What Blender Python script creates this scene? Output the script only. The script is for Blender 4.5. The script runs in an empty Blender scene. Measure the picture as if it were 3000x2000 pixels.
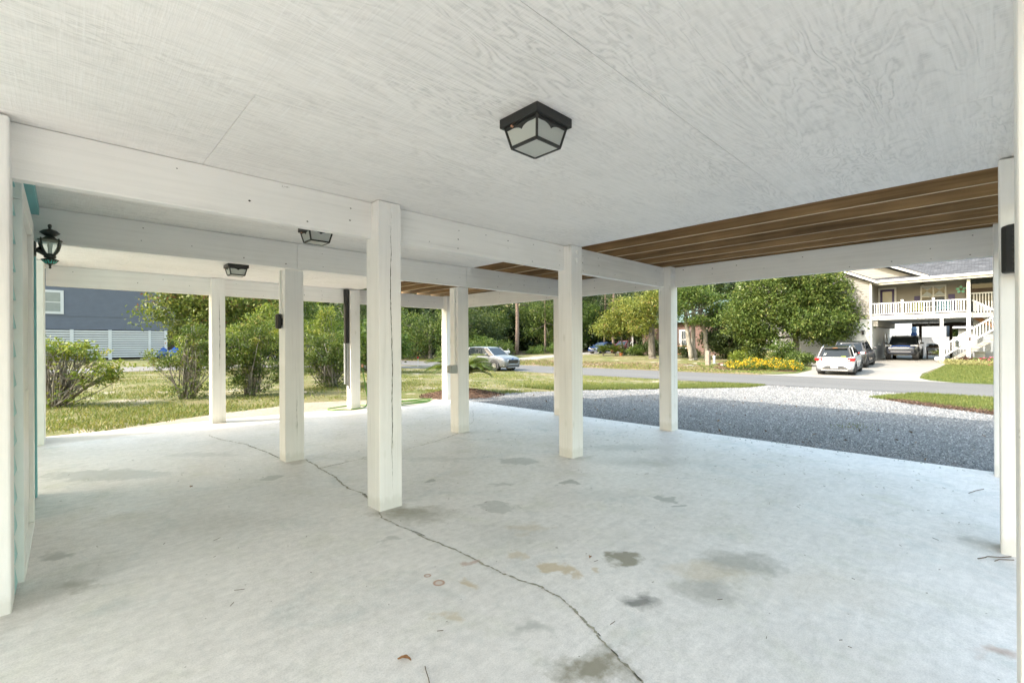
import bpy, bmesh, math, random
import numpy as np
from mathutils import Vector, Matrix

random.seed(7)
RNG = np.random.default_rng(7)
S = bpy.context.scene
C = S.collection
PI = math.pi
rad = math.radians

# ------------------------------------------------------------------ camera
YAW = rad(45.8225)
ROLL = rad(0.3278)
F2 = Vector((math.cos(YAW), math.sin(YAW), 0))
R2 = Vector((math.sin(YAW), -math.cos(YAW), 0))
UP = Vector((0, 0, 1))
cam_right = R2 * math.cos(ROLL) - UP * math.sin(ROLL)
cam_up = R2 * math.sin(ROLL) + UP * math.cos(ROLL)
cam_back = -F2
cd = bpy.data.cameras.new('camera')
cam = bpy.data.objects.new('camera', cd)
C.objects.link(cam)
cam.matrix_world = Matrix(((cam_right.x, cam_up.x, cam_back.x, 0), (cam_right.y, cam_up.y, cam_back.y, 0),
                           (cam_right.z, cam_up.z, cam_back.z, 1.29), (0, 0, 0, 1)))
cd.sensor_width = 36
cd.lens = 36 * 1349.95 / 3000
cd.shift_y = 6.96 / 3000
cd.clip_start = 0.05
cd.clip_end = 600
S.camera = cam

# ------------------------------------------------------------------ light
SUN_AZ = math.atan2(-0.899, 0.438)      # clockwise from +Y
SUN_EL = rad(42)
W = bpy.data.worlds.new('World')
S.world = W
W.use_nodes = True
wn = W.node_tree.nodes
sky = wn.new('ShaderNodeTexSky')
sky.sky_type = 'NISHITA'
sky.sun_disc = False
sky.sun_elevation = SUN_EL
sky.sun_rotation = SUN_AZ
sky.air_density = 2.2
sky.dust_density = 3.5
sky.ozone_density = 1.1
bg = wn['Background']
bg.inputs[1].default_value = 0.15
W.node_tree.links.new(sky.outputs[0], bg.inputs[0])
sd = bpy.data.lights.new('sun', 'SUN')
sd.energy = 2.0
sd.angle = rad(0.5)
sd.color = (1.0, 0.955, 0.885)
sun = bpy.data.objects.new('sun', sd)
C.objects.link(sun)
sdir = Vector((math.sin(SUN_AZ) * math.cos(SUN_EL), math.cos(SUN_AZ) * math.cos(SUN_EL), math.sin(SUN_EL)))
sun.rotation_euler = sdir.to_track_quat('Z', 'Y').to_euler()
sun.location = (-20, 10, 30)
S.view_settings.view_transform = 'Standard'
S.view_settings.look = 'None'
S.view_settings.gamma = 1
S.view_settings.use_curve_mapping = False
S.view_settings.exposure = 2.09
S.render.engine = 'CYCLES'
S.cycles.max_bounces = 10
S.cycles.diffuse_bounces = 9
S.cycles.transparent_max_bounces = 16
S.cycles.use_denoising = True

# ------------------------------------------------------------------ materials
def lin(c):
    return tuple(((x / 12.92) if x <= 0.04045 else ((x + 0.055) / 1.055) ** 2.4) for x in c)

class NT:
    def __init__(s, name):
        s.m = bpy.data.materials.new(name)
        s.m.use_nodes = True
        s.t = s.m.node_tree
        s.b = s.t.nodes['Principled BSDF']
        s.out = s.t.nodes['Material Output']
    def n(s, kind, **kw):
        nd = s.t.nodes.new('ShaderNode' + kind)
        for k, v in kw.items():
            setattr(nd, k, v)
        return nd
    def l(s, a, b):
        s.t.links.new(a, b)
    def coord(s, which='Object', scale=(1, 1, 1), rot=(0, 0, 0)):
        tc = s.n('TexCoord')
        mp = s.n('Mapping')
        mp.inputs['Scale'].default_value = scale
        mp.inputs['Rotation'].default_value = rot
        s.l(tc.outputs[which], mp.inputs['Vector'])
        return mp.outputs[0]
    def pos(s, scale=(1, 1, 1)):
        g = s.n('NewGeometry')
        mp = s.n('Mapping')
        mp.inputs['Scale'].default_value = scale
        s.l(g.outputs['Position'], mp.inputs['Vector'])
        return mp.outputs[0]
    def noise(s, vec, scale=5, detail=4, rough=0.55, dist=0.0):
        nd = s.n('TexNoise')
        nd.inputs['Scale'].default_value = scale
        nd.inputs['Detail'].default_value = detail
        nd.inputs['Roughness'].default_value = rough
        nd.inputs['Distortion'].default_value = dist
        s.l(vec, nd.inputs['Vector'])
        return nd.outputs['Fac']
    def ramp(s, fac, stops, interp='LINEAR'):
        r = s.n('ValToRGB')
        r.color_ramp.interpolation = interp
        el = r.color_ramp.elements
        while len(el) < len(stops):
            el.new(0.5)
        for e, (p, c) in zip(el, stops):
            e.position = p
            e.color = (c, c, c, 1) if isinstance(c, (int, float)) else (*c, 1)
        s.l(fac, r.inputs[0])
        return r.outputs[0]
    def mix(s, a, b, fac, mode='MIX'):
        x = s.n('Mix', data_type='RGBA', blend_type=mode)
        for sock, val in ((x.inputs[0], fac), (x.inputs[6], a), (x.inputs[7], b)):
            if isinstance(val, (int, float)):
                sock.default_value = val
            elif isinstance(val, tuple):
                sock.default_value = (*val, 1)
            else:
                s.l(val, sock)
        return x.outputs[2]
    def math(s, op, a, b=None, clamp=False):
        x = s.n('Math', operation=op, use_clamp=clamp)
        for i, val in enumerate((a, b)):
            if val is None:
                continue
            if isinstance(val, (int, float)):
                x.inputs[i].default_value = val
            else:
                s.l(val, x.inputs[i])
        return x.outputs[0]
    def bump(s, h, strength=0.3, dist=0.01, prev=None):
        b = s.n('Bump')
        b.inputs['Strength'].default_value = strength
        b.inputs['Distance'].default_value = dist
        s.l(h, b.inputs['Height'])
        if prev is not None:
            s.l(prev, b.inputs['Normal'])
        return b.outputs[0]
    def done(s, col=None, rough=None, normal=None, **kw):
        for sock, val in (('Base Color', col), ('Roughness', rough), ('Normal', normal)):
            if val is None:
                continue
            if isinstance(val, (int, float)):
                s.b.inputs[sock].default_value = val
            elif isinstance(val, tuple):
                s.b.inputs[sock].default_value = (*val, 1)
            else:
                s.l(val, s.b.inputs[sock])
        for k, v in kw.items():
            s.b.inputs[k.replace('_', ' ')].default_value = v
        return s.m

def plain(name, col, rough=0.5, var=0.12, nscale=6.0, bump=0.0, **kw):
    t = NT(name)
    v = t.coord('Object')
    n = t.noise(v, nscale, 5)
    f = t.ramp(n, [(0.3, 1 - var), (0.7, 1 + var * 0.4)])
    c = t.mix(col, f, 1.0, 'MULTIPLY')
    nm = t.bump(t.noise(v, nscale * 8, 3), bump, 0.004) if bump else None
    return t.done(c, rough, nm, **kw)

M = {}
def white_paint(name, col, grain_axis):
    t = NT(name)
    sc = {'z': (26, 26, 0.9), 'x': (0.9, 26, 26), 'y': (26, 0.9, 26)}[grain_axis]
    g = t.noise(t.pos(sc), 1.0, 5, 0.6, 0.6)
    b = t.noise(t.pos((1.2, 1.2, 1.2)), 1.3, 4)
    fine = t.noise(t.pos(), 130, 2)
    f = t.ramp(g, [(0.28, 0.87), (0.40, 0.96), (0.55, 1.0)])
    f2 = t.ramp(b, [(0.3, 0.92), (0.65, 1.0)])
    c = t.mix(t.mix(col, f, 1.0, 'MULTIPLY'), f2, 1.0, 'MULTIPLY')
    # small chips showing wood
    v = t.n('TexVoronoi')
    v.inputs['Scale'].default_value = 1.0
    t.l(t.pos({'z': (5, 5, 1.6), 'x': (1.6, 5, 5), 'y': (5, 1.6, 5)}[grain_axis]), v.inputs['Vector'])
    chip = t.ramp(v.outputs['Distance'], [(0.035, 1.0), (0.06, 0.0)])
    c = t.mix(c, (0.22, 0.21, 0.18), t.math('MULTIPLY', chip, t.ramp(t.noise(t.pos(), 90, 3), [(0.5, 0.0), (0.6, 0.8)])))
    if grain_axis == 'z':
        sp = t.n('SeparateXYZ')
        t.l(t.pos(), sp.inputs[0])
        low = t.ramp(t.math('ADD', sp.outputs['Z'], t.math('MULTIPLY', t.noise(t.pos((22, 22, 9)), 1.5, 5), -0.12)), [(0.0, 0.28), (0.05, 0.0)])
        c = t.mix(c, (0.5, 0.48, 0.42), low)
        kn = t.n('TexVoronoi')
        kn.inputs['Scale'].default_value = 1.0
        t.l(t.pos((7, 7, 2.6)), kn.inputs['Vector'])
        c = t.mix(c, (0.62, 0.62, 0.57), t.ramp(kn.outputs['Distance'], [(0.05, 0.6), (0.16, 0.0)]))
    h = t.math('ADD', t.math('MULTIPLY', g, 0.8), t.math('MULTIPLY', fine, 0.2))
    return t.done(c, 0.5, t.bump(h, 0.5, 0.005))

PW = (0.872, 0.86, 0.848)
M['post'] = white_paint('painted_post', PW, 'z')
M['beamx'] = white_paint('painted_beam_along', PW, 'x')
M['beamy'] = white_paint('painted_beam_across', PW, 'y')
M['trim'] = plain('white_trim', (0.80, 0.81, 0.79), 0.4, 0.05)

def ceiling_mat():
    t = NT('painted_plywood')
    oi = t.n('ObjectInfo')
    ofs = t.n('VectorMath', operation='SCALE')
    comb = t.n('CombineXYZ')
    for i in range(3):
        t.l(oi.outputs['Random'], comb.inputs[i])
    t.l(comb.outputs[0], ofs.inputs[0])
    ofs.inputs['Scale'].default_value = 37.0
    def at(sc):
        ad = t.n('VectorMath', operation='ADD')
        t.l(t.pos(sc), ad.inputs[0])
        t.l(ofs.outputs[0], ad.inputs[1])
        return ad.outputs[0]
    # cathedral grain: contour lines of a stretched noise
    n1 = t.noise(at((0.8, 3.6, 1)), 1.0, 4, 0.55, 0.5)
    ph = t.math('FRACT', t.math('MULTIPLY', n1, 22.0))
    tri = t.math('ABSOLUTE', t.math('SUBTRACT', ph, 0.5))
    lines = t.ramp(tri, [(0.0, 0.0), (0.22, 0.1), (0.46, 1.0)])
    patch = t.ramp(t.noise(at((0.9, 1.8, 1)), 1.1, 4), [(0.38, 0.0), (0.62, 1.0)])
    streak = t.noise(at((2.0, 60, 1)), 1.0, 4, 0.6)
    cross = t.noise(at((110, 5, 1)), 1.0, 4, 0.65)
    k = t.math('MULTIPLY', lines, t.math('ADD', t.math('MULTIPLY', patch, 0.8), 0.12))
    k2 = t.math('MULTIPLY', k, t.ramp(t.noise(at((20, 40, 1)), 1, 3), [(0.35, 0.35), (0.65, 1.0)]))
    base = t.mix((0.895, 0.872, 0.853), (0.63, 0.617, 0.605), t.math('MULTIPLY', k2, 0.9))
    base = t.mix(base, (0.93, 0.915, 0.905), t.ramp(cross, [(0.50, 0.0), (0.66, 0.7)]))
    base = t.mix(base, (0.74, 0.735, 0.72), t.ramp(t.noise(at((5, 14, 1)), 1.0, 5, 0.7), [(0.52, 0.0), (0.72, 0.5)]))
    base = t.mix(base, t.ramp(streak, [(0.3, 0.9), (0.6, 1.0)]), 0.8, 'MULTIPLY')
    base = t.mix(base, t.ramp(t.noise(t.pos(), 1.1, 4), [(0.3, 0.93), (0.7, 1.0)]), 1.0, 'MULTIPLY')
    h = t.math('SUBTRACT', t.math('ADD', t.math('MULTIPLY', cross, 0.35), t.math('MULTIPLY', streak, 0.35)), t.math('MULTIPLY', k2, 0.5))
    return t.done(base, 0.55, t.bump(h, 0.8, 0.007))
M['ceil'] = ceiling_mat()

def wood_mat(name, c1, c2, axis='y', rough=0.6):
    t = NT(name)
    oi = t.n('ObjectInfo')
    sc = {'x': (0.8, 22, 22), 'y': (22, 0.8, 22), 'z': (22, 22, 0.8)}[axis]
    ad = t.n('VectorMath', operation='ADD')
    cb = t.n('CombineXYZ')
    for i in range(3):
        t.l(t.math('MULTIPLY', oi.outputs['Random'], 53.0), cb.inputs[i])
    t.l(t.pos(sc), ad.inputs[0])
    t.l(cb.outputs[0], ad.inputs[1])
    n = t.noise(ad.outputs[0], 1.0, 5, 0.6, 0.8)
    c = t.mix(c1, c2, t.ramp(n, [(0.32, 0.0), (0.68, 1.0)]))
    big = t.noise(t.pos((1.5, 1.5, 1.5)), 1.2, 4)
    c = t.mix(c, t.ramp(oi.outputs['Random'], [(0.0, 0.78), (1.0, 1.15)]), 1.0, 'MULTIPLY')
    c = t.mix(c, t.ramp(big, [(0.3, 0.7), (0.7, 1.1)]), 1.0, 'MULTIPLY')
    return t.done(c, rough, t.bump(n, 0.3, 0.003))
M['joist'] = wood_mat('treated_timber', (0.225, 0.135, 0.06), (0.43, 0.275, 0.135), 'y')
M['joistlit'] = wood_mat('floor_lit_timber_edge', (0.50, 0.37, 0.22), (0.66, 0.52, 0.34), 'y')  # paler copy for joist undersides, painting in light from the floor
M['deckwood'] = wood_mat('deck_underside', (0.13, 0.078, 0.04), (0.22, 0.13, 0.07), 'x')

def concrete_floor():
    t = NT('sealed_concrete')
    p = t.pos()
    n1 = t.noise(p, 0.55, 5, 0.6, 0.4)
    n2 = t.noise(p, 2.6, 6, 0.62, 0.6)
    n3 = t.noise(p, 18, 5, 0.6)
    n4 = t.noise(p, 160, 3, 0.6)
    c = t.mix((0.655, 0.625, 0.61), (0.785, 0.745, 0.73), t.ramp(n1, [(0.3, 0.0), (0.7, 1.0)]))
    c = t.mix(c, (0.62, 0.61, 0.54), t.ramp(n2, [(0.52, 0.0), (0.72, 0.55)]))
    c = t.mix(c, (0.44, 0.475, 0.48), t.ramp(t.noise(p, 1.4, 6, 0.65, 1.2), [(0.56, 0.0), (0.75, 0.55)]))
    c = t.mix(c, t.ramp(n3, [(0.3, 0.87), (0.65, 1.03)]), 1.0, 'MULTIPLY')
    c = t.mix(c, t.ramp(n4, [(0.25, 0.82), (0.6, 1.03)]), 1.0, 'MULTIPLY')
    tr = t.noise(t.pos((1.6, 7, 1)), 2.2, 6, 0.7, 1.5)
    c = t.mix(c, t.ramp(tr, [(0.35, 0.93), (0.6, 1.02)]), 1.0, 'MULTIPLY')
    tr2 = t.noise(t.pos((9, 2, 1)), 1.5, 6, 0.72, 2.0)
    c = t.mix(c, (0.50, 0.52, 0.51), t.ramp(tr2, [(0.58, 0.0), (0.70, 0.35)]))
    # pinhole specks
    v = t.n('TexVoronoi')
    v.inputs['Scale'].default_value = 9.0
    t.l(p, v.inputs['Vector'])
    sp = t.ramp(v.outputs['Distance'], [(0.025, 0.75), (0.045, 0.0)])
    c = t.mix(c, (0.16, 0.14, 0.11), sp)
    sy = t.n('SeparateXYZ')
    t.l(p, sy.inputs[0])
    edge = t.math('ADD', sy.outputs['Y'], t.math('MULTIPLY', t.noise(p, 2.5, 5), 0.5))
    c = t.mix(c, (0.43, 0.375, 0.30), t.ramp(t.math('MULTIPLY', edge, 0.1), [(0.865, 0.0), (0.89, 0.75)]))  # tan put into the slab edge where the sun strip falls
    # stains and spills, plus dirt with contact shade painted in at post feet
    wob = t.n('TexNoise')
    wob.inputs['Scale'].default_value = 7.0
    wob.inputs['Detail'].default_value = 4
    t.l(p, wob.inputs['Vector'])
    wb = t.n('VectorMath', operation='MULTIPLY_ADD')
    t.l(wob.outputs['Color'], wb.inputs[0])
    wb.inputs[1].default_value = (0.34, 0.34, 0)
    sub = t.n('VectorMath', operation='SUBTRACT')
    t.l(p, sub.inputs[0])
    sub.inputs[1].default_value = (0.17, 0.17, 0)
    t.l(sub.outputs[0], wb.inputs[2])
    wp = wb.outputs[0]
    blot = t.noise(p, 26, 4, 0.65)
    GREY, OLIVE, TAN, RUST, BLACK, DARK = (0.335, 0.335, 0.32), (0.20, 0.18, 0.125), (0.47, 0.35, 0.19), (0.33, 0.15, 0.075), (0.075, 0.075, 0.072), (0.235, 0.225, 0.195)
    for (x, y, a, b, col, k, soft) in STAINS_AND_SHADE:
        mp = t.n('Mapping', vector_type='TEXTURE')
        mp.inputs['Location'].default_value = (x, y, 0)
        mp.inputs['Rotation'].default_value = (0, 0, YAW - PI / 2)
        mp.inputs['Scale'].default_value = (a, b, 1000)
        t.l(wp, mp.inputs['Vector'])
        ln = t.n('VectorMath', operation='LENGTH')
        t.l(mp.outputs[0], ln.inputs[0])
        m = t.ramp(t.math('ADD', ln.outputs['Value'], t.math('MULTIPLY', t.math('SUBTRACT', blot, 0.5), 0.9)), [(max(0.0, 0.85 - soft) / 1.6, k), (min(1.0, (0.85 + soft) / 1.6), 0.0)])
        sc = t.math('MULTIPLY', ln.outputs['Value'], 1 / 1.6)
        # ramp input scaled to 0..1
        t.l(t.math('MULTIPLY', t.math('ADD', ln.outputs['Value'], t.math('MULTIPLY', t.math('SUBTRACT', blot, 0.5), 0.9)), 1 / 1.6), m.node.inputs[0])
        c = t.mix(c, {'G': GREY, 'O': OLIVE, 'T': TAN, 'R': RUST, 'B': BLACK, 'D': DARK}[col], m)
    for (x, y, r) in ((1.45, 2.07, 0.032), (1.45, 2.18, 0.02)):     # rust rings left by something round
        mp = t.n('Mapping', vector_type='TEXTURE')
        mp.inputs['Location'].default_value = (x, y, 0)
        mp.inputs['Scale'].default_value = (r, r, 1000)
        t.l(p, mp.inputs['Vector'])
        ln = t.n('VectorMath', operation='LENGTH')
        t.l(mp.outputs[0], ln.inputs[0])
        m = t.ramp(t.math('MULTIPLY', t.math('ADD', ln.outputs['Value'], t.math('MULTIPLY', blot, 0.35)), 0.5), [(0.3, 0.25), (0.52, 0.85), (0.66, 0.0)])
        c = t.mix(c, RUST, m)
    r = t.ramp(n2, [(0.3, 0.42), (0.7, 0.60)])
    h = t.math('ADD', t.math('MULTIPLY', n3, 0.6), t.math('MULTIPLY', n4, 0.25))
    return t.done(c, r, t.bump(h, 0.22, 0.006), Specular_IOR_Level=0.35)

STAINS_AND_SHADE = [  # entries round the posts mix dirt with a painted contact shadow
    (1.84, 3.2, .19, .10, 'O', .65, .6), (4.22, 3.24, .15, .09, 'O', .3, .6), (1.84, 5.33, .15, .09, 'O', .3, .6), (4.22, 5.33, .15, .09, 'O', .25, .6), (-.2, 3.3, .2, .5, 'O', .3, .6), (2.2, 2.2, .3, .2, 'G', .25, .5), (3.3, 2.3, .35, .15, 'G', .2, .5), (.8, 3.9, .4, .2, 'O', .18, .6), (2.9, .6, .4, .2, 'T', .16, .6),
    (2.41, 1.55, .12, .11, 'O', .85, .25), (2.06, 1.22, .09, .07, 'B', .75, .5), (1.50, 1.10, .17, .11, 'O', .85, .4),
    (2.03, 1.72, .10, .08, 'T', .65, .2), (1.96, 1.98, .09, .08, 'T', .4, .2), (1.55, 1.96, .07, .05, 'T', .6, .3),
    (1.72, 2.15, .06, .035, 'R', .5, .3), (3.61, 3.62, .26, .16, 'G', .6, .12), (2.46, 2.69, .18, .13, 'G', .55, .15),
    (1.92, 3.02, .26, .17, 'O', .55, .5), (3.38, 2.71, .14, .09, 'G', .75, .12), (3.59, 1.87, .12, .10, 'G', .75, .1),
    (3.50, 1.72, .07, .05, 'G', .75, .1), (2.88, 1.02, .22, .16, 'D', .6, .45), (2.42, 1.02, .17, .14, 'D', .55, .5),
    (2.62, 1.10, .2, .12, 'T', .35, .5), (2.49, 3.64, .05, .06, 'G', .75, .15), (1.57, 2.75, .07, .05, 'G', .5, .2),
    (1.52, 1.47, .10, .06, 'G', .6, .4), (5.0, 3.2, .45, .20, 'G', .45, .4), (4.6, 2.6, .6, .22, 'G', .4, .5),
    (0.3, 6.1, .7, .22, 'G', .55, .15), (0.05, 3.4, .09, .07, 'O', .5, .5), (-0.04, 3.98, .07, .05, 'G', .7, .4),
    (1.44, 4.84, .12, .10, 'G', .6, .15), (4.25, -0.0, .14, .12, 'G', .7, .5), (2.82, -0.06, .10, .05, 'R', .5, .5),
    (1.30, 1.78, .07, .05, 'T', .4, .4), (2.2, 1.55, .05, .04, 'T', .5, .3), (2.35, 2.25, .16, .09, 'T', .3, .4),
    (3.0, 4.35, .5, .12, 'G', .3, .3), (1.2, 6.4, .5, .12, 'G', .3, .3), (2.9, 3.1, .1, .07, 'G', .4, .2),
]
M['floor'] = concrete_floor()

def metal(name, col, rough=0.35, metallic=0.0):
    return plain(name, col, rough, 0.15, 20.0, 0.05, Metallic=metallic)
M['black'] = metal('black_metal', (0.018, 0.018, 0.017), 0.42)
M['bronze'] = metal('weathered_bronze', (0.035, 0.042, 0.036), 0.45)
M['plasticblack'] = plain('black_plastic', (0.02, 0.02, 0.021), 0.5, 0.1)
M['greybox'] = plain('grey_plastic', (0.42, 0.44, 0.42), 0.4, 0.1)
M['teal'] = plain('teal_paint', (0.20, 0.47, 0.50), 0.5, 0.08, 5, 0.1)
M['teallight'] = plain('pale_teal_siding', (0.34, 0.60, 0.61), 0.5, 0.08, 5, 0.1)
M['copper'] = plain('copper_screw', (0.6, 0.3, 0.18), 0.4)
M['crackdark'] = plain('crack_dark', (0.09, 0.085, 0.07), 0.9, 0.4, 40)  # dark tone of crack gaps, post splits and nail dents
M['crackdirt'] = plain('crack_dirt', (0.33, 0.31, 0.25), 0.9, 0.35, 30)

def frosted():
    t = NT('frosted_glass')
    n = t.noise(t.coord('Object'), 60, 3)
    t.done((0.78, 0.80, 0.76), 0.55, t.bump(n, 0.1, 0.002), Transmission_Weight=0.55, IOR=1.3)
    return t.m
M['frost'] = frosted()
def clear_glass(name, tint=(0.9, 0.95, 0.95)):
    t = NT(name)
    tr = t.n('BsdfTransparent')
    tr.inputs[0].default_value = (*tint, 1)
    gl = t.n('BsdfGlossy')
    gl.inputs['Roughness'].default_value = 0.03
    fr = t.n('Fresnel')
    fr.inputs['IOR'].default_value = 1.5
    mx = t.n('MixShader')
    t.l(fr.outputs[0], mx.inputs[0])
    t.l(tr.outputs[0], mx.inputs[1])
    t.l(gl.outputs[0], mx.inputs[2])
    t.l(mx.outputs[0], t.out.inputs[0])
    return t.m
M['glass'] = clear_glass('clear_glass')

# ------------------------------------------------------------------ mesh helpers
class MB:
    def __init__(s):
        s.v, s.f = [], []
    def add(s, vs, fs):
        k = len(s.v)
        s.v += [tuple(p) for p in vs]
        s.f += [tuple(i + k for i in f) for f in fs]
        return s
    def box(s, x0, x1, y0, y1, z0, z1):
        return s.add([(x0, y0, z0), (x1, y0, z0), (x1, y1, z0), (x0, y1, z0), (x0, y0, z1), (x1, y0, z1), (x1, y1, z1), (x0, y1, z1)],
                     [(0, 3, 2, 1), (4, 5, 6, 7), (0, 1, 5, 4), (1, 2, 6, 5), (2, 3, 7, 6), (3, 0, 4, 7)])
    def hexa(s, b, t):
        return s.add(list(b) + list(t), [(0, 3, 2, 1), (4, 5, 6, 7), (0, 1, 5, 4), (1, 2, 6, 5), (2, 3, 7, 6), (3, 0, 4, 7)])
    def bar(s, p, q, w, h, up=(0, 0, 1)):
        p, q, up = Vector(p), Vector(q), Vector(up)
        d = (q - p).normalized()
        a = d.cross(up)
        if a.length < 1e-4:
            a = d.cross(Vector((1, 0, 0)))
        a.normalize()
        b = a.cross(d).normalized()
        a, b = a * w / 2, b * h / 2
        return s.hexa([p - a - b, p + a - b, p + a + b, p - a + b], [q - a - b, q + a - b, q + a + b, q - a + b])
    def tube(s, pts, r, n=8, cap=True):
        pts = [Vector(p) for p in pts]
        rs = r if isinstance(r, (list, tuple)) else [r] * len(pts)
        rings, k0 = [], len(s.v)
        ref = None
        for i, p in enumerate(pts):
            d = (pts[min(i + 1, len(pts) - 1)] - pts[max(i - 1, 0)])
            d.normalize()
            if ref is None:
                ref = d.orthogonal().normalized()
            ref = (ref - d * ref.dot(d))
            if ref.length < 1e-5:
                ref = d.orthogonal()
            ref.normalize()
            bb = d.cross(ref)
            for j in range(n):
                an = 2 * PI * j / n
                s.v.append(tuple(p + (ref * math.cos(an) + bb * math.sin(an)) * rs[i]))
        for i in range(len(pts) - 1):
            for j in range(n):
                a = k0 + i * n + j
                b = k0 + i * n + (j + 1) % n
                s.f.append((a, b, b + n, a + n))
        if cap:
            s.f.append(tuple(k0 + j for j in range(n))[::-1])
            s.f.append(tuple(k0 + (len(pts) - 1) * n + j for j in range(n)))
        return s
    def cyl(s, c, r, h, n=16, axis='z', r2=None):
        c = Vector(c)
        d = Vector({'x': (1, 0, 0), 'y': (0, 1, 0), 'z': (0, 0, 1)}[axis]) * h
        return s.tube([c, c + d], [r, r if r2 is None else r2], n)
    def lathe(s, prof, n=16, c=(0, 0, 0), sq=False):
        k0 = len(s.v)
        for (r, z) in prof:
            for j in range(n):
                an = 2 * PI * j / n + (PI / n if sq else 0)
                s.v.append((c[0] + r * math.cos(an), c[1] + r * math.sin(an), c[2] + z))
        for i in range(len(prof) - 1):
            for j in range(n):
                a, b = k0 + i * n + j, k0 + i * n + (j + 1) % n
                s.f.append((a, b, b + n, a + n))
        s.f.append(tuple(k0 + j for j in range(n))[::-1])
        s.f.append(tuple(k0 + (len(prof) - 1) * n + j for j in range(n)))
        return s
    def prism(s, poly, axis, a0, a1):
        # poly: 2D points in the plane perpendicular to axis
        def P(u, v, a):
            return {'x': (a, u, v), 'y': (u, a, v), 'z': (u, v, a)}[axis]
        n = len(poly)
        vs = [P(u, v, a0) for u, v in poly] + [P(u, v, a1) for u, v in poly]
        fs = [tuple(range(n))[::-1], tuple(range(n, 2 * n))]
        fs += [(i, (i + 1) % n, n + (i + 1) % n, n + i) for i in range(n)]
        return s.add(vs, fs)
    def mesh(s, name, mat, smooth=False):
        me = bpy.data.meshes.new(name)
        me.from_pydata(s.v, [], s.f)
        bm = bmesh.new()
        bm.from_mesh(me)
        bmesh.ops.recalc_face_normals(bm, faces=bm.faces)
        bm.to_mesh(me)
        bm.free()
        if mat is not None:
            me.materials.append(mat)
        if smooth:
            for p in me.polygons:
                p.use_smooth = True
        return me
    def build(s, name, mat, parent=None, bevel=0, smooth=False, seg=2):
        o = bpy.data.objects.new(name, s.mesh(name, mat, smooth))
        C.objects.link(o)
        hook(o, parent)
        if bevel:
            m = o.modifiers.new('bevel', 'BEVEL')
            m.width = bevel
            m.segments = seg
            m.limit_method = 'ANGLE'
            m.angle_limit = rad(40)
        return o

def hook(o, parent):
    if parent is None:
        return
    o.parent = parent
    if parent.parent is None:
        o.matrix_parent_inverse = parent.matrix_basis.inverted()

def tag(o, label=None, cat=None, group=None, kind=None):
    if label:
        o['label'] = label
    if cat:
        o['category'] = cat
    if group:
        o['group'] = group
    if kind:
        o['kind'] = kind
    return o

def thing(name, label, cat, loc=(0, 0, 0), rz=0.0, group=None):
    o = bpy.data.objects.new(name, None)
    o.empty_display_size = 0.2
    C.objects.link(o)
    o.matrix_basis = Matrix.Translation(loc) @ Matrix.Rotation(rz, 4, 'Z')
    return tag(o, label, cat, group)

def place(t, loc, rz=0.0):
    # a thing built about the origin is set down where it stands
    t.matrix_basis = Matrix.Translation(loc) @ Matrix.Rotation(rz, 4, 'Z')
    return t

def copy_tree(o, parent=None):
    c = o.copy()
    C.objects.link(c)
    if parent is not None:
        c.parent = parent
    for ch in [x for x in list(C.objects) if x.parent == o]:
        copy_tree(ch, c)
    return c

def np_mesh(name, verts, faces, mat, tint=None):
    me = bpy.data.meshes.new(name)
    n, k = faces.shape
    me.vertices.add(len(verts))
    me.vertices.foreach_set('co', np.ascontiguousarray(verts, dtype=np.float32).ravel())
    me.loops.add(n * k)
    me.loops.foreach_set('vertex_index', np.ascontiguousarray(faces, dtype=np.int32).ravel())
    me.polygons.add(n)
    me.polygons.foreach_set('loop_start', np.arange(0, n * k, k, dtype=np.int32))
    if tint is not None:
        a = me.attributes.new('tint', 'FLOAT', 'FACE')
        a.data.foreach_set('value', np.ascontiguousarray(tint, dtype=np.float32))
    me.update(calc_edges=True)
    me.materials.append(mat)
    return me

def np_obj(name, verts, faces, mat, tint=None, parent=None):
    o = bpy.data.objects.new(name, np_mesh(name, verts, faces, mat, tint))
    C.objects.link(o)
    hook(o, parent)
    return o
# ------------------------------------------------------------------ terrain
XS = [-100, 7, 10, 14, 20, 28.5, 29.5, 34, 45, 60, 300]
ZS = [-.06, -.06, -.13, -.3, -.56, -.58, -.54, -.42, -.1, .05, .05]
def tz(x, y):
    x = np.asarray(x, float)
    y = np.asarray(y, float)
    k = 1 - np.clip((x - 6) / 8, 0, 1)
    return np.interp(x, XS, ZS) + .004 * np.clip(np.minimum(y, 60) - 10, 0, None) * k

def ground_mat(name, greens, dry, sand, dry_lo=0.45, sand_lo=0.62, scale=1.0):
    t = NT(name)
    p = t.pos()
    n1 = t.noise(p, 0.35 * scale, 5, 0.6, 0.3)
    n2 = t.noise(p, 1.6 * scale, 6, 0.65, 0.4)
    n3 = t.noise(p, 30, 5, 0.65)
    c = t.mix(greens[0], greens[1], t.ramp(n2, [(0.3, 0.0), (0.7, 1.0)]))
    mixd = t.math('ADD', t.math('MULTIPLY', n1, 0.6), t.math('MULTIPLY', n2, 0.4))
    c = t.mix(c, dry, t.ramp(mixd, [(dry_lo - 0.06, 0.0), (dry_lo + 0.1, 1.0)]))
    sn = t.noise(p, 0.8 * scale, 6, 0.68, 0.5)
    c = t.mix(c, sand, t.ramp(sn, [(sand_lo, 0.0), (sand_lo + 0.07, 0.9)]))
    c = t.mix(c, t.ramp(n3, [(0.28, 0.6), (0.7, 1.25)]), 1.0, 'MULTIPLY')
    return t.done(c, 0.9, t.bump(t.math('ADD', n3, n2), 0.7, 0.05), Specular_IOR_Level=0.2)
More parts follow.
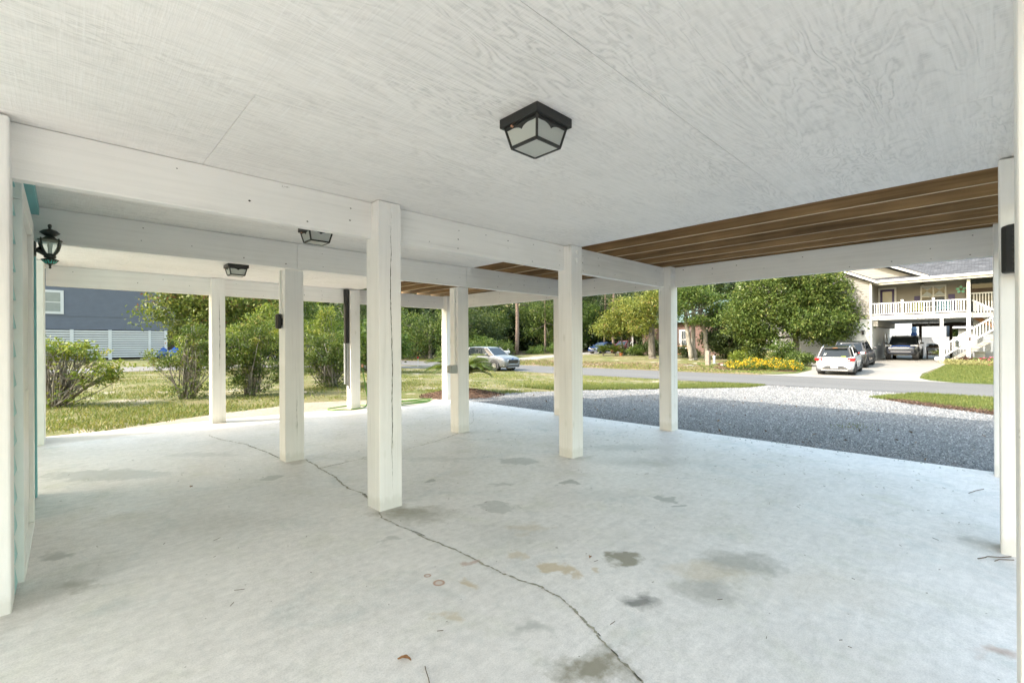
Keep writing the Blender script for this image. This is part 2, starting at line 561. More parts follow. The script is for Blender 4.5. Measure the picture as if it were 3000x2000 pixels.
M['lawn'] = ground_mat('thin_lawn', ((0.085, 0.105, 0.025), (0.135, 0.14, 0.042)), (0.19, 0.16, 0.08), (0.36, 0.315, 0.25), 0.48, 0.56)
M['neatlawn'] = ground_mat('mown_lawn', ((0.075, 0.105, 0.025), (0.12, 0.14, 0.04)), (0.17, 0.155, 0.07), (0.25, 0.22, 0.15), 0.58, 0.72)
M['dryverge'] = ground_mat('dry_verge', ((0.105, 0.115, 0.04), (0.16, 0.145, 0.065)), (0.215, 0.16, 0.10), (0.30, 0.25, 0.20), 0.42, 0.60, 1.4)
M['sand'] = ground_mat('pale_sand', ((0.33, 0.28, 0.22), (0.38, 0.335, 0.27)), (0.28, 0.23, 0.175), (0.42, 0.38, 0.32), 0.52, 0.62, 2.0)
M['mulch'] = ground_mat('brown_mulch', ((0.075, 0.042, 0.027), (0.115, 0.066, 0.042)), (0.15, 0.095, 0.062), (0.12, 0.06, 0.035), 0.5, 0.6, 4.0)
def asphalt():
    t = NT('old_asphalt')
    p = t.pos()
    n = t.noise(p, 90, 4, 0.7)
    b = t.noise(t.pos((1, .25, 1)), 0.7, 5)
    c = t.mix((0.095, 0.092, 0.088), (0.125, 0.121, 0.115), t.ramp(b, [(0.3, 0.0), (0.7, 1.0)]))
    c = t.mix(c, t.ramp(n, [(0.3, 0.75), (0.7, 1.15)]), 1.0, 'MULTIPLY')
    return t.done(c, 0.85, t.bump(n, 0.4, 0.01))
M['asphalt'] = asphalt()
M['drive'] = plain('driveway_concrete', (0.235, 0.22, 0.195), 0.8, 0.12, 1.2, 0.2)
M['lane'] = plain('grey_lane', (0.15, 0.14, 0.13), 0.9, 0.15, 1.0, 0.2)
def gravel():
    t = NT('gravel_bed')
    p = t.pos()
    v = t.n('TexVoronoi')
    v.inputs['Scale'].default_value = 34
    t.l(p, v.inputs['Vector'])
    sep = t.n('SeparateColor')
    t.l(v.outputs['Color'], sep.inputs[0])
    c = t.ramp(sep.outputs[0], [(0.0, (0.14, 0.14, 0.138)), (0.5, (0.235, 0.233, 0.225)), (1.0, (0.38, 0.375, 0.36))])
    c = t.mix(c, t.ramp(v.outputs['Distance'], [(0.25, 1.0), (0.6, 0.35)]), 1.0, 'MULTIPLY')
    c = t.mix(c, t.ramp(t.noise(p, 1.2, 4), [(0.3, 0.85), (0.7, 1.1)]), 1.0, 'MULTIPLY')
    h = t.math('SUBTRACT', 1.0, v.outputs['Distance'])
    return t.done(c, 0.8, t.bump(h, 1.0, 0.02))
M['gravel'] = gravel()
def stone_mat():
    t = NT('gravel_stone')
    a = t.n('Attribute', attribute_name='tint')
    c = t.ramp(a.outputs['Fac'], [(0.0, (0.06, 0.06, 0.06)), (0.3, (0.145, 0.145, 0.143)), (0.75, (0.25, 0.246, 0.236)), (1.0, (0.42, 0.41, 0.39))])
    return t.done(c, 0.7)
M['stone'] = stone_mat()

def grid_axis(lo, hi, brk, fine_lo, fine_hi, fine, coarse):
    a = set(np.round(np.arange(lo, fine_lo, coarse), 3)) | set(np.round(np.arange(fine_lo, fine_hi, fine), 3)) | set(np.round(np.arange(fine_hi, hi + .01, coarse), 3)) | set(brk)
    return np.array(sorted(a))

gx = grid_axis(-60, 200, [b for b in XS if -60 < b < 200] + [6, 14], -6, 48, 1.0, 8.0)
gy = grid_axis(-60, 200, [10, 60], -8, 40, 1.0, 8.0)
X, Y = np.meshgrid(gx, gy, indexing='ij')
V = np.stack([X, Y, tz(X, Y)], -1).reshape(-1, 3)
ny = len(gy)
ii, jj = np.meshgrid(np.arange(len(gx) - 1), np.arange(ny - 1), indexing='ij')
a = (ii * ny + jj).ravel()
Fq = np.stack([a, a + ny, a + ny + 1, a + 1], -1)
g = np_obj('ground', V, Fq, M['lawn'])
tag(g, 'thin sandy lawn spreading round the houses to the woods', 'ground', kind='structure')

def sheet(name, mat, rows, dz=0.012, step=0.4, n=28, jit=0.0, label=None, crown=0.0):
    rows = sorted(rows)
    xs = np.arange(rows[0][0], rows[-1][0] + 1e-6, step)
    lo = np.interp(xs, [r[0] for r in rows], [r[1] for r in rows])
    hi = np.interp(xs, [r[0] for r in rows], [r[2] for r in rows])
    if jit:
        def wig(seed):
            r = np.random.default_rng(seed)
            w = np.zeros_like(xs)
            for f in (0.9, 2.1, 4.7, 9.3):
                w += np.sin(xs * f + r.uniform(0, 6.3)) / f ** 0.5
            return w * jit * 0.6
        lo = lo + wig(len(name))
        hi = hi + wig(len(name) + 5)
    tt = np.linspace(0, 1, n)
    Xg = np.repeat(xs[:, None], n, 1)
    Yg = lo[:, None] + (hi - lo)[:, None] * tt[None]
    Zg = tz(Xg, Yg) + dz + crown * (1 - (2 * tt[None] - 1) ** 2)
    V = np.stack([Xg, Yg, Zg], -1).reshape(-1, 3)
    i, j = np.meshgrid(np.arange(len(xs) - 1), np.arange(n - 1), indexing='ij')
    a = (i * n + j).ravel()
    o = np_obj(name, V, np.stack([a, a + n, a + n + 1, a + 1], -1), mat)
    tag(o, label, None, kind='structure')
    return o

sheet('road', M['asphalt'], [(21.8, -60, 120), (28.5, -60, 120)], 0.014, 0.67, 90, label='grey asphalt road running past the carport')
GRAV = [(6.72, -8, 8.95), (9, -8, 9.25), (11.7, -8, 8.96), (13, -5, 8.6), (14.5, -.1, 8.15), (16.3, 1.3, 7.66), (18.3, 2.55, 7.15), (20.2, 2.3, 6.75), (21.9, 1.6, 6.5)]
sheet('gravel_drive', M['gravel'], GRAV, 0.010, 0.2, 60, 0.2, label='pale grey gravel drive between carport and road')
sheet('sand_strip', M['sand'], [(-6, 9.2, 9.7), (-.2, 9.15, 9.45), (1, 9.15, 10.0), (2, 9.1, 10.45), (4, 8.9, 10.9), (5.6, 8.9, 10.3), (6.6, 8.9, 9.6)], 0.013, 0.1, 20, 0.07, label='pale sand strip along the slab edge')
sheet('concrete_driveway', M['drive'], [(28.55, 1.0, 9.4), (29.2, 1.9, 8.3), (30.2, 2.3, 7.6), (33, 2.4, 7.5), (38, 2.0, 8.6), (40.9, 1.85, 11), (42.8, 2.1, 12.5), (56, 2.1, 12.5)], 0.016, 0.3, 24, label='pale concrete driveway of the house across the road')
sheet('side_driveway', M['drive'], [(28.55, 30, 36), (32, 32.5, 36), (44, 35, 38), (60, 34, 42)], 0.016, 0.5, 14, label='pale concrete driveway behind the silver car')
sheet('grey_lane', M['lane'], [(-40, 29.5, 35), (6, 29.5, 35), (12, 30, 35), (21.9, 31, 36)], 0.012, 1.0, 20, 0.25, label='grey lane beyond the shrubs')
sheet('dry_verge', M['dryverge'], [(28.6, 9.3, 70), (29.6, 8.6, 70), (33, 9.0, 70), (35.5, 14, 34)], 0.008, 0.4, 80, 0.1, label='dry tan roadside verge scattered with leaf litter')
sheet('front_lawn', M['neatlawn'], [(28.6, -14, 1.0), (29.2, -14, 1.9), (30.2, -14, 2.3), (38, -14, 1.95), (40.8, -14, 1.8)], 0.011, 0.3, 40, label='green mown lawn right of the concrete driveway')
sheet('garden_lawn', M['neatlawn'], [(29.4, 8.4, 9.6), (30.4, 7.7, 12.5), (34, 7.7, 15), (37, 8.7, 16.5)], 0.013, 0.3, 20, 0.05, label='green lawn around the yellow flower bed')
sheet('side_gravel', M['gravel'], [(-12, -14, -1.05), (6.7, -14, -1.05)], 0.010, 0.5, 40, label='unseen pale gravel added by the open right side to bounce light')  # out of view, added to throw light under the house
sheet('mulch_edge', M['mulch'], [(13.6, -3, -1.1), (14.5, -1.2, .05), (16.3, .25, 1.45), (17.6, 1.4, 2.15)], 0.02, 0.1, 14, 0.06, label='brown pine straw edging beside the gravel')
M['dark_mulch'] = ground_mat('dark_mulch', ((0.07, 0.035, 0.022), (0.11, 0.055, 0.035)), (0.14, 0.08, 0.05), (0.05, 0.03, 0.02), 0.5, 0.6, 4.0)
sheet('flower_bed_mulch', M['dark_mulch'], [(31.2, 8.0, 12.2), (33, 7.9, 13.6), (36.5, 8.9, 14.6), (39, 10, 14.8)], 0.03, 0.3, 16, 0.06, label='dark mulch bed under the oak beyond the road')

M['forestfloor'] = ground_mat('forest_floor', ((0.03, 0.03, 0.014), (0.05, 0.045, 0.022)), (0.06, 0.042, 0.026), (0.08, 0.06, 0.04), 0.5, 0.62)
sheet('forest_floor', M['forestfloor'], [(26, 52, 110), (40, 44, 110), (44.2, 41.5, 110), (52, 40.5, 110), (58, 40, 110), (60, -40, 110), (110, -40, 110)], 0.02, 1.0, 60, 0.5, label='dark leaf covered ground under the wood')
# mulch mound round the sago palm
def mound(name, cx, cy, rx, ry, h, mat, label):
    n, m = 14, 36
    vs = [(cx, cy, float(tz(cx, cy)) + h)]
    for i in range(1, n + 1):
        r = i / n
        for j in range(m):
            an = 2 * PI * j / m
            w = 1 + 0.09 * math.sin(3 * an + 1) + 0.05 * math.sin(7 * an)
            x, y = cx + rx * r * w * math.cos(an), cy + ry * r * w * math.sin(an)
            z = float(tz(x, y)) + h * (1 - r * r) ** 1.4 + random.uniform(-.012, .014) * (r < .98) + (-.01 if r == 1 else 0)
            vs.append((x, y, z))
    b = MB()
    fs = [(0, 1 + j, 1 + (j + 1) % m) for j in range(m)]
    for i in range(n - 1):
        for j in range(m):
            p, q = 1 + i * m + j, 1 + i * m + (j + 1) % m
            fs.append((p, p + m, q + m, q))
    b.add(vs, fs)
    o = b.build(name, mat, None, smooth=False)
    tag(o, label, None, kind='structure')
mound('mulch_mound', 7.6, 9.7, 1.15, 0.95, 0.17, M['mulch'], 'reddish brown mulch mound under the sago palm')

# ------------------------------------------------------------------ concrete floor
def slab_z(x, y):
    return -.005 * (x - 1.74) + .0011 * (y - 3.3)
outline = [(-7, -1.0), (6.72, -1.0)]  # unseen stretch behind the camera lengthened to bounce sunlight inside
rr = random.Random(3)
yy = -1.0
while yy < 8.9:
    yy += 0.25
    outline.append((6.715 + rr.uniform(-.008, .008), min(yy, 8.95)))
xx = 6.7
while xx > -7:
    xx -= 0.22
    yb = np.interp(xx, [-7, -.2, 2, 4, 5.4, 6.7], [9.25, 9.28, 9.27, 9.05, 9.05, 9.0])
    outline.append((xx, yb + rr.uniform(-.015, .015)))
b = MB()
k = len(outline)
b.add([(x, y, slab_z(x, y)) for x, y in outline] + [(x, y, -.14) for x, y in outline],
      [tuple(range(k)), tuple(range(k, 2 * k))[::-1]] + [(i, (i + 1) % k, k + (i + 1) % k, k + i) for i in range(k)])
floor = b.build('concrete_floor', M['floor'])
tag(floor, 'pale grey stained concrete carport floor with long cracks', 'floor', kind='structure')

def ribbon(pts, w, zoff, jit, seedv, sub=0.018, wj=0.6):
    r = random.Random(seedv)
    P = []
    for (x0, y0), (x1, y1) in zip(pts[:-1], pts[1:]):
        L = math.hypot(x1 - x0, y1 - y0)
        n = max(2, int(L / sub))
        for i in range(n):
            t = i / n
            P.append([x0 + (x1 - x0) * t, y0 + (y1 - y0) * t])
    P.append(list(pts[-1]))
    dx = dy = 0
    out = []
    for p in P:
        dx = dx * .88 + r.uniform(-jit, jit)
        dy = dy * .88 + r.uniform(-jit, jit)
        out.append((p[0] + dx, p[1] + dy))
    vs, fs = [], []
    for i, (x, y) in enumerate(out):
        x2, y2 = out[min(i + 1, len(out) - 1)]
        x1, y1 = out[max(i - 1, 0)]
        d = math.hypot(x2 - x1, y2 - y1) or 1
        nx, ny_ = -(y2 - y1) / d, (x2 - x1) / d
        ww = w * (1 + r.uniform(-wj, wj)) / 2
        for s in (-1, 1):
            vs.append((x + nx * ww * s, y + ny_ * ww * s, slab_z(x, y) + zoff))
        if i:
            q = 2 * i
            fs.append((q - 2, q - 1, q + 1, q))
    return MB().add(vs, fs)
CR1 = [(1.48, 7.77), (1.51, 7.4), (1.68, 6.76), (1.74, 6.07), (1.75, 5.55)]
CR1b = [(1.95, 5.36), (1.93, 4.97), (1.89, 4.44), (1.82, 3.99), (1.86, 3.76), (1.79, 3.48)]
CR1c = [(1.735, 3.26), (1.69, 3.13), (1.72, 2.81), (1.74, 2.59), (1.76, 2.36), (1.77, 2.2), (1.76, 2.06), (1.77, 1.87), (1.81, 1.66), (1.8, 1.5), (1.75, 1.38), (1.72, 1.25), (1.65, 1.11), (1.61, 1.0), (1.57, 0.91), (1.52, 0.6), (1.55, 0.2), (1.5, -.9)]
CR2 = [(4.12, 5.36), (3.55, 5.14), (2.97, 4.98), (2.24, 4.91), (1.9, 4.86)]
CR3 = [(5.78, 7.08), (4.97, 6.05), (4.41, 5.6)]
for i, (c, w) in enumerate(((CR1, .022), (CR1b, .022), (CR1c, .016), (CR2, .014), (CR3, .006))):
    o = ribbon(c, w * .62, .0016, .0045, 11 + i, sub=.012, wj=.9).build('crack', M['crackdirt'], floor)
    rq = random.Random(i)
    for a_, b_ in zip(c[:-1], c[1:]):
        if rq.random() < .55:
            u0, u1 = sorted((rq.random(), rq.random()))
            if u1 - u0 > .12:
                pa = (a_[0] + (b_[0] - a_[0]) * u0, a_[1] + (b_[1] - a_[1]) * u0)
                pb = (a_[0] + (b_[0] - a_[0]) * u1, a_[1] + (b_[1] - a_[1]) * u1)
                ribbon([pa, pb], w * .26, .0030, .0022, 90 + i, wj=0.98).build('crack_gap', M['crackdark'], floor)

# ------------------------------------------------------------------ own house on posts
house = thing('stilt_house', 'white painted house on square posts over the open carport', 'house', (1.74, 3.3, 0))
ZC, ZB = 2.413, 2.13
def post(x, y, ztop, w=.2, d=.2, bolts=(), split=None, zb=None):
    z0 = slab_z(x, y) - .02
    q = random.Random(int(x * 100 + y * 37))
    j = lambda: q.uniform(-.0035, .0035)
    cs = [(x, y), (x + w, y), (x + w, y + d), (x, y + d)]
    p = MB().hexa([(a + j(), b_, z0) for a, b_ in cs], [(a + j(), b_, ztop) for a, b_ in cs]).build('post', M['post'], house, bevel=.006 + q.random() * .004)
    for (bx, bz) in bolts:
        MB().cyl((x + bx, y - .014, bz), .016, .016, 10, 'y').add(MB().cyl((x + bx, y - .005, bz), .03, .006, 14, 'y').v, MB().cyl((x + bx, y - .005, bz), .03, .006, 14, 'y').f).build('bolt', M['post'], p)
    if split:
        fx, za, zb_, w0, sd_ = split
        r = random.Random(sd_)
        vs, fs, dx = [], [], 0
        n = int((zb_ - za) / .02)
        for i in range(n + 1):
            z = za + (zb_ - za) * i / n
            dx = dx * .93 + r.uniform(-.0022, .0022)
            ww = w0 * min(1, 4 * i / n, 4 * (n - i) / n + .05) * r.uniform(.35, 1.1) / 2
            vs += [(x + w * fx + dx - ww, y - .0012, z), (x + w * fx + dx + ww, y - .0012, z)]
            if i:
                fs.append((2 * i - 2, 2 * i - 1, 2 * i + 1, 2 * i))
        MB().add(vs, fs).build('split', M['crackdark'], p)
    return p
TB = ((.1, 2.33), (.1, 2.21))
post(-.387, 3.27, ZC - .012)
post(1.741, 3.27, ZC - .004, bolts=((.115, 2.352), (.115, 2.255)), split=(.56, .12, 2.36, .0075, 1))
post(4.124, 3.27, ZC - .004, bolts=((.11, 2.345), (.11, 2.25)))
post(6.486, 3.27, 2.43, bolts=TB, split=(.45, .3, 1.9, .003, 4))
post(1.741, 5.375, ZB - .004, split=(.6, .25, .75, .003, 2))
post(4.124, 5.375, ZB - .004)
post(6.486, 5.375, 2.43)
post(1.741, 8.89, ZC - .004, bolts=((.1, 2.345), (.1, 2.25)), split=(.55, .8, 2.1, .007, 3))
post(4.124, 8.89, ZC - .02, bolts=TB)
post(6.486, 8.89, 2.43, bolts=TB)
post(1.741, -.257, ZC - .004)
post(4.124, -.257, ZC - .01)
post(6.486, -.25, 2.43)
post(-3.2, -.257, ZC - .004)

def beam(x0, x1, y0, y1, z0, z1, mat):
    return MB().box(x0, x1, y0, y1, z0, z1).build('beam', M[mat], house, bevel=.004)
for xa, xb, zt in ((-.3, 1.85, ZC - .002), (1.852, 4.224, ZC - .002), (4.226, 6.61, 2.424)):
    beam(xa, xb, 3.382, 3.456, ZB, zt, 'beamx')
    beam(xa if xa > 0 else -.24, xb, 5.303, 5.379, ZB, zt, 'beamx')
    beam(xa if xa > 0 else -.18, xb, 9.01, 9.085, ZB, zt, 'beamx')
    beam(xa if xa > 0 else -3.1, xb, -.22, -.14, ZB, zt, 'beamx')
for ya, yb in ((-.2, 3.368), (3.372, 5.475), (5.479, 8.99)):
    beam(6.616, 6.684, ya, yb, ZB, 2.424, 'beamy')

def nail_marks(name, pts, axis):
    mb = MB()
    for (x, y, z) in pts:
        q = random.Random(int(x * 977 + y * 131 + z * 7919)).uniform(.0035, .0075)
        if axis == 'y':
            mb.add([(x - q * 1.5, y, z), (x, y, z - q), (x + q * 1.5, y, z), (x, y, z + q * .8)], [(0, 1, 2, 3)])
        else:
            mb.add([(x, y - q * 1.5, z), (x, y, z - q), (x, y + q * 1.5, z), (x, y, z + q * .8)], [(0, 1, 2, 3)])
    o = mb.build('nail_marks', M['crackdark'], house)
    o['kind'] = 'stuff'
rn = random.Random(5)
for (yf, xa, xb) in ((3.3805, .05, 6.3), (5.3015, .1, 6.3), (9.0085, .1, 6.3)):
    pts, x = [], xa
    while x < xb:
        for z in (2.18, 2.25, 2.34):
            if rn.random() < .45:
                pts.append((x + rn.uniform(-.012, .012), yf, z + rn.uniform(-.015, .015)))
        x += rn.uniform(.28, .45)
    nail_marks('nail_marks', pts, 'y')
pts, y = [], .1
while y < 8.8:
    for z in (2.18, 2.27, 2.36):
        if rn.random() < .45:
            pts.append((6.6145, y + rn.uniform(-.012, .012), z + rn.uniform(-.015, .015)))
    y += rn.uniform(.3, .5)
nail_marks('nail_marks', pts, 'x')

# plywood ceiling panels
PX, PY, GAP = 2.44, 1.22, .0018
row = 0
y0 = 1.06 - 2 * PY
while y0 < 9.4:
    off = 1.84 if row % 2 == 0 else 1.84 - PX / 2
    x0 = off - 3 * PX
    while x0 < 4.33:
        xa, xb = max(x0, -3.45), min(x0 + PX, 4.33)
        ya, yb = max(y0, -.45), min(y0 + PY, 9.45)
        if xb - xa > .05 and yb - ya > .05:
            MB().box(xa + GAP / 2, xb - GAP / 2, ya + GAP / 2, yb - GAP / 2, ZC + rr.uniform(0, .0012), ZC + .012).build('ceiling_panel', M['ceil'], house)
        x0 += PX
    y0 += PY
    row += 1
# joists and deck boards of the porch above the drive end
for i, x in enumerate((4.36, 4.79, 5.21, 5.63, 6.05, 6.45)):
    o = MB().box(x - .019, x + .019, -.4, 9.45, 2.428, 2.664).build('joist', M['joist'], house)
    o.data.materials.append(M['joistlit'])
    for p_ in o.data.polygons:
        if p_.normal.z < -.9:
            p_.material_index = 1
MB().box(6.64, 6.68, -.4, 9.45, 2.428, 2.664).build('rim_joist', M['joist'], house, bevel=.003)
yb = -.42
proto = MB().box(4.34, 6.78, 0, .138, 2.667, 2.695).mesh('deck_board', M['deckwood'])
while yb < 9.4:
    o = bpy.data.objects.new('deck_board', proto)
    C.objects.link(o)
    o.location.y = yb
    hook(o, house)
    yb += .1435
# storey above: floor, walls and hipped roof
MB().box(-3.5, 4.335, -.5, 9.5, 2.43, 2.70).build('floor_platform', M['teal'], house)  # unseen back edge kept short so sun reaches the floor behind
MB().box(-3.4, 4.335, -.4, 9.4, 2.70, 5.35).build('upper_wall', M['teallight'], house)
M['shingle'] = plain('grey_shingles', (0.16, 0.165, 0.18), 0.9, 0.25, 3)
MB().add([(-4.0, -.7, 5.4), (7.0, -.7, 5.4), (7.0, 9.6, 5.4), (-4.0, 9.6, 5.4), (0, 4.4, 7.6), (2.6, 4.4, 7.6)],
         [(0, 3, 2, 1), (0, 1, 5, 4), (1, 2, 5), (2, 3, 4, 5), (3, 0, 4)]).build('roof', M['shingle'], house)
for y in (-.3, 4.4, 9.2):
    MB().box(6.5, 6.65, y, y + .15, 2.70, 5.4).build('porch_post', M['post'], house)

# enclosed room on the left: pale teal lap siding, white door casing, teal corner board
MB().box(-3.3, -.212, 3.46, 5.70, -.03, ZC - .003).build('wall', M['teallight'], house)
zz = .02
while zz < 2.3:
    for (ya, yb) in ((3.475, 3.655), (4.93, 5.60)):
        MB().hexa([(-.211, ya, zz), (-.186, ya, zz), (-.186, yb, zz), (-.211, yb, zz)],
                  [(-.211, ya, zz + .15), (-.205, ya, zz + .15), (-.205, yb, zz + .15), (-.211, yb, zz + .15)]).build('siding_board', M['teallight'], house)
    zz += .152
zz = .02
while zz < 2.25:
    MB().hexa([(-3.3, 3.434, zz), (-.40, 3.434, zz), (-.40, 3.459, zz), (-3.3, 3.459, zz)], [(-3.3, 3.453, zz + .15), (-.40, 3.453, zz + .15), (-.40, 3.459, zz + .15), (-3.3, 3.459, zz + .15)]).build('siding_board', M['teallight'], house)
    zz += .152
MB().box(-.21, -.17, 5.605, 5.715, 0, ZC - .07).build('corner_board', M['teal'], house, bevel=.003)
MB().box(-.21, -.14, 3.47, 5.30, ZC - .068, ZC - .004).build('frieze', M['teal'], house)
MB().box(-.21, -.16, 3.66, 3.77, 0, 2.09).build('door_casing', M['trim'], house, bevel=.004)
MB().box(-.21, -.16, 4.79, 4.92, 0, 2.09).build('door_casing', M['trim'], house, bevel=.004)
MB().box(-.21, -.16, 3.64, 4.94, 2.092, 2.20).build('door_casing', M['trim'], house, bevel=.004)
d = MB().box(-.211, -.188, 3.775, 4.785, .03, 2.085).build('door', M['trim'], house)
MB().box(-.187, -.18, 3.88, 4.68, 1.15, 1.95).build('panel', M['trim'], d, bevel=.01)
MB().box(-.187, -.18, 3.88, 4.68, .2, 1.0).build('panel', M['trim'], d, bevel=.01)
MB().box(-.21, -.158, 3.775, 4.785, -.01, .028).build('door_sill', M['trim'], house, bevel=.003)
# white boxed corner further back
MB().box(-3.3, -.19, 8.52, 9.22, -.03, ZC - .003).build('boxed_corner', M['trim'], house, bevel=.006)

# ------------------------------------------------------------------ lamps and fittings
def ceiling_light(loc, label):
    t = thing('ceiling_light', label, 'ceiling lamp', (0, 0, 0), 0, 'black lantern lamps fixed to the carport ceiling')
    MB().box(-.14, .14, -.14, .14, -.05, 0).build('canopy', M['black'], t, bevel=.004)
    a, bq, zt, zb = .118, .093, -.052, -.155
    fr = MB()
    cs = [(-1, -1), (1, -1), (1, 1), (-1, 1)]
    for i, (sx, sy) in enumerate(cs):
        fr.bar((sx * a, sy * a, zt + .004), (sx * bq, sy * bq, zb), .013, .013)
        ex, ey = cs[(i + 1) % 4]
        fr.bar((sx * bq, sy * bq, zb), (ex * bq, ey * bq, zb), .012, .014)
        fr.bar((sx * a, sy * a, zt), (ex * a, ey * a, zt), .01, .008)
    fr.build('frame', M['black'], t)
    q = .97
    for i, (sx, sy) in enumerate(cs):
        ex, ey = cs[(i + 1) % 4]
        pn = MB().add([(sx * a * q, sy * a * q, zt), (ex * a * q, ey * a * q, zt), (ex * bq * q, ey * bq * q, zb), (sx * bq * q, sy * bq * q, zb)], [(0, 1, 2, 3)])
        o = pn.build('pane', M['frost'], t)
        sm = o.modifiers.new('thick', 'SOLIDIFY')
        sm.thickness = .003
        # scalloped valance hanging in front of the pane
        vs, fs = [], []
        n = 24
        for k in range(n + 1):
            u = k / n
            s2 = abs(2 * u - 1)
            drop = .014 + .013 * (1 - s2) ** 1.0 * (0.55 + .45 * math.cos(PI * 2 * s2)) + .008 * max(0, 1 - 9 * s2)
            px, py = sx + (ex - sx) * u, sy + (ey - sy) * u
            ra = a * 1.0
            rb = a + (bq - a) * (drop / (zt - zb))
            vs += [(px * ra * 1.006, py * ra * 1.006, zt), (px * rb * 1.006, py * rb * 1.006, zt - drop)]
            if k:
                fs.append((2 * k - 2, 2 * k, 2 * k + 1, 2 * k - 1))
        o = MB().add(vs, fs).build('valance', M['black'], t)
        sm = o.modifiers.new('thick', 'SOLIDIFY')
        sm.thickness = .002
    o = MB().add([(-bq * q, -bq * q, zb), (bq * q, -bq * q, zb), (bq * q, bq * q, zb), (-bq * q, bq * q, zb)], [(0, 1, 2, 3)]).build('pane', M['frost'], t)
    sm = o.modifiers.new('thick', 'SOLIDIFY')
    sm.thickness = .003
    for s in (-1, 1):
        MB().cyl((s * .045, s * .02, -.09), .016, .045, 10).build('bulb_socket', M['plasticblack'], t)
        MB().lathe([(.012, -.094), (.026, -.11), (.028, -.125), (.012, -.142)], 12, (s * .045, s * .02, 0)).build('bulb', M['trim'], t, smooth=True)
    MB().cyl((-.143, .045, -.066), .0055, .012, 8, 'x').build('screw', M['copper'], t)
    t.scale = (.92, .92, .92)
    t.matrix_basis = Matrix.Translation(loc) @ Matrix.Scale(.92, 4)
    return t
ceiling_light((1.70, 1.57, ZC), 'nearest black ceiling lamp with frosted panes, large in the middle bay')
ceiling_light((1.74, 4.47, ZC), 'black ceiling lamp half hidden behind the long white beam')
ceiling_light((1.735, 7.33, ZC), 'farthest small black ceiling lamp over the sunlit slab edge')

def wall_lantern(loc):
    t = thing('wall_lantern', 'weathered bronze carriage lantern with clear glass on the teal wall', 'wall lamp')
    MB().box(-.116, -.082, -.055, .055, -.075, .075).build('back_plate', M['bronze'], t, bevel=.012)
    arm = MB().tube([(-.085, 0, -.0), (-.06, 0, -.018), (-.03, 0, -.05), (0, 0, -.062)], [.032, .022, .016, .02], 10)
    arm.build('arm', M['bronze'], t, smooth=True)
    MB().lathe([(.022, -.085), (.038, -.08), (.040, -.055), (.034, -.05), (.034, -.04)], 12).build('collar', M['bronze'], t)
    b = MB().lathe([(.008, -.165), (.010, -.15), (.030, -.142), (.058, -.102), (.052, -.094), (.02, -.085)], 8).build('lower_cup', M['bronze'], t)
    M['tealglass'] = plain('teal_glass', (0.10, 0.55, 0.45), 0.15, 0.05)
    for k in range(8):
        an = PI / 8 + k * PI / 4 + PI / 8
        c, s_ = math.cos(an), math.sin(an)
        r0, r1 = .033, .050
        wv = .010
        MB().add([(c * r0 - s_ * wv, s_ * r0 + c * wv, -.138), (c * r0 + s_ * wv, s_ * r0 - c * wv, -.138), (c * r1 + s_ * wv * 1.5, s_ * r1 - c * wv * 1.5, -.108), (c * r1 - s_ * wv * 1.5, s_ * r1 + c * wv * 1.5, -.108)], [(0, 1, 2, 3)]).build('teal_pane', M['tealglass'], b)
    MB().lathe([(.005, -.19), (.010, -.18), (.006, -.17), (.009, -.16)], 8).build('drop_finial', M['bronze'], t)
    rt, rb = .078, .042
    for k in range(4):
        an = PI / 4 + k * PI / 2
        c, s_ = math.cos(an), math.sin(an)
        MB().tube([(c * rb, s_ * rb, -.045), (c * .062, s_ * .062, .0), (c * .076, s_ * .076, .06), (c * rt, s_ * rt, .105), (c * rt, s_ * rt, .118)], .0055, 6).build('rib', M['bronze'], t)
    gl = MB().lathe([(.040, -.042), (.06, .0), (.072, .055), (.073, .095)], 16)
    gl.f = gl.f[:-2]
    gl.build('glass', M['glass'], t, smooth=True)
    MB().lathe([(.080, .100), (.079, .106), (.045, .122), (.03, .14), (.026, .145)], 16).build('glass_cap', M['bronze'], t)
    MB().lathe([(.02, .142), (.035, .150), (.062, .175), (.066, .182), (.045, .205), (.018, .218), (.01, .222)], 16).build('hood', M['bronze'], t, smooth=True)
    MB().lathe([(.009, .22), (.010, .235), (.014, .25), (.012, .265), (.004, .272)], 10).build('finial', M['bronze'], t, smooth=True)
    MB().lathe([(.013, -.04), (.013, .02), (.016, .03), (.018, .055), (.008, .075)], 10).build('bulb', M['frost'], t)
    for ch in [x for x in C.objects if x.parent == t] + [y for x in C.objects if x.parent == t for y in C.objects if y.parent == x]:
        ch.data.transform(Matrix.Diagonal((.92, .92, .76, 1)))
    return place(t, (loc[0] - .008, loc[1], loc[2]))
wall_lantern((-.07, 5.16, 2.05))

def speaker(loc, rz, label, sc=1.0):
    t = thing('outdoor_speaker', label, 'speaker')
    # local: back face on x = 0, front toward -x
    s = sc
    MB().prism([(0, -.062 * s), (0, .062 * s), (-.02 * s, .066 * s), (-.055 * s, .05 * s), (-.07 * s, .02 * s), (-.07 * s, -.02 * s), (-.055 * s, -.05 * s), (-.02 * s, -.066 * s)], 'z', -.11 * s, .12 * s).build('cabinet', M['plasticblack'], t, bevel=.012)
    for k in range(9):
        z = (-.085 + k * .0215) * s
        MB().box(-.074 * s, -.0705 * s, -.03 * s, .03 * s, z, z + .009 * s).build('grille_bar', M['black'], t)
    MB().box(0, .012, -.03 * s, .03 * s, -.05 * s, .05 * s).build('bracket', M['plasticblack'], t)
    return place(t, loc, rz)
speaker((1.741 - .012, 5.475, 1.55), 0.0, 'small black speaker box on the left side of the second row post', .72)
speaker((4.124 - .012, -.148, 1.835), 0.0, 'black speaker box high on the right edge post', 1.25)

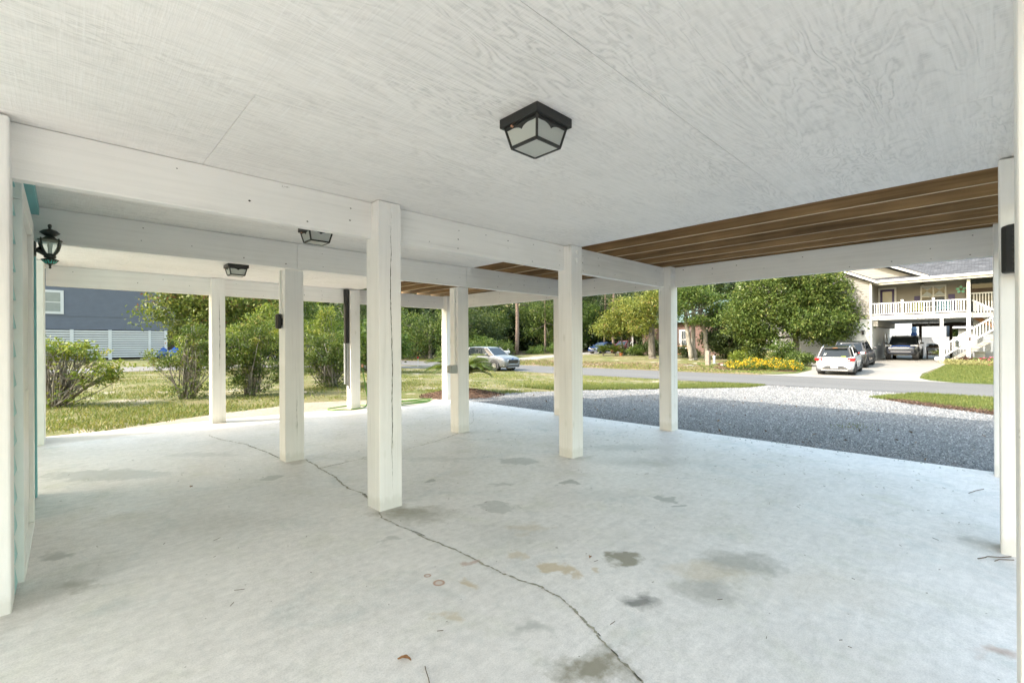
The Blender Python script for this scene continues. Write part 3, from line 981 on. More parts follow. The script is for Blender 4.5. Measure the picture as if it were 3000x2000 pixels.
# outlet box with conduit on the middle post
t = thing('outlet_box', 'grey weatherproof outlet box under a thin conduit on the middle post', 'outlet', (4.06, 5.40, .93))
MB().box(4.028, 4.122, 5.395, 5.475, .865, .985).build('box', M['greybox'], t, bevel=.006)
cv = MB().box(3.985, 4.026, 5.40, 5.47, .872, .978).build('cover', M['greybox'], t, bevel=.012)
for z in (.90, .95):
    MB().cyl((3.976, 5.435, z), .022, .01, 12, 'x').build('flap', M['greybox'], cv)
MB().tube([(4.107, 5.43, .985), (4.107, 5.43, 2.12)], .012, 10).build('conduit', M['trim'], t)
for z in (1.25, 1.9):
    MB().box(4.09, 4.123, 5.41, 5.45, z, z + .018).build('strap', M['trim'], t)
t = thing('thin_conduit', 'thin white conduit running up the second row post to the speaker', 'conduit', (1.73, 5.46, 1.66))
MB().tube([(1.728, 5.465, 1.66), (1.728, 5.465, 2.125)], .008, 8).build('pipe', M['trim'], t)
# black pipe with insulated lines at the far row
t = thing('utility_riser', 'black pipe with grey ribbed insulated lines beside the far row post', 'pipe', (4.09, 8.93, .45))
M['ribgrey'] = plain('grey_insulation', (0.36, 0.37, 0.38), 0.6, 0.15, 30)
MB().tube([(4.075, 8.97, 1.32), (4.075, 8.97, 2.40)], .052, 14).build('pipe', M['plasticblack'], t, smooth=False)
for k, (dx, za) in enumerate(((-.032, .50), (.018, .46), (.045, .40))):
    pr = []
    z = za
    while z < 1.33:
        pr += [(.020, z), (.024, z + .008)]
        z += .016
    MB().lathe(pr, 10, (4.075 + dx, 8.975 - .01 * k, 0)).build('insulated_line', M['ribgrey'], t)

# green garden hose
M['hose'] = plain('green_hose', (0.10, 0.23, 0.018), 0.4, 0.12, 30)
t = thing('garden_hose', 'bright green garden hose looped on the sand and hanging by a post', 'hose', (4.4, 8.95, 0))
def loop(cx, cy, rx, ry, a0, a1, z, n=40):
    return [(cx + rx * math.cos(a0 + (a1 - a0) * i / n), cy + ry * math.sin(a0 + (a1 - a0) * i / n), z + .006 * math.sin(i * .7)) for i in range(n + 1)]
zl = .0
pts = [(4.42, 9.0, .82), (4.45, 8.99, .6), (4.49, 8.97, .35), (4.52, 8.94, .15), (4.50, 8.9, .03)] + loop(4.15, 9.05, .42, .26, -.6, -2 * PI - .2, .012)[2:] + loop(5.2, 8.85, .78, .24, PI * .9, -PI * .95, .012)[2:] + loop(5.35, 8.9, .72, .22, PI, -PI * .6, .030)[3:]
# smooth the path
sm = [Vector(p) for p in pts]
for _ in range(2):
    sm = [sm[0]] + [(sm[i - 1] + sm[i] * 2 + sm[i + 1]) / 4 for i in range(1, len(sm) - 1)] + [sm[-1]]
MB().tube(sm, .0125, 8).build('hose', M['hose'], t, smooth=True)
MB().cyl((4.42, 9.0, .82), .02, .07, 8).build('tap', M['copper'], t)

# loose bits on the floor
M['leafbrown'] = plain('dry_leaf', (0.28, 0.13, 0.05), 0.7, 0.4, 60)
M['twig'] = plain('dry_twig', (0.13, 0.09, 0.055), 0.8, 0.3, 60)
def dry_leaf(x, y, L, w, rz, label, mat='leafbrown'):
    z = slab_z(x, y)
    b = MB()
    n = 8
    vs, fs = [], []
    for i in range(n + 1):
        u = i / n
        hw = w * math.sin(PI * min(1, u * .96 + .02)) ** .8 * (1 + .25 * math.sin(i * 2.3))
        zc = z + .004 + .008 * math.sin(u * 4)
        for s in (-1, 0, 1):
            vs.append((x + (u - .5) * L * math.cos(rz) - s * hw * math.sin(rz), y + (u - .5) * L * math.sin(rz) + s * hw * math.cos(rz), zc + abs(s) * .006))
        if i:
            q = 3 * i
            fs += [(q - 3, q - 2, q + 1, q), (q - 2, q - 1, q + 2, q + 1)]
    b.add(vs, fs)
    o = b.build('dry_leaf', M[mat])
    sm = o.modifiers.new('thick', 'SOLIDIFY')
    sm.thickness = .0015
    tag(o, label, 'leaf')
dry_leaf(.99, 1.66, .062, .010, 2.1, 'curled orange brown leaf on the bare floor near the bottom of the picture')
dry_leaf(2.27, 1.67, .03, .008, .4, 'tiny dark leaf beside the brown oil stain')
dry_leaf(.82, 5.03, .035, .01, 1.0, 'small dark leaf scrap near the left wall floor')
def twig(pts, r, label):
    o = MB().tube([(x, y, slab_z(x, y) + r + .001 + h) for x, y, h in pts], r, 6).build('twig', M['twig'])
    tag(o, label, 'twig')
twig([(1.03, 1.57, 0), (1.015, 1.54, .004), (1.0, 1.50, .001), (.985, 1.47, 0)], .0018, 'thin twig on the floor beside the curled brown leaf')
twig([(3.92, .04, 0), (3.96, .01, .004), (3.99, .0, .003), (4.04, -.06, .002), (4.1, -.1, 0)], .003, 'long curved twig at the foot of the right edge post')
twig([(3.95, -.03, 0), (3.99, -.05, .003), (4.05, -.11, 0)], .0025, 'short second twig below the long one at the right edge post')
twig([(5.85, .02, 0), (5.72, .07, .003), (5.6, .11, 0)], .0025, 'straight twig lying alone on the floor toward the gravel at right')
# pine needles and grit scattered about: one mass
b = MB()
r = random.Random(21)
for i in range(420):
    x, y = r.uniform(-.1, 6.6), r.uniform(-.2, 8.2)
    if r.random() < .5:
        x = 6.65 - abs(r.gauss(0, 1.3))
    a, L = r.uniform(0, PI), r.uniform(.008, .05) * (1 if r.random() < .5 else .4)
    b.bar((x, y, slab_z(x, y) + .002), (x + L * math.cos(a), y + L * math.sin(a), slab_z(x, y) + .003), .0018, .0018)
o = b.build('floor_litter', M['twig'])
tag(o, 'scattered pine needles and grit on the concrete floor', 'litter', kind='stuff')
# ------------------------------------------------------------------ plants
def leaf_mat(name, stops, rough=0.5, trans=0.35):
    t = NT(name)
    a = t.n('Attribute', attribute_name='tint')
    c = t.ramp(a.outputs['Fac'], stops)
    t.done(c, rough, Specular_IOR_Level=0.35)
    tl = t.n('BsdfTranslucent')
    t.l(t.mix(c, (1.0, 1.0, 0.45), 0.35, 'MULTIPLY'), tl.inputs[0])
    mx = t.n('MixShader')
    mx.inputs[0].default_value = trans
    t.l(t.b.outputs[0], mx.inputs[1])
    t.l(tl.outputs[0], mx.inputs[2])
    t.l(mx.outputs[0], t.out.inputs[0])
    return t.m
M['leaf_oak'] = leaf_mat('oak_leaves', [(0.0, (0.042, 0.075, 0.014)), (0.45, (0.09, 0.138, 0.026)), (0.85, (0.17, 0.215, 0.05)), (1.0, (0.26, 0.265, 0.08))], .5, .42)
M['leaf_yellow'] = leaf_mat('turning_leaves', [(0.0, (0.085, 0.125, 0.02)), (0.5, (0.185, 0.215, 0.038)), (0.85, (0.31, 0.29, 0.055)), (1.0, (0.33, 0.21, 0.07))])
M['leaf_dark'] = leaf_mat('dark_leaves', [(0.0, (0.018, 0.034, 0.010)), (0.5, (0.045, 0.072, 0.018)), (1.0, (0.12, 0.155, 0.04))])
M['leaf_bright'] = leaf_mat('bright_leaves', [(0.0, (0.05, 0.095, 0.016)), (0.5, (0.095, 0.155, 0.026)), (1.0, (0.18, 0.22, 0.05))])
M['leaf_shrub'] = leaf_mat('shrub_leaves', [(0.0, (0.035, 0.062, 0.012)), (0.5, (0.10, 0.15, 0.025)), (0.85, (0.20, 0.235, 0.042)), (0.97, (0.21, 0.22, 0.05)), (1.0, (0.25, 0.20, 0.06))])
M['leaf_lime'] = leaf_mat('lime_leaves', [(0.0, (0.07, 0.115, 0.015)), (0.5, (0.165, 0.22, 0.03)), (0.9, (0.27, 0.29, 0.04)), (1.0, (0.33, 0.29, 0.06))])
M['leaf_brownish'] = leaf_mat('autumn_leaves', [(0.0, (0.055, 0.09, 0.016)), (0.4, (0.125, 0.17, 0.034)), (0.75, (0.22, 0.24, 0.055)), (0.92, (0.24, 0.20, 0.065)), (1.0, (0.20, 0.09, 0.045))])
M['leaf_pine'] = leaf_mat('pine_needles', [(0.0, (0.025, 0.05, 0.018)), (0.5, (0.05, 0.085, 0.028)), (1.0, (0.10, 0.13, 0.045))])
M['leaf_palm'] = leaf_mat('sago_fronds', [(0.0, (0.035, 0.065, 0.008)), (0.6, (0.085, 0.125, 0.014)), (1.0, (0.17, 0.19, 0.03))], 0.4)
M['flower_yellow'] = leaf_mat('yellow_flowers', [(0.0, (0.62, 0.40, 0.01)), (0.6, (0.80, 0.52, 0.02)), (1.0, (0.75, 0.34, 0.015))], 0.6, 0.2)
M['flower_pink'] = leaf_mat('pink_flowers', [(0.0, (0.55, 0.03, 0.14)), (1.0, (0.75, 0.20, 0.35))], 0.6, 0.2)
M['leaf_straw'] = leaf_mat('variegated_grass', [(0.0, (0.16, 0.18, 0.05)), (0.5, (0.42, 0.40, 0.18)), (1.0, (0.60, 0.56, 0.33))])
M['leaf_reddark'] = leaf_mat('dark_red_leaves', [(0.0, (0.045, 0.018, 0.014)), (1.0, (0.13, 0.06, 0.04))])
def bark(name, a, b_):
    t = NT(name)
    n = t.noise(t.pos((7, 7, 1.8)), 1.6, 6, 0.68, 0.5)
    c = t.mix(a, b_, t.ramp(n, [(0.35, 0.0), (0.65, 1.0)]))
    return t.done(c, 0.9, t.bump(n, 0.9, 0.04))
M['bark'] = bark('grey_bark', (0.085, 0.07, 0.058), (0.24, 0.215, 0.185))
M['barkpale'] = bark('pale_bark', (0.16, 0.14, 0.115), (0.36, 0.33, 0.285))
M['barkpine'] = bark('pine_bark', (0.09, 0.06, 0.045), (0.25, 0.185, 0.145))
M['stem'] = bark('grey_stems', (0.12, 0.10, 0.082), (0.29, 0.26, 0.225))

def leaf_cloud(centers, size, r, asp=0.5, up=0.25, tint=None, size_var=0.35, droop=0.0):
    n = len(centers)
    d = r.normal(size=(n, 3))
    d[:, 2] += up
    d /= np.linalg.norm(d, axis=1)[:, None] + 1e-9
    a = r.normal(size=(n, 3))
    a[:, 2] -= droop
    a -= d * (a * d).sum(1)[:, None]
    a /= np.linalg.norm(a, axis=1)[:, None] + 1e-9
    b = np.cross(d, a)
    s = (size * (1 + r.uniform(-size_var, size_var, n)))[:, None]
    L, Wd = a * s, b * s * asp
    fold = d * s * 0.16
    v = np.stack([centers - L * .5, centers + Wd * .5 + fold, centers + L * .5, centers - Wd * .5 + fold], 1).reshape(-1, 3)
    f = np.arange(4 * n).reshape(n, 4)
    if tint is None:
        tint = r.beta(2, 2.4, n)
    return v, f, tint

def lobes_pts(lobes, n_clump, per, spread, r, shell=0.55, ztop_bias=0.0):
    """leaf positions in clumps through the volume of a set of ellipsoid lobes"""
    lobes = np.array(lobes, float)
    vol = lobes[:, 3] * lobes[:, 4] * lobes[:, 5]
    w = vol ** (2 / 3)
    k = r.choice(len(lobes), n_clump, p=w / w.sum())
    d = r.normal(size=(n_clump, 3))
    d /= np.linalg.norm(d, axis=1)[:, None]
    rad_ = r.uniform(shell, 1.02, n_clump) ** 0.8 * np.clip(r.normal(1.0, .22, n_clump), .55, 1.6)
    cc = lobes[k, :3] + d * lobes[k, 3:] * rad_[:, None]
    ct = np.clip(r.normal(.44, .2, n_clump), 0, 1)
    pts = np.repeat(cc, per, 0) + np.clip(r.normal(size=(n_clump * per, 3)), -2, 2) * spread * np.array([1, 1, .7])
    tint = np.clip(np.repeat(ct, per) + r.normal(0, .16, n_clump * per), 0, 1)
    return pts, tint, cc

def limb(mb, p, q, r0, r1, r, sag=0.12, n=5, sides=7):
    p, q = Vector(p), Vector(q)
    L = (q - p).length
    pts, rs = [], []
    o1 = Vector((r.uniform(-1, 1), r.uniform(-1, 1), r.uniform(-.4, .8))) * L * sag
    for i in range(n + 1):
        t = i / n
        pts.append(p.lerp(q, t) + o1 * math.sin(PI * t) + Vector((r.uniform(-1, 1), r.uniform(-1, 1), 0)) * L * .012 * (0 < i < n))
        rs.append(r0 + (r1 - r0) * t)
    mb.tube(pts, rs, sides)
    return pts

def tree(name, label, cat, base, lobes, leaf, leaf_size, n_clump, per, spread, trunk_r, seedv, trunks=None, fork=0.45,
         bark_m='bark', group=None, asp=0.5, limbs=7, shell=0.5, trunk_top=None, tint_shift=0.0, lean=(0, 0)):
    r = np.random.default_rng(seedv)
    pr = random.Random(seedv)
    bx, by = base
    bz = float(tz(bx, by)) - .06
    t = thing(name, label, cat, (bx, by, bz + .06), 0, group)
    lobes = [(bx + l[0], by + l[1], bz + l[2], l[3], l[4], l[5]) for l in lobes]
    mb = MB()
    cz = sum(l[2] for l in lobes) / len(lobes)
    cx = sum(l[0] for l in lobes) / len(lobes)
    cy = sum(l[1] for l in lobes) / len(lobes)
    for (dx, dy, lx, ly) in (trunks or [(0, 0, lean[0], lean[1])]):
        top_z = trunk_top + bz if trunk_top else cz + .2 * (cz - bz)
        f = Vector((bx + dx + lx, by + dy + ly, bz + (top_z - bz) * fork))
        limb(mb, (bx + dx, by + dy, bz), f, trunk_r * 1.15, trunk_r * .78, pr, .05, 7, 10)
        mb.tube([(bx + dx, by + dy, bz), (bx + dx, by + dy, bz + .25)], [trunk_r * 1.5, trunk_r * 1.1], 10)
        top = Vector((f.x * .5 + cx * .5, f.y * .5 + cy * .5, top_z))
        limb(mb, f, top, trunk_r * .78, trunk_r * .25, pr, .08)
        ls = lobes if len(lobes) <= limbs else pr.sample(lobes, limbs)
        for l in ls:
            s = f.lerp(top, pr.uniform(0, .7))
            e = pr.uniform(.6, .95)
            pts = limb(mb, s, (l[0], l[1], l[2]), trunk_r * .42, trunk_r * .10, pr, .10)
            for _ in range(4):
                a = Vector((pr.gauss(0, 1), pr.gauss(0, 1), pr.gauss(.2, 1))).normalized()
                limb(mb, pts[pr.randint(2, len(pts) - 1)], (l[0] + a.x * l[3] * e, l[1] + a.y * l[4] * e, l[2] + a.z * l[5] * e), trunk_r * .14, trunk_r * .04, pr, .1, 4, 5)
    mb.build('trunk', M[bark_m], t, smooth=True)
    pts, tint, cc = lobes_pts(lobes, n_clump, per, spread, r, shell)
    keep = pts[:, 2] > bz + .1
    v, f, ti = leaf_cloud(pts[keep], leaf_size, r, asp, tint=np.clip(tint[keep] + tint_shift, 0, 1))
    np_obj('crown', v, f, M[leaf], ti, t)
    return t

def rand_lobes(seedv, n, R, zc, zr, rl, flat=0.8):
    r = random.Random(seedv)
    out = []
    for i in range(n):
        a, q = 2 * PI * (i + r.uniform(-.3, .3)) / n * 2.4, math.sqrt(r.uniform(.05, 1))
        z = zc + zr * r.uniform(-1, 1) * math.sqrt(max(0, 1 - q * q * .7))
        s = rl * r.uniform(.6, 1.35)
        out.append((R * q * math.cos(a), R * q * math.sin(a), z, s, s, s * flat))
    return out

# --- shrubs along the left yard
def shrub(name, label, base, seedv, stems, leaf, n_clump, per, leaf_size, crown_lobes, bare=0.5, spread=.10, group=None, stem_r=.011, tint_shift=0.0, skirt=0):
    r = np.random.default_rng(seedv)
    pr = random.Random(seedv)
    bx, by = base
    bz = float(tz(bx, by)) - .03
    t = thing(name, label, 'shrub', (bx, by, bz + .03), 0, group)
    mb = MB()
    lob = [(bx + l[0], by + l[1], bz + l[2], l[3], l[4], l[5]) for l in crown_lobes]
    tips = []
    for i in range(stems):
        l = pr.choice(lob)
        a = np.random.default_rng(seedv * 100 + i).normal(size=3)
        a /= np.linalg.norm(a)
        e = pr.uniform(.3, 1.0)
        q = (l[0] + a[0] * l[3] * e, l[1] + a[1] * l[4] * e, l[2] + a[2] * l[5] * e)
        p = (bx + pr.gauss(0, .07), by + pr.gauss(0, .07), bz)
        rr0 = stem_r * pr.uniform(.7, 1.9)
        pts = limb(mb, p, q, rr0, rr0 * .3, pr, .13, 6, 5)
        for k in (3, 5):
            for _ in range(1 + (bare > .6)):
                d = Vector((pr.gauss(0, 1), pr.gauss(0, 1), pr.gauss(.5, .7))).normalized() * pr.uniform(.12, .35)
                e2 = pts[k] + d
                mb.tube([pts[k], pts[k].lerp(e2, .5) + Vector((0, 0, .01)), e2], [rr0 * .42, rr0 * .3, rr0 * .15], 4)
                tips.append(tuple(e2))
    mb.build('stems', M['stem'], t, smooth=True)
    pts, tint, cc = lobes_pts(lob, n_clump, per, spread, r, .45)
    if tips:
        tp = np.array(tips)
        tp = tp[r.random(len(tp)) < (1 - bare)]
        if len(tp):
            p2 = np.repeat(tp, 7, 0) + r.normal(size=(len(tp) * 7, 3)) * .05
            pts = np.vstack([pts, p2])
            tint = np.concatenate([tint, np.clip(r.normal(.5, .2, len(p2)), 0, 1)])
    if skirt:
        a = r.uniform(0, 2 * PI, skirt)
        q = np.sqrt(r.random(skirt)) * .55
        p3 = np.stack([bx + q * np.cos(a), by + q * np.sin(a), bz + r.uniform(.05, .4, skirt)], -1)
        pts = np.vstack([pts, p3])
        tint = np.concatenate([tint, np.clip(r.normal(.35, .2, skirt), 0, 1)])
    keep = pts[:, 2] > bz + .05
    v, f, ti = leaf_cloud(pts[keep], leaf_size, r, .48, tint=np.clip(tint[keep] + tint_shift, 0, 1))
    np_obj('leaves', v, f, M[leaf], ti, t)
    return t
GS = 'shrubs along the left yard'
# camera-lateral direction at the left yard is roughly (.72, -.70)
def lat(d, h, f=0.0):
    return (d * .717 + f * .697, -d * .697 + f * .717, h)
def LB(d, h, f, a, b_, c):
    x, y, z = lat(d, h, f)
    return (x, y, z, a, b_, c)
shrub('straggly_shrub', 'leaning half bare shrub with lime tips nearest the left white corner', (-.15, 14.3), 31, 85, 'leaf_lime', 170, 24, .075,
      [LB(-.35, 1.25, 0, .62, .55, .28), LB(.12, 1.36, 0, .55, .5, .22), LB(.45, 1.12, .1, .4, .4, .2), LB(-.9, 1.0, 0, .5, .5, .4), LB(1.0, .75, 0, .5, .3, .25)], .9, .07, GS, .013, .12, 260)
shrub('straggly_shrub', 'bushy grey stemmed shrub left of the nearest far row post', (2.24, 14.1), 32, 52, 'leaf_shrub', 200, 26, .062,
      [LB(.25, 1.35, 0, .5, .5, .35), LB(-.55, 1.02, 0, .55, .45, .25), LB(.55, .95, .1, .45, .45, .35), LB(0, 1.0, .2, .5, .5, .3), LB(.2, 1.75, 0, .25, .25, .22)], .6, .07, GS, .012, .1, 420)
shrub('leafy_shrub', 'tall leafy shrub with lime green shoots between two left posts', (3.5, 13.6), 33, 30, 'leaf_shrub', 300, 32, .06,
      [LB(-.15, .75, 0, .55, .5, .5), LB(.05, 1.25, 0, .45, .42, .4), LB(.3, 1.75, 0, .42, .4, .38), LB(-.3, 1.6, .1, .35, .35, .3), LB(.8, .75, .2, .45, .45, .45)], .4, .075, GS, .011, .08, 300)
shrub('leafy_shrub', 'lime topped shoots with reddish tips rising above the tall leafy shrub', (3.95, 14.6), 36, 22, 'leaf_lime', 150, 22, .06,
      [LB(0, 1.9, 0, .4, .4, .4), LB(.35, 2.2, 0, .3, .3, .32), LB(-.45, 1.7, 0, .4, .4, .3), LB(.4, 1.5, 0, .5, .4, .35)], .4, .08, GS, .011, .08)
shrub('leafy_shrub', 'round dark shrub with thick trunk beside the black riser pipe', (6.0, 14.3), 34, 34, 'leaf_shrub', 280, 32, .06,
      [LB(-.25, .95, 0, .65, .6, .42), LB(.25, .8, .1, .5, .5, .42), LB(-.1, 1.4, 0, .6, .5, .3), LB(-.7, .7, 0, .5, .4, .35), LB(.6, 1.0, .2, .4, .4, .4)], .5, .075, GS, .02, .02, 600)
shrub('leafy_shrub', 'lime shoots with red tips behind the round dark shrub', (6.2, 15.3), 35, 24, 'leaf_lime', 190, 24, .062,
      [LB(.0, 1.9, 0, .55, .5, .4), LB(.1, 2.4, 0, .3, .3, .35), LB(-.8, 1.7, 0, .6, .5, .45), LB(-1.3, 2.0, .2, .6, .5, .5)], .4, .08, GS, .011, .08)

# sago palm: arching feather fronds
def sago(loc, label, n_fr, L, seedv, group=None, pot=None, rise=0.9, scale=1.0):
    pr = random.Random(seedv)
    x0, y0, z0 = loc
    t = thing('sago_palm', label, 'palm', loc, 0, group)
    pr2 = []
    for k in range(12):
        pr2 += [(.10 * scale * (1 - .25 * k / 12) * (1.12 if k % 2 else .95), .03 * k * scale)]
    MB().lathe(pr2, 12, loc).build('stem', M['bark'], t)
    zt = z0 + .33 * scale
    V_, F_, T_ = [], [], []
    ribs = MB()
    for i in range(n_fr):
        an = 2 * PI * (i * .382) + pr.uniform(-.2, .2)
        el = rise * (1 - .75 * (i / n_fr)) + pr.uniform(-.12, .12)
        LL = L * pr.uniform(.85, 1.1)
        pts = []
        p = Vector((x0, y0, zt))
        e = el + .45
        n = 14
        for k in range(n + 1):
            pts.append(p.copy())
            d = Vector((math.cos(an) * math.cos(e), math.sin(an) * math.cos(e), math.sin(e)))
            p = p + d * LL / n
            e -= (1.35 / n) * (0.6 + .9 * k / n)
        ribs.tube(pts, [.008 * scale * (1 - .8 * k / n) for k in range(n + 1)], 4)
        side = Vector((-math.sin(an), math.cos(an), 0))
        tt = pr.uniform(.2, .9)
        m = 34
        for k in range(2, m):
            u = k / m
            q = u * n
            a_, b_ = pts[int(q)], pts[min(int(q) + 1, n)]
            c = a_.lerp(b_, q - int(q))
            fw = (b_ - a_).normalized() if (b_ - a_).length else Vector((0, 0, 1))
            ll = LL * .20 * (math.sin(PI * (u * .86 + .1)) ** .7)
            upv = side.cross(fw)
            for s in (-1, 1):
                dirv = (side * s * .85 + fw * .55 + upv * -.28 * 1 + Vector((0, 0, .05))).normalized()
                tip = c + dirv * ll
                wv = fw * .017 * scale
                k0 = len(V_)
                V_ += [c - wv, c + wv, tip + wv * .2, tip - wv * .2]
                F_.append((k0, k0 + 1, k0 + 2, k0 + 3))
                T_.append(min(1, max(0, tt + pr.gauss(0, .12))))
    ribs.build('frond_ribs', M['stem'], t)
    np_obj('fronds', np.array([tuple(v) for v in V_]), np.array(F_), M['leaf_palm'], np.array(T_), t)
    return t
sago((7.98, 10.25, .02), 'sago palm with arching fronds by the mulch mound', 46, 1.12, 5, rise=.62)
sago((43.9, 30.3, -.12), 'left bushy sago clump in front of the blue car', 40, 1.35, 6, 'sago clumps beyond the road')
sago((44.2, 28.9, -.12), 'right bushy sago clump in front of the red car', 44, 1.45, 7, 'sago clumps beyond the road')

# --- trees
tree('sweetgum_tree', 'spreading tree with browning leaves before the blue grey house', 'tree', (5.2, 26.2),
     [LB(-2.3, 3.0, 0, 1.3, 1.2, .8), LB(-1.2, 3.6, 0, 1.3, 1.2, .9), LB(.2, 3.7, 0, 1.5, 1.4, 1.0), LB(1.6, 3.6, .3, 1.4, 1.3, 1.0), LB(-.8, 2.6, 0, 1.2, 1.0, .7),
      LB(.6, 2.5, .2, 1.3, 1.1, .8), LB(2.6, 3.2, .4, 1.2, 1.1, .9), LB(-1.8, 4.2, 0, 1.2, 1.2, .8), LB(0, 4.8, 0, 1.6, 1.5, .9), LB(1.8, 2.2, .3, 1.1, 1.0, .8), LB(-1.3, 1.9, 0, .7, .7, .5)],
     'leaf_brownish', .16, 1000, 15, .2, .14, 41, limbs=10, shell=.4)
GW = 'trees of the wood behind the left yard'
k = 0
for (bx, by, R, h, lf, lbl) in ((9.8, 29.5, 2.6, 4.6, 'leaf_oak', 'dark green oak behind the second and third left posts'),
                           (15.5, 33.5, 3.0, 5.2, 'leaf_dark', 'dark dense tree beside the white far house'),
                           (12.2, 24.0, 1.7, 2.7, 'leaf_bright', 'bright green young tree behind the lime shoots'),
                           (31.5, 46.5, 4.2, 6.2, 'leaf_oak', 'broad oak at the far left bend of the road'),
                           (36.5, 47.0, 4.0, 6.4, 'leaf_dark', 'rounded dark oak beside the bend of the road')):
    k += 1
    tree('oak_tree', lbl, 'tree', (bx, by), rand_lobes(50 + k, 12, R, h * .62, h * .40, R * .48), lf, .17 if R < 3.5 else .22, 1150, 12, .30, .13 + .02 * R, 60 + k, group=GW, limbs=8, shell=.35)
# low scrub along the foot of the wood, left of the silver car
k = 0
for (bx, by, R, h, lf, lbl) in ((31.0, 41.0, 1.9, 1.7, 'leaf_bright', 'bright low scrub bush at the road bend, left one'), (33.5, 40.5, 2.0, 2.0, 'leaf_bright', 'bright low scrub bush at the road bend, middle one'), (36.8, 40.6, 1.9, 1.8, 'leaf_oak', 'darker low scrub bush nearest the silver car')):
    k += 1
    tree('scrub_bush', lbl, 'bush', (bx, by), rand_lobes(80 + k, 9, R * .8, h * .55, h * .45, R * .5), lf, .16, 620, 12, .2, .07, 85 + k, group='low scrub at the road bend', limbs=5, shell=.3)

# leaning oaks and pines behind the silver car
def forest_tree(bx, by, R, h, zl, lf, seedv, label, trunk_r=.16, lean=(0, 0), name='oak_tree', bk='bark', n=1000, size=.24):
    return tree(name, label, 'tree', (bx, by), [(l[0] + lean[0] * 1.1, l[1] + lean[1] * 1.1, l[2], l[3], l[4], l[5]) for l in rand_lobes(seedv, 13, R, zl, h, R * .44)], lf, size, n, 12, .38, trunk_r, seedv,
                group='trees of the wood beyond the road', limbs=8, shell=.35, lean=lean, bark_m=bk)
forest_tree(46.2, 49.3, 3.6, 2.4, 5.6, 'leaf_oak', 101, 'leaning oak with two pale bent trunks behind the silver car', .2, (-1.8, 1.5), bk='barkpale')
forest_tree(47.5, 50.3, 3.4, 2.2, 5.2, 'leaf_dark', 102, 'second leaning oak close behind the first', .17, (-2.6, 2.0), bk='barkpale')
forest_tree(52.5, 47.0, 3.6, 3.2, 4.6, 'leaf_oak', 103, 'leafy oak right of the tall pine trunk')
forest_tree(55.5, 44.5, 3.4, 3.2, 4.2, 'leaf_bright', 104, 'bright oak hanging over the side driveway')
forest_tree(58.5, 46.5, 4.0, 4.5, 6.6, 'leaf_dark', 105, 'dark oak deep behind the side driveway')
forest_tree(43.0, 53.5, 4.5, 3.8, 5.8, 'leaf_dark', 106, 'dark oak behind the leaning trunks')
forest_tree(62.0, 37.5, 4.2, 4.2, 6.0, 'leaf_dark', 107, 'dark oak shading the blue car')
forest_tree(66.0, 33.0, 4.6, 4.4, 6.2, 'leaf_dark', 108, 'dark oak shading the red car')
forest_tree(60.5, 29.5, 3.6, 3.6, 5.2, 'leaf_oak', 109, 'oak behind the yellow green tree')
forest_tree(57.0, 16.5, 4.6, 4.2, 6.4, 'leaf_dark', 110, 'dark oak behind the brick house')
forest_tree(43.8, 16.6, 1.9, 2.2, 3.0, 'leaf_dark', 111, 'dark shaded tree between brick house and live oak', .14)
def pine(bx, by, H_, r0, seedv, label, zl=7.0):
    pr = random.Random(seedv)
    r = np.random.default_rng(seedv)
    bz = float(tz(bx, by)) - .05
    t = thing('pine_tree', label, 'pine', (bx, by, bz + .05), 0, 'tall pines beyond the road')
    mb = MB()
    pts = [(bx + .10 * math.sin(i * .9 + seedv), by + .08 * math.cos(i * .7), bz + H_ * i / 10) for i in range(11)]
    mb.tube(pts, [r0 * (1.1 - .75 * i / 10) for i in range(11)], 10)
    cl = []
    for i in range(34):
        z = bz + zl + (H_ - zl) * (i / 34) ** .9
        a = i * 2.4 + pr.uniform(-.4, .4)
        L = (1 - .7 * (z - bz - zl) / (H_ - zl)) * pr.uniform(1.6, 2.8)
        q = (bx + L * math.cos(a), by + L * math.sin(a), z + pr.uniform(-.2, .5))
        limb(mb, (bx, by, z - .2), q, .05, .015, pr, .08, 4, 5)
        for _ in range(5):
            u = pr.uniform(.45, 1.05)
            cl.append((bx + L * u * math.cos(a) + pr.gauss(0, .25), by + L * u * math.sin(a) + pr.gauss(0, .25), z + pr.uniform(-.1, .5)))
    mb.build('trunk', M['barkpine'], t, smooth=True)
    cl = np.array(cl)
    p = np.repeat(cl, 26, 0) + r.normal(size=(len(cl) * 26, 3)) * .26
    v, f, ti = leaf_cloud(p, .34, r, .09, up=.6)
    np_obj('crown', v, f, M['leaf_pine'], ti, t)
pine(43.6, 43.9, 17, .27, 201, 'thick bare pine trunk standing behind the silver car', 6.8)
pine(50.5, 45.0, 16, .16, 202, 'thin pine trunk in the wood left of the middle post', 5.5)
pine(55.5, 36.6, 17, .19, 203, 'slim pine trunk above the blue car', 6.4)
pine(59.5, 40.8, 16, .16, 204, 'slender pine farther behind the blue car', 5.8)
pine(46.5, 55.5, 16, .17, 205, 'pine at the left end of the wood', 5.0)

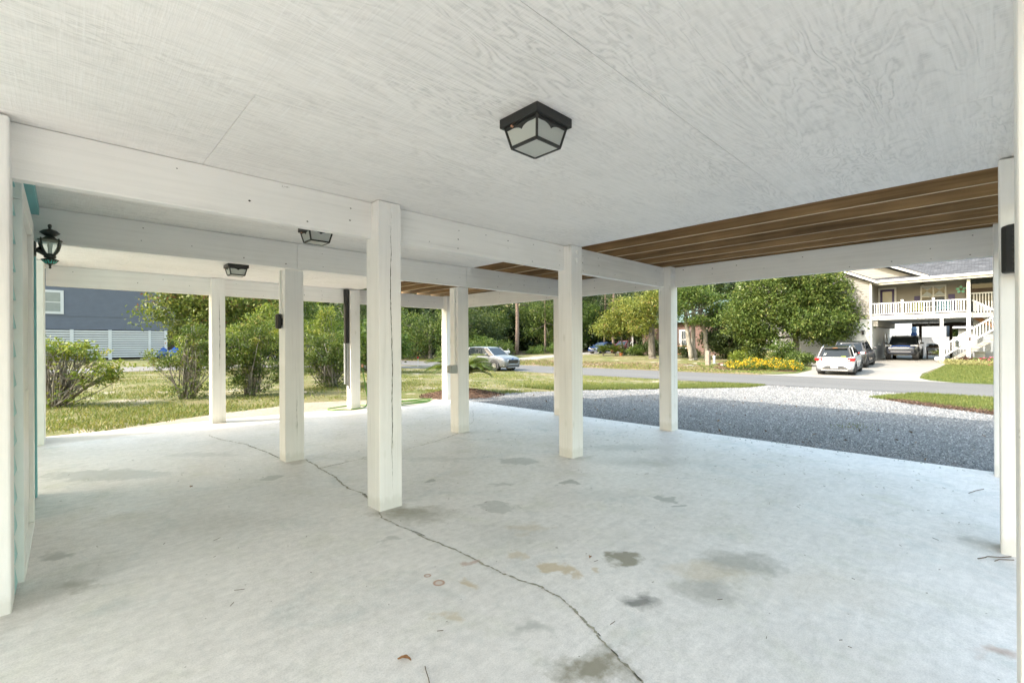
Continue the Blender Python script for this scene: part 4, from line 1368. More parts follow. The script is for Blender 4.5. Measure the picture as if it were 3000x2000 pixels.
tree('yellowing_tree', 'yellow green tree with slim forked trunks beyond the gravel', 'tree', (45.6, 28.6),
     [LB(-2.3, 3.2, 0, 1.5, 1.4, 1.0), LB(-1.1, 4.3, 0, 1.6, 1.5, 1.1), LB(.4, 4.9, 0, 1.7, 1.6, 1.1), LB(1.7, 4.2, 0, 1.6, 1.5, 1.1), LB(2.6, 3.4, 0, 1.3, 1.2, .9), LB(.2, 3.4, -.4, 1.6, 1.4, 1.0),
      LB(-1.2, 2.9, -.3, 1.3, 1.2, .8), LB(1.4, 2.7, -.3, 1.2, 1.2, .7), LB(-.2, 5.9, 0, 1.4, 1.4, .8), LB(2.4, 5.2, 0, 1.4, 1.3, .9)],
     'leaf_yellow', .2, 1150, 14, .24, .11, 71, trunks=[(0, 0, -.35, .2), (.1, -.1, .3, -.3)], limbs=10, shell=.35, bark_m='bark')
tree('oak_tree', 'thick straight trunk oak with yellowing leaves just left of the last front post', 'tree', (41.0, 22.6),
     [LB(-1.6, 4.8, 0, 1.5, 1.4, 1.0), LB(0, 5.4, 0, 1.7, 1.6, 1.1), LB(1.3, 4.7, 0, 1.5, 1.4, 1.0), LB(-.6, 3.9, -.5, 1.2, 1.1, .7), LB(-1.4, 3.0, -.4, .9, .9, .6), LB(.8, 6.4, 0, 1.5, 1.4, 1.0)],
     'leaf_yellow', .18, 900, 13, .26, .30, 72, limbs=7, shell=.4, fork=.62)
tree('oak_tree', 'cluster of slanting trunks with bright leaf sprays beside the tan pedestal', 'tree', (40.2, 18.0),
     [LB(-1.6, 5.0, 0, 1.3, 1.3, .9), LB(.2, 5.6, 0, 1.6, 1.5, 1.1), LB(1.5, 5.0, 0, 1.3, 1.2, .9), LB(-.6, 3.55, -.6, .9, .8, .35), LB(.6, 3.5, -.6, .9, .8, .4), LB(-1.9, 4.1, -.2, .8, .7, .5), LB(1.9, 4.2, .2, .9, .9, .6), LB(-1.2, 6.2, 0, 1.4, 1.3, .9)],
     'leaf_bright', .17, 800, 13, .24, .20, 73, trunks=[(-.25, .2, -.5, .3), (.15, .1, -.1, .1), (1.0, -.55, -.35, .25)], limbs=6, shell=.4, fork=.7, bark_m='barkpale', tint_shift=.1)
tree('live_oak', 'big rounded live oak hanging over the garage and flower bed', 'tree', (40.3, 10.2),
     [LB(-3.0, 3.0, 0, 1.8, 1.6, 1.1), LB(-1.8, 4.3, 0, 2.0, 1.8, 1.3), LB(0, 5.2, 0, 2.2, 2.0, 1.4), LB(1.9, 5.0, 0, 2.0, 1.8, 1.3), LB(3.3, 4.0, 0, 1.7, 1.5, 1.1), LB(4.1, 3.2, 0, 1.2, 1.1, .7),
      LB(-.6, 3.3, -1.0, 2.0, 1.6, 1.1), LB(1.4, 3.2, -1.0, 1.9, 1.6, 1.1), LB(2.9, 2.6, -.4, 1.4, 1.3, .8), LB(-2.4, 2.1, -.3, 1.3, 1.2, .7), LB(.4, 2.3, -1.1, 1.4, 1.2, .6), LB(-3.6, 4.6, .4, 1.4, 1.4, 1.0), LB(1.0, 6.4, 0, 1.8, 1.8, 1.0), LB(-4.2, 3.4, .2, 1.4, 1.4, 1.1), LB(-2.6, 5.8, .3, 1.7, 1.6, 1.1), LB(-.8, 6.8, .3, 1.8, 1.7, 1.0), LB(-3.4, 1.9, 0, 1.0, 1.0, .6), LB(1.9, 1.9, -.8, 1.1, 1.0, .5), LB(2.8, 6.0, .2, 1.5, 1.5, .9)],
     'leaf_oak', .19, 2700, 17, .22, .24, 74, limbs=13, shell=.42, fork=.42, bark_m='bark', tint_shift=.08)

# understorey bushes right of the pedestal and round the flower bed
def bush(label, base, R, h, leaf, seedv, n=300, size=.12, group='garden bushes under the live oak', name='garden_bush'):
    return tree(name, label, 'bush', base, rand_lobes(seedv, 7, R * .75, h * .5, h * .45, R * .5), leaf, size, n, 12, R * .16, .04, seedv, group=group, limbs=4, shell=.3)
bush('yellow green bush left behind the flower bed', (37.6, 12.9), .9, 1.6, 'leaf_lime', 301, 260)
bush('dark green bush behind the flower bed', (38.3, 11.9), 1.0, 1.7, 'leaf_dark', 302, 300)
bush('pale straw coloured low bush behind the flowers', (37.8, 11.0), .6, .9, 'leaf_straw', 303, 130)
bush('rounded green bush right behind the flowers', (37.6, 10.2), .95, 1.7, 'leaf_bright', 304, 300)
bush('low green bush at the right end of the flower bed', (36.2, 8.9), .8, .9, 'leaf_oak', 305, 220)
bush('dark hedge bush beside the white pipe', (41.8, 15.6), 1.5, 2.6, 'leaf_dark', 306, 420, .15)
bush('shaded bush in the gap left of the live oak trunk', (43.4, 14.5), 1.6, 2.4, 'leaf_oak', 307, 420, .15)
bush('low bush at the foot of the brick house steps', (43.0, 20.0), 1.0, 1.1, 'leaf_dark', 308, 300, .12, 'bushes before the brick house')
bush('dark bush under the thick straight trunk oak', (45.5, 25.2), 1.3, 1.7, 'leaf_dark', 309, 340, .14, 'bushes before the brick house')
bush('green bush between potted plant and thick trunk', (45.3, 26.8), 1.0, 1.1, 'leaf_bright', 310, 260, .13, 'bushes before the brick house')
bush('green leafy bush behind the left drive bend', (47.5, 40.5), 1.3, 1.3, 'leaf_bright', 311, 300, .16, 'bushes along the wood')
bush('low fern like bush at the pine foot', (45.6, 42.3), 1.2, .9, 'leaf_bright', 312, 260, .16, 'bushes along the wood')

# the far wood behind everything: one mass
def far_wood():
    r = np.random.default_rng(400)
    n = 12500
    u = r.random(n)
    # an arc from the left yard round to behind the house across the road
    path = np.array([(-30, 70), (0, 74), (18, 60), (30, 62), (45, 66), (60, 60), (72, 50), (78, 38), (80, 26), (82, 12), (86, -6), (88, -24)], float)
    seg = np.linspace(0, 1, len(path))
    cx, cy = np.interp(u, seg, path[:, 0]), np.interp(u, seg, path[:, 1])
    top = 10.5 + 2.0 * np.sin(u * 40) + 1.6 * np.sin(u * 93 + 1) + r.normal(0, .6, n)
    z = top * r.random(n) ** .95
    c = np.stack([cx + r.normal(0, 2.4, n), cy + r.normal(0, 2.4, n), z], -1)
    p = np.repeat(c, 13, 0) + r.normal(size=(n * 13, 3)) * np.array([.6, .6, .45])
    tint = np.clip(np.repeat(r.normal(.4, .2, n), 13) + r.normal(0, .12, n * 13), 0, 1)
    v, f, ti = leaf_cloud(p, .60, r, .6, tint=tint)
    o = np_obj('far_wood', v, f, M['leaf_dark'], ti)
    tag(o, 'dark mass of woodland far behind the houses', 'wood', kind='stuff')
far_wood()

# yellow flower bed: one drift
def flowers():
    r = np.random.default_rng(410)
    n = 2600
    a, q = r.uniform(0, 2 * PI, n), np.sqrt(r.random(n))
    q = q * (1 + .12 * np.sin(3 * a + 1) + .08 * np.sin(5 * a))
    x, y = 33.0 + 2.0 * q * np.cos(a), 10.2 + 2.3 * q * np.sin(a)
    hh = (.38 + .10 * np.sin(x * 3.1 + y * 2.2) + .08 * np.sin(y * 5.3)) * np.sqrt(np.clip(1 - q * q * .8, 0, 1)) + .12
    z = tz(x, y) + hh * r.uniform(.55, 1.1, n)
    lz = tz(x, y) + hh * r.random(n)
    p = np.repeat(np.stack([x + r.normal(0, .05, n), y + r.normal(0, .05, n), lz + .05], -1), 4, 0) + r.normal(size=(n * 4, 3)) * .08
    v, f, ti = leaf_cloud(p, .10, r, .4)
    t = thing('flower_bed', 'dense drift of yellow flowers beside the road under the oak', 'flowers', (33, 10.2, -.45))
    o = np_obj('leaves', v, f, M['leaf_bright'], ti, t)
    o['kind'] = 'stuff'
    k = r.random(n) < .5
    c = np.stack([x, y, z + .03], -1)[k]
    p = np.repeat(c, 4, 0) + r.normal(size=(len(c) * 4, 3)) * .028
    v, f, ti = leaf_cloud(p, .058, r, .8, up=1.6)
    o = np_obj('blooms', v, f, M['flower_yellow'], ti, t)
    o['kind'] = 'stuff'
flowers()
# ------------------------------------------------------------------ cars
def car_paint(name, col, metallic=0.0, rough=0.28):
    t = NT(name)
    n = t.noise(t.coord('Object'), 300, 2)
    c = t.mix(col, t.ramp(n, [(0.3, 0.95), (0.7, 1.03)]), 1.0, 'MULTIPLY')
    return t.done(c, rough, None, Metallic=metallic, Coat_Weight=0.7, Coat_Roughness=0.06)
M['p_silver'] = car_paint('silver_car_paint', (0.17, 0.178, 0.19), 0.45, 0.34)
M['p_white'] = car_paint('white_car_paint', (0.74, 0.75, 0.76))
M['p_dark'] = car_paint('dark_grey_car_paint', (0.035, 0.036, 0.040), 0.3)
M['p_navy'] = car_paint('dark_blue_grey_car_paint', (0.028, 0.032, 0.045), 0.3)
M['p_blue'] = car_paint('blue_car_paint', (0.007, 0.032, 0.13), 0.3)
M['p_red'] = car_paint('red_car_paint', (0.12, 0.012, 0.015), 0.1)
M['p_black'] = car_paint('black_roof_paint', (0.018, 0.018, 0.019))
def dark_glass(name, col=(0.012, 0.016, 0.018)):
    t = NT(name)
    return t.done(col, 0.05, None, Specular_IOR_Level=0.45)
M['carglass'] = dark_glass('tinted_car_glass')
M['tyre'] = plain('tyre_rubber', (0.022, 0.022, 0.023), 0.85, 0.2, 30)
M['alloy'] = plain('alloy_rim', (0.52, 0.52, 0.50), 0.3, 0.08, 20, Metallic=0.8)
M['rimdark'] = plain('dark_rim', (0.12, 0.12, 0.125), 0.35, 0.1, 20, Metallic=0.6)
M['cladding'] = plain('dark_cladding', (0.05, 0.05, 0.052), 0.6, 0.12, 20)
M['lampclear'] = plain('clear_lamp', (0.62, 0.64, 0.66), 0.12, 0.1, 40)
M['lampred'] = plain('red_lamp', (0.36, 0.012, 0.014), 0.15, 0.2, 20)
M['chrome'] = plain('chrome', (0.6, 0.6, 0.6), 0.15, 0.05, 20, Metallic=1.0)
M['plate'] = plain('number_plate', (0.62, 0.64, 0.70), 0.4, 0.12, 40)
M['amber'] = plain('amber_lamp', (0.6, 0.22, 0.05), 0.2)

def loft(stations, close_ends=True, half_sections=None):
    mb = MB()
    k = len(half_sections[0]) * 2
    for hs in half_sections:
        for (x, y, z) in hs:
            mb.v.append((x, y, z))
        for (x, y, z) in reversed(hs):
            mb.v.append((x, -y, z))
    for i in range(len(half_sections) - 1):
        for j in range(k):
            a, b_ = i * k + j, i * k + (j + 1) % k
            mb.f.append((a, b_, b_ + k, a + k))
    mb.f.append(tuple(range(k)))
    mb.f.append(tuple(range((len(half_sections) - 1) * k, len(half_sections) * k))[::-1])
    return mb

def subsurf(o, lv=2):
    m = o.modifiers.new('round', 'SUBSURF')
    m.levels = m.render_levels = lv
    for p in o.data.polygons:
        p.use_smooth = True

def make_car(name, label, cat, L, Wd, H, belt, hood, paint, wheel_r=.345, wb=2.65, rear_over=None, roof=None, glass=None, rim='alloy', zb=.24,
             clad=True, roof_paint=None, rails=True, side_belt_rise=.03, group=None, front_h=None, tumble=.20, spokes=5):
    """body about the origin: +x is forward, z = 0 the road"""
    t = thing(name, label, cat, (0, 0, 0), 0, group)
    hw = Wd / 2
    xr, xf = -L / 2, L / 2
    fh = front_h or hood - .14
    # windscreen foot and roof ends (x positions)
    rx0, rx1, rx2, rx3 = roof     # rear glass foot, roof rear, roof front, windscreen foot
    tops = [(xr, .74 * belt, .80), (xr + .05, .86 * belt, .90), (xr + .16, .97 * belt, .97), (rx0 + .05, belt + side_belt_rise, .99), (-.6, belt + side_belt_rise * .6, 1.0), (.3, belt, 1.0), (rx3 - .15, belt - .01, 1.0),
            (rx3 + .12, hood + .01, .985), (xf - .62, hood - .055, .965), (xf - .28, hood - .13, .915), (xf - .10, fh - .05, .84), (xf - .01, fh - .22, .76)]
    hs = []
    for (x, zt, k) in tops:
        w = hw * k
        b0 = zb + (.06 if x < xr + .1 or x > xf - .12 else 0)
        hs.append([(x, 0.0, b0), (x, w * .80, b0), (x, w * .955, b0 + .07), (x, w * .985, b0 + .45 * (zt - b0)), (x, w, b0 + .62 * (zt - b0)), (x, w * .975, zt - .07), (x, w * .90, zt - .005), (x, w * .5, zt + .025), (x, 0.0, zt + .03)])
    body = loft(None, True, hs).build('body', paint, t)
    subsurf(body, 2)
    # glasshouse
    zt0 = belt - .05
    zr = H - .05
    kt = hw * (1 - tumble) - .04
    kb = hw * .93
    def ring(f):
        pass
    gl = MB()
    bot = [(rx0, kb * .90), (rx0 + .35, kb), (rx3 - .45, kb), (rx3, kb * .84)]
    top = [(rx1, kt * .88), (rx1 + .25, kt), (rx2 - .25, kt), (rx2, kt * .86)]
    vb = [(x, y, zt0 + .02) for x, y in bot] + [(x, -y, zt0 + .02) for x, y in bot[::-1]]
    vt = [(x, y, zr) for x, y in top] + [(x, -y, zr) for x, y in top[::-1]]
    n = 8
    gl.add(vb + vt, [tuple(range(n))[::-1], tuple(range(n, 2 * n))] + [(i, (i + 1) % n, n + (i + 1) % n, n + i) for i in range(n)])
    gl.build('windows', M['carglass'], t, bevel=.02)
    # roof shell
    rp = roof_paint or paint
    rs = []
    for (x, dz, kk) in ((rx1 - .07, -.055, .86), (rx1 + .06, -.015, .93), (rx1 + .5, .03, 1.0), ((rx1 + rx2) / 2, .05, 1.0), (rx2 - .35, .03, 1.0), (rx2 - .02, -.02, .93), (rx2 + .08, -.05, .88)):
        w = (kt + .03) * kk
        z = zr + dz
        rs.append([(x, 0, z - .035), (x, w * .9, z - .04), (x, w, z - .045), (x, w * .985, z - .01), (x, w * .88, z + .014), (x, w * .45, z + .03), (x, 0, z + .033)])
    r = loft(None, True, rs).build('roof', rp, t)
    subsurf(r, 2)
    # pillars
    for s in (-1, 1):
        segs = [(bot[3], top[3], .06), (bot[0], top[0], .10)]
        for (b_, tp, w) in segs:
            MB().bar((b_[0], s * b_[1], zt0), (tp[0], s * tp[1], zr), w, .05, (0, s, 0)).build('pillar', M['p_black'] if (roof_paint and b_ is bot[0]) else paint, t, bevel=.01)
        MB().bar((rx3 - .02, s * kb * .86, zt0), (rx2 - .02, s * (kt * .90), zr), .06, .05, (0, s, 0)).build('pillar', paint, t, bevel=.01)
        xq = rx0 + .52
        MB().bar((xq - .10, s * (kb + .004), zt0), (rx1 + .35, s * (kt + .004), zr), .10, .03, (0, s, 0)).build('pillar', paint, t, bevel=.01)
        mid = (rx0 + rx3) / 2 + .12
        MB().bar((mid, s * (kb + .004), zt0), (mid - .06, s * (kt + .004), zr), .07, .02, (0, s, 0)).build('door_pillar', M['p_black'], t)
        # belt strip, door seams, handles
        MB().bar((rx0 + .4, s * (kb + .012), belt - .028), (rx3 - .45, s * (kb + .012), belt - .036), .02, .02).build('belt_strip', M['chrome'] if rim == 'alloy' else M['p_black'], t)
        for xs_ in (rx3 - .62, mid, rx0 + .75):
            MB().bar((xs_, s * hw * .988, zb + .18), (xs_, s * hw * .978, belt - .08), .008, .012).build('door_seam', M['p_black'], t)
        for xs_ in (mid + .18, rx0 + .9):
            MB().box(xs_ - .09, xs_ + .09, s * hw * .985 - .018, s * hw * .985 + .022, belt - .20, belt - .175).build('door_handle', paint, t, bevel=.006)
        # mirror
        mx = rx3 - .50
        m = MB().box(mx - .09, mx + .08, s * hw * .99 if s > 0 else -hw * .99 - .20, s * hw * .99 + .20 if s > 0 else -hw * .99, belt + .01, belt + .15)
        m.build('mirror', paint, t, bevel=.035)
        MB().bar((mx, s * hw * .92, belt + .0), (mx, s * (hw * .99 + .06), belt + .05), .05, .03).build('mirror_arm', M['p_black'], t)
        if rails:
            MB().tube([(rx1 + .12, s * kt * .90, zr + .02), (rx1 + .25, s * kt * .92, zr + .095), ((rx1 + rx2) / 2, s * kt * .93, zr + .11), (rx2 - .35, s * kt * .92, zr + .085), (rx2 - .2, s * kt * .90, zr + .01)], .018, 6).build('roof_rail', M['chrome'] if rails == 'chrome' else M['p_black'], t, smooth=True)
        if clad:
            MB().box(-wb / 2 + .35, wb / 2 - .35, s * hw * .955 - .03, s * hw * .955 + .03, zb - .02, zb + .11).build('sill', M['cladding'], t, bevel=.02)
    # wheels
    ro = rear_over if rear_over is not None else (L - wb) / 2 - .03
    xw = xr + ro
    for x in (xw, xw + wb):
        for s in (-1, 1):
            yo = s * (hw - .015)
            w = MB()
            prof = [(wheel_r * .64, -.02), (wheel_r * .70, .0), (wheel_r * .93, .005), (wheel_r, .03), (wheel_r, .19), (wheel_r * .9, .21)]
            n = 28
            tyre = MB()
            for (rr_, d) in prof:
                for j in range(n):
                    an = 2 * PI * j / n
                    tyre.v.append((x + rr_ * math.cos(an), yo - s * d, wheel_r + rr_ * math.sin(an)))
            for i in range(len(prof) - 1):
                for j in range(n):
                    a, b_ = i * n + j, i * n + (j + 1) % n
                    tyre.f.append((a, b_, b_ + n, a + n))
            tyre.f.append(tuple((len(prof) - 1) * n + j for j in range(n)))
            wo = tyre.build('wheel', M['tyre'], t, smooth=False)
            rm = MB()
            R_ = wheel_r * .68
            for q in range(spokes):
                an = 2 * PI * q / spokes + .3
                for da in (-.13, .13):
                    rm.bar((x + .04 * math.cos(an), yo - s * .005, wheel_r + .04 * math.sin(an)), (x + R_ * math.cos(an + da), yo - s * .012, wheel_r + R_ * math.sin(an + da)), .028 + .012 * (spokes < 6), .03, (0, 1, 0))
            hoop = [(x + R_ * math.cos(2 * PI * q / 24), yo - s * .012, wheel_r + R_ * math.sin(2 * PI * q / 24)) for q in range(25)]
            rm.tube(hoop, .014, 6, False)
            rm.cyl((x, yo - s * .02 if s > 0 else yo - .004 + .004, wheel_r), .05, .02, 12, 'y')
            rm.build('rim', M[rim], wo)
            MB().cyl((x, yo - s * .06 if s < 0 else yo - .07, wheel_r), wheel_r * .64, .01, 20, 'y').build('brake', M['tyre'], wo)
            # arch: dark lining and lip
            ar = MB()
            vs, fs = [], []
            m = 20
            ri, r2 = wheel_r * 1.03, wheel_r * (1.26 if clad else 1.14)
            for q in range(m + 1):
                an = -.10 * PI + 1.20 * PI * q / m
                for rad2 in (ri, r2):
                    for yy_ in (hw * .90, hw * 1.0 + .002):
                        vs.append((x + rad2 * math.cos(an), s * yy_, wheel_r + rad2 * math.sin(an) * 1.02))
                if q:
                    k0 = 4 * (q - 1)
                    fs += [(k0, k0 + 4, k0 + 5, k0 + 1), (k0 + 2, k0 + 3, k0 + 7, k0 + 6), (k0 + 1, k0 + 5, k0 + 7, k0 + 3), (k0, k0 + 2, k0 + 6, k0 + 4)]
            ar.add(vs, fs)
            ar.build('wheel_arch', M['cladding'] if clad else paint, t)
            MB().cyl((x, (s * hw * .62 if s > 0 else -hw * .96), wheel_r), wheel_r * 1.06, hw * .34, 20, 'y').build('arch_lining', M['p_black'], t)
    MB().bar(((rx1 + .25), 0, zr + .06), (rx1 + .12, 0, zr + .17), .02, .02).build('antenna', M['p_black'], t)
    return t

def seal(t, loc, rz):
    return place(t, loc, rz)

# silver crossover by the road
c = make_car('parked_car', 'silver crossover parked nose right on the near edge of the road', 'car', 4.6, 1.86, 1.66, 1.06, 1.07, M['p_silver'], .355, 2.71, .93, (-2.08, -1.75, .35, 1.22), rails=False, front_h=.90, spokes=9)
hw = .93
for s in (-1, 1):
    h = MB().hexa([(2.02, s * .56, .86), (1.62, s * .885, .90), (1.60, s * .895, .97), (2.04, s * .52, .93)], [(2.10, s * .50, .85), (1.66, s * .905, .905), (1.64, s * .908, .975), (2.10, s * .48, .915)])
    h.build('headlight', M['lampclear'], c, bevel=.008)
    MB().box(1.93, 2.06, s * .60 - .09, s * .60 + .09, .865, .90).build('lamp_core', M['p_black'], c, bevel=.01)
    MB().hexa([(2.10, s * .66, .50), (2.0, s * .80, .50), (2.0, s * .82, .68), (2.12, s * .66, .70)], [(2.14, s * .64, .52), (2.03, s * .825, .52), (2.03, s * .835, .66), (2.15, s * .64, .68)]).build('side_vent', M['p_black'], c)
    MB().box(2.05, 2.16, s * .70 - .06, s * .70 + .06, .36, .42).build('fog_lamp', M['lampclear'], c, bevel=.01)
gr = MB().prism([(-.52, .60), (-.40, .50), (.40, .50), (.52, .60), (.46, .76), (.38, .79), (-.38, .79), (-.46, .76)], 'x', 2.20, 2.315).build('grille', M['p_black'], c, bevel=.015)
for k in range(5):
    MB().box(2.312, 2.322, -.44 + .02 * k, .44 - .02 * k, .53 + k * .05, .545 + k * .05).build('grille_bar', M['cladding'], gr)
MB().tube([(2.30, -.54, .60), (2.31, -.41, .49), (2.31, .41, .49), (2.30, .54, .60), (2.28, .47, .77), (2.27, .38, .80), (2.27, -.38, .80), (2.28, -.47, .77), (2.30, -.54, .60)], .014, 6).build('grille_surround', M['chrome'], c)
MB().box(2.06, 2.28, -.66, .66, .26, .40).build('lower_intake', M['cladding'], c, bevel=.04)
MB().box(2.20, 2.30, -.50, .50, .24, .28).build('skid_strip', M['chrome'], c, bevel=.01)
M['badge'] = plain('blue_badge', (0.02, 0.06, 0.22), 0.2)
bd = MB()
for q in range(16):
    pass
bd.prism([(.085 * math.cos(2 * PI * q / 16), .845 + .034 * math.sin(2 * PI * q / 16)) for q in range(16)], 'x', 2.22, 2.262).build('badge', M['badge'], c)
MB().box(-1.0, -.9, .5, .6, 1.62, 1.66).build('aerial_base', M['p_silver'], c)
seal(c, (21.85, 24.75, float(tz(21.5, 24.7)) - .005), rad(-88))

# white small crossover in the driveway, seen from behind
c = make_car('parked_car', 'white small crossover with black roof parked tail toward the road', 'car', 4.04, 1.77, 1.53, 1.02, 1.0, M['p_white'], .335, 2.52, .70, (-1.86, -1.55, .35, 1.05), roof_paint=M['p_black'], rails='chrome', spokes=5, rim='rimdark')
MB().hexa([(-1.93, -.66, .985), (-1.93, .66, .985), (-1.60, .56, 1.40), (-1.60, -.56, 1.40)], [(-1.90, -.66, .985), (-1.90, .66, .985), (-1.57, .56, 1.40), (-1.57, -.56, 1.40)]).build('rear_window', M['carglass'], c)
M['sticker'] = plain('pale_sticker', (0.55, 0.56, 0.55), 0.5)
M['stickergreen'] = plain('lime_sticker', (0.45, 0.60, 0.05), 0.5)
st = MB()
for (ya, yb, za) in ((.50, .47, .0), (.43, .40, .02)):
    st.bar((-1.895, ya, 1.06 + za), (-1.79, yb, 1.19), .025, .012, (1, 0, 0))
st.build('window_mark', M['sticker'], c)
MB().box(-1.94, -1.915, -.50, -.30, .995, 1.03).build('window_sticker', M['stickergreen'], c)
for s in (-1, 1):
    MB().box(-2.05, -1.66, min(s * .56, s * .905), max(s * .56, s * .905), .78, .945).build('tail_light', M['lampred'], c, bevel=.03)
    MB().box(-2.056, -2.04, min(s * .60, s * .69), max(s * .62, s * .70), .81, .86).build('reverse_lamp', M['lampclear'], c)
    MB().box(-2.03, -1.93, min(s * .64, s * .82), max(s * .64, s * .82), .44, .52).build('bumper_lamp', M['p_black'], c, bevel=.02)
    MB().box(-2.042, -2.02, min(s * .67, s * .80), max(s * .67, s * .80), .465, .50).build('reflector', M['lampclear'], c)
MB().prism([(-.60, .37), (.60, .37), (.50, .44), (.36, .52), (-.36, .52), (-.50, .44)], 'x', -2.075, -1.93).build('bumper_insert', M['cladding'], c, bevel=.01)
MB().box(-2.088, -2.07, -.16, .16, .385, .505).build('number_plate', M['plate'], c)
MB().box(-2.05, -1.80, -.83, .83, .20, .335).build('rear_bumper', M['cladding'], c, bevel=.04)
MB().box(-2.06, -1.9, -.60, .60, .25, .30).build('skid_plate', M['chrome'], c, bevel=.02)
em = MB()
em.bar((-1.985, -.03, .79), (-1.985, .03, .83), .012, .012)
em.bar((-1.985, .05, .79), (-1.985, .065, .835), .012, .012)
em.bar((-1.985, -.05, .835), (-1.985, -.065, .79), .012, .012)
em.tube([(-1.985, .075 * math.cos(2 * PI * q / 16), .815 + .035 * math.sin(2 * PI * q / 16)) for q in range(17)], .006, 5, False)
em.build('emblem', M['chrome'], c)
cu = bpy.data.curves.new('model_script', 'FONT')
cu.body = 'Venue'
cu.size = .10
cu.shear = .35
cu.extrude = .003
cu.align_x = 'CENTER'
o = bpy.data.objects.new('model_script', cu)
C.objects.link(o)
me = bpy.data.meshes.new_from_object(o)
bpy.data.objects.remove(o)
o = bpy.data.objects.new('model_script', me)
C.objects.link(o)
me.materials.append(M['cladding'])
me.transform(Matrix.Translation((-2.0, 0, .61)) @ Matrix.Rotation(rad(-90), 4, 'Z') @ Matrix.Rotation(rad(90), 4, 'X'))
hook(o, c)
MB().box(-1.70, -1.52, -.52, .52, 1.455, 1.485).build('spoiler', M['p_black'], c, bevel=.012)
MB().box(-1.715, -1.69, -.12, .12, 1.462, 1.476).build('brake_light', M['amber'], c)
seal(c, (32.0, 5.85, float(tz(32, 5.8)) + .0), rad(4))
c.rotation_mode = 'XYZ'
c.matrix_basis = Matrix.Translation((32.0, 5.85, float(tz(32, 5.8)) + .018)) @ Matrix.Rotation(rad(3), 4, 'Z') @ Matrix.Rotation(-math.atan(.03), 4, 'Y')

# dark crossover ahead of it
c = make_car('parked_car', 'dark grey crossover parked ahead of the white car by the garage', 'car', 4.68, 1.86, 1.64, 1.06, 1.05, M['p_dark'], .36, 2.69, .88, (-2.15, -1.70, .40, 1.20), rails=True, rim='rimdark')
MB().hexa([(-2.22, -.70, 1.04), (-2.22, .70, 1.04), (-1.80, .58, 1.47), (-1.80, -.58, 1.47)], [(-2.19, -.70, 1.04), (-2.19, .70, 1.04), (-1.77, .58, 1.47), (-1.77, -.58, 1.47)]).build('rear_window', M['carglass'], c)
for s in (-1, 1):
    MB().box(-2.30, -1.98, min(s * .42, s * .90), max(s * .42, s * .90), .92, .99).build('tail_light', M['lampred'], c, bevel=.02)
MB().box(-2.36, -2.2, -.8, .8, .30, .44).build('rear_bumper', M['cladding'], c, bevel=.04)
MB().box(-2.33, -2.30, -.16, .16, .66, .78).build('number_plate', M['plate'], c)
c.matrix_basis = Matrix.Translation((37.9, 6.15, float(tz(37.9, 6)) + .018)) @ Matrix.Rotation(rad(1), 4, 'Z') @ Matrix.Rotation(-math.atan(.03), 4, 'Y')

# big dark off-roader in the carport, facing the road
c = make_car('parked_car', 'dark off road wagon with blue grille edge facing out of the carport', 'car', 4.83, 1.92, 1.80, 1.16, 1.20, M['p_navy'], .40, 2.79, 1.08, (-2.25, -2.05, .35, .98), rails=True, rim='rimdark', zb=.36, front_h=1.05, tumble=.16)
for s in (-1, 1):
    MB().hexa([(2.05, s * .60, .98), (1.85, s * .92, .99), (1.85, s * .92, 1.11), (2.05, s * .56, 1.09)], [(2.26, s * .56, .98), (2.0, s * .94, .99), (2.0, s * .94, 1.10), (2.26, s * .54, 1.08)]).build('headlight', M['lampclear'], c, bevel=.01)
    MB().box(1.9, 2.02, min(s * .84, s * .935), max(s * .84, s * .935), 1.0, 1.08).build('indicator', M['amber'], c, bevel=.01)
    MB().cyl((2.16, s * .74, .72), .075, .06, 16, 'x').build('fog_lamp', M['lampclear'], c)
    MB().hexa([(2.0, s * .62, .56), (1.9, s * .93, .58), (1.9, s * .93, .94), (2.0, s * .60, .92)], [(2.22, s * .60, .58), (2.05, s * .92, .60), (2.05, s * .92, .90), (2.24, s * .58, .90)]).build('bumper_corner', M['cladding'], c, bevel=.02)
g_ = MB().prism([(-.52, .70), (.52, .70), (.60, .84), (.50, .98), (-.50, .98), (-.60, .84)], 'x', 2.20, 2.36).build('grille', M['p_black'], c, bevel=.01)
for k in range(9):
    MB().box(2.358, 2.372, -.46 + k * .115 - .012, -.46 + k * .115 + .012, .71, .83).build('grille_bar', M['rimdark'], g_)
MB().box(2.30, 2.385, -.50, .50, .865, .91).build('chrome_bar', M['chrome'], c, bevel=.012)
M['bluetrim'] = plain('blue_trim', (0.02, 0.10, 0.42), 0.3)
MB().tube([(2.33, -.62, .82), (2.33, -.47, 1.03), (2.30, .0, 1.045), (2.33, .47, 1.03), (2.33, .62, .82)], .016, 6).build('grille_edge', M['bluetrim'], c)
MB().box(2.12, 2.42, -.60, .60, .56, .64).build('silver_bumper', M['rimdark'], c, bevel=.03)
MB().box(2.05, 2.30, -.72, .72, .46, .57).build('bumper', M['cladding'], c, bevel=.03)
M['skidtan'] = plain('tan_skid_plate', (0.36, 0.33, 0.22), 0.5)
MB().hexa([(1.9, -.42, .34), (1.9, .42, .34), (1.9, .46, .46), (1.9, -.46, .46)], [(2.15, -.40, .36), (2.15, .40, .36), (2.15, .46, .46), (2.15, -.46, .46)]).build('skid_plate', M['skidtan'], c)
MB().box(1.15, 1.75, -.26, .26, 1.19, 1.235).build('hood_scoop', M['p_navy'], c, bevel=.03)
c.matrix_basis = Matrix.Translation((46.55, 4.40, float(tz(46.5, 4.4)) + .02)) @ Matrix.Rotation(PI, 4, 'Z')

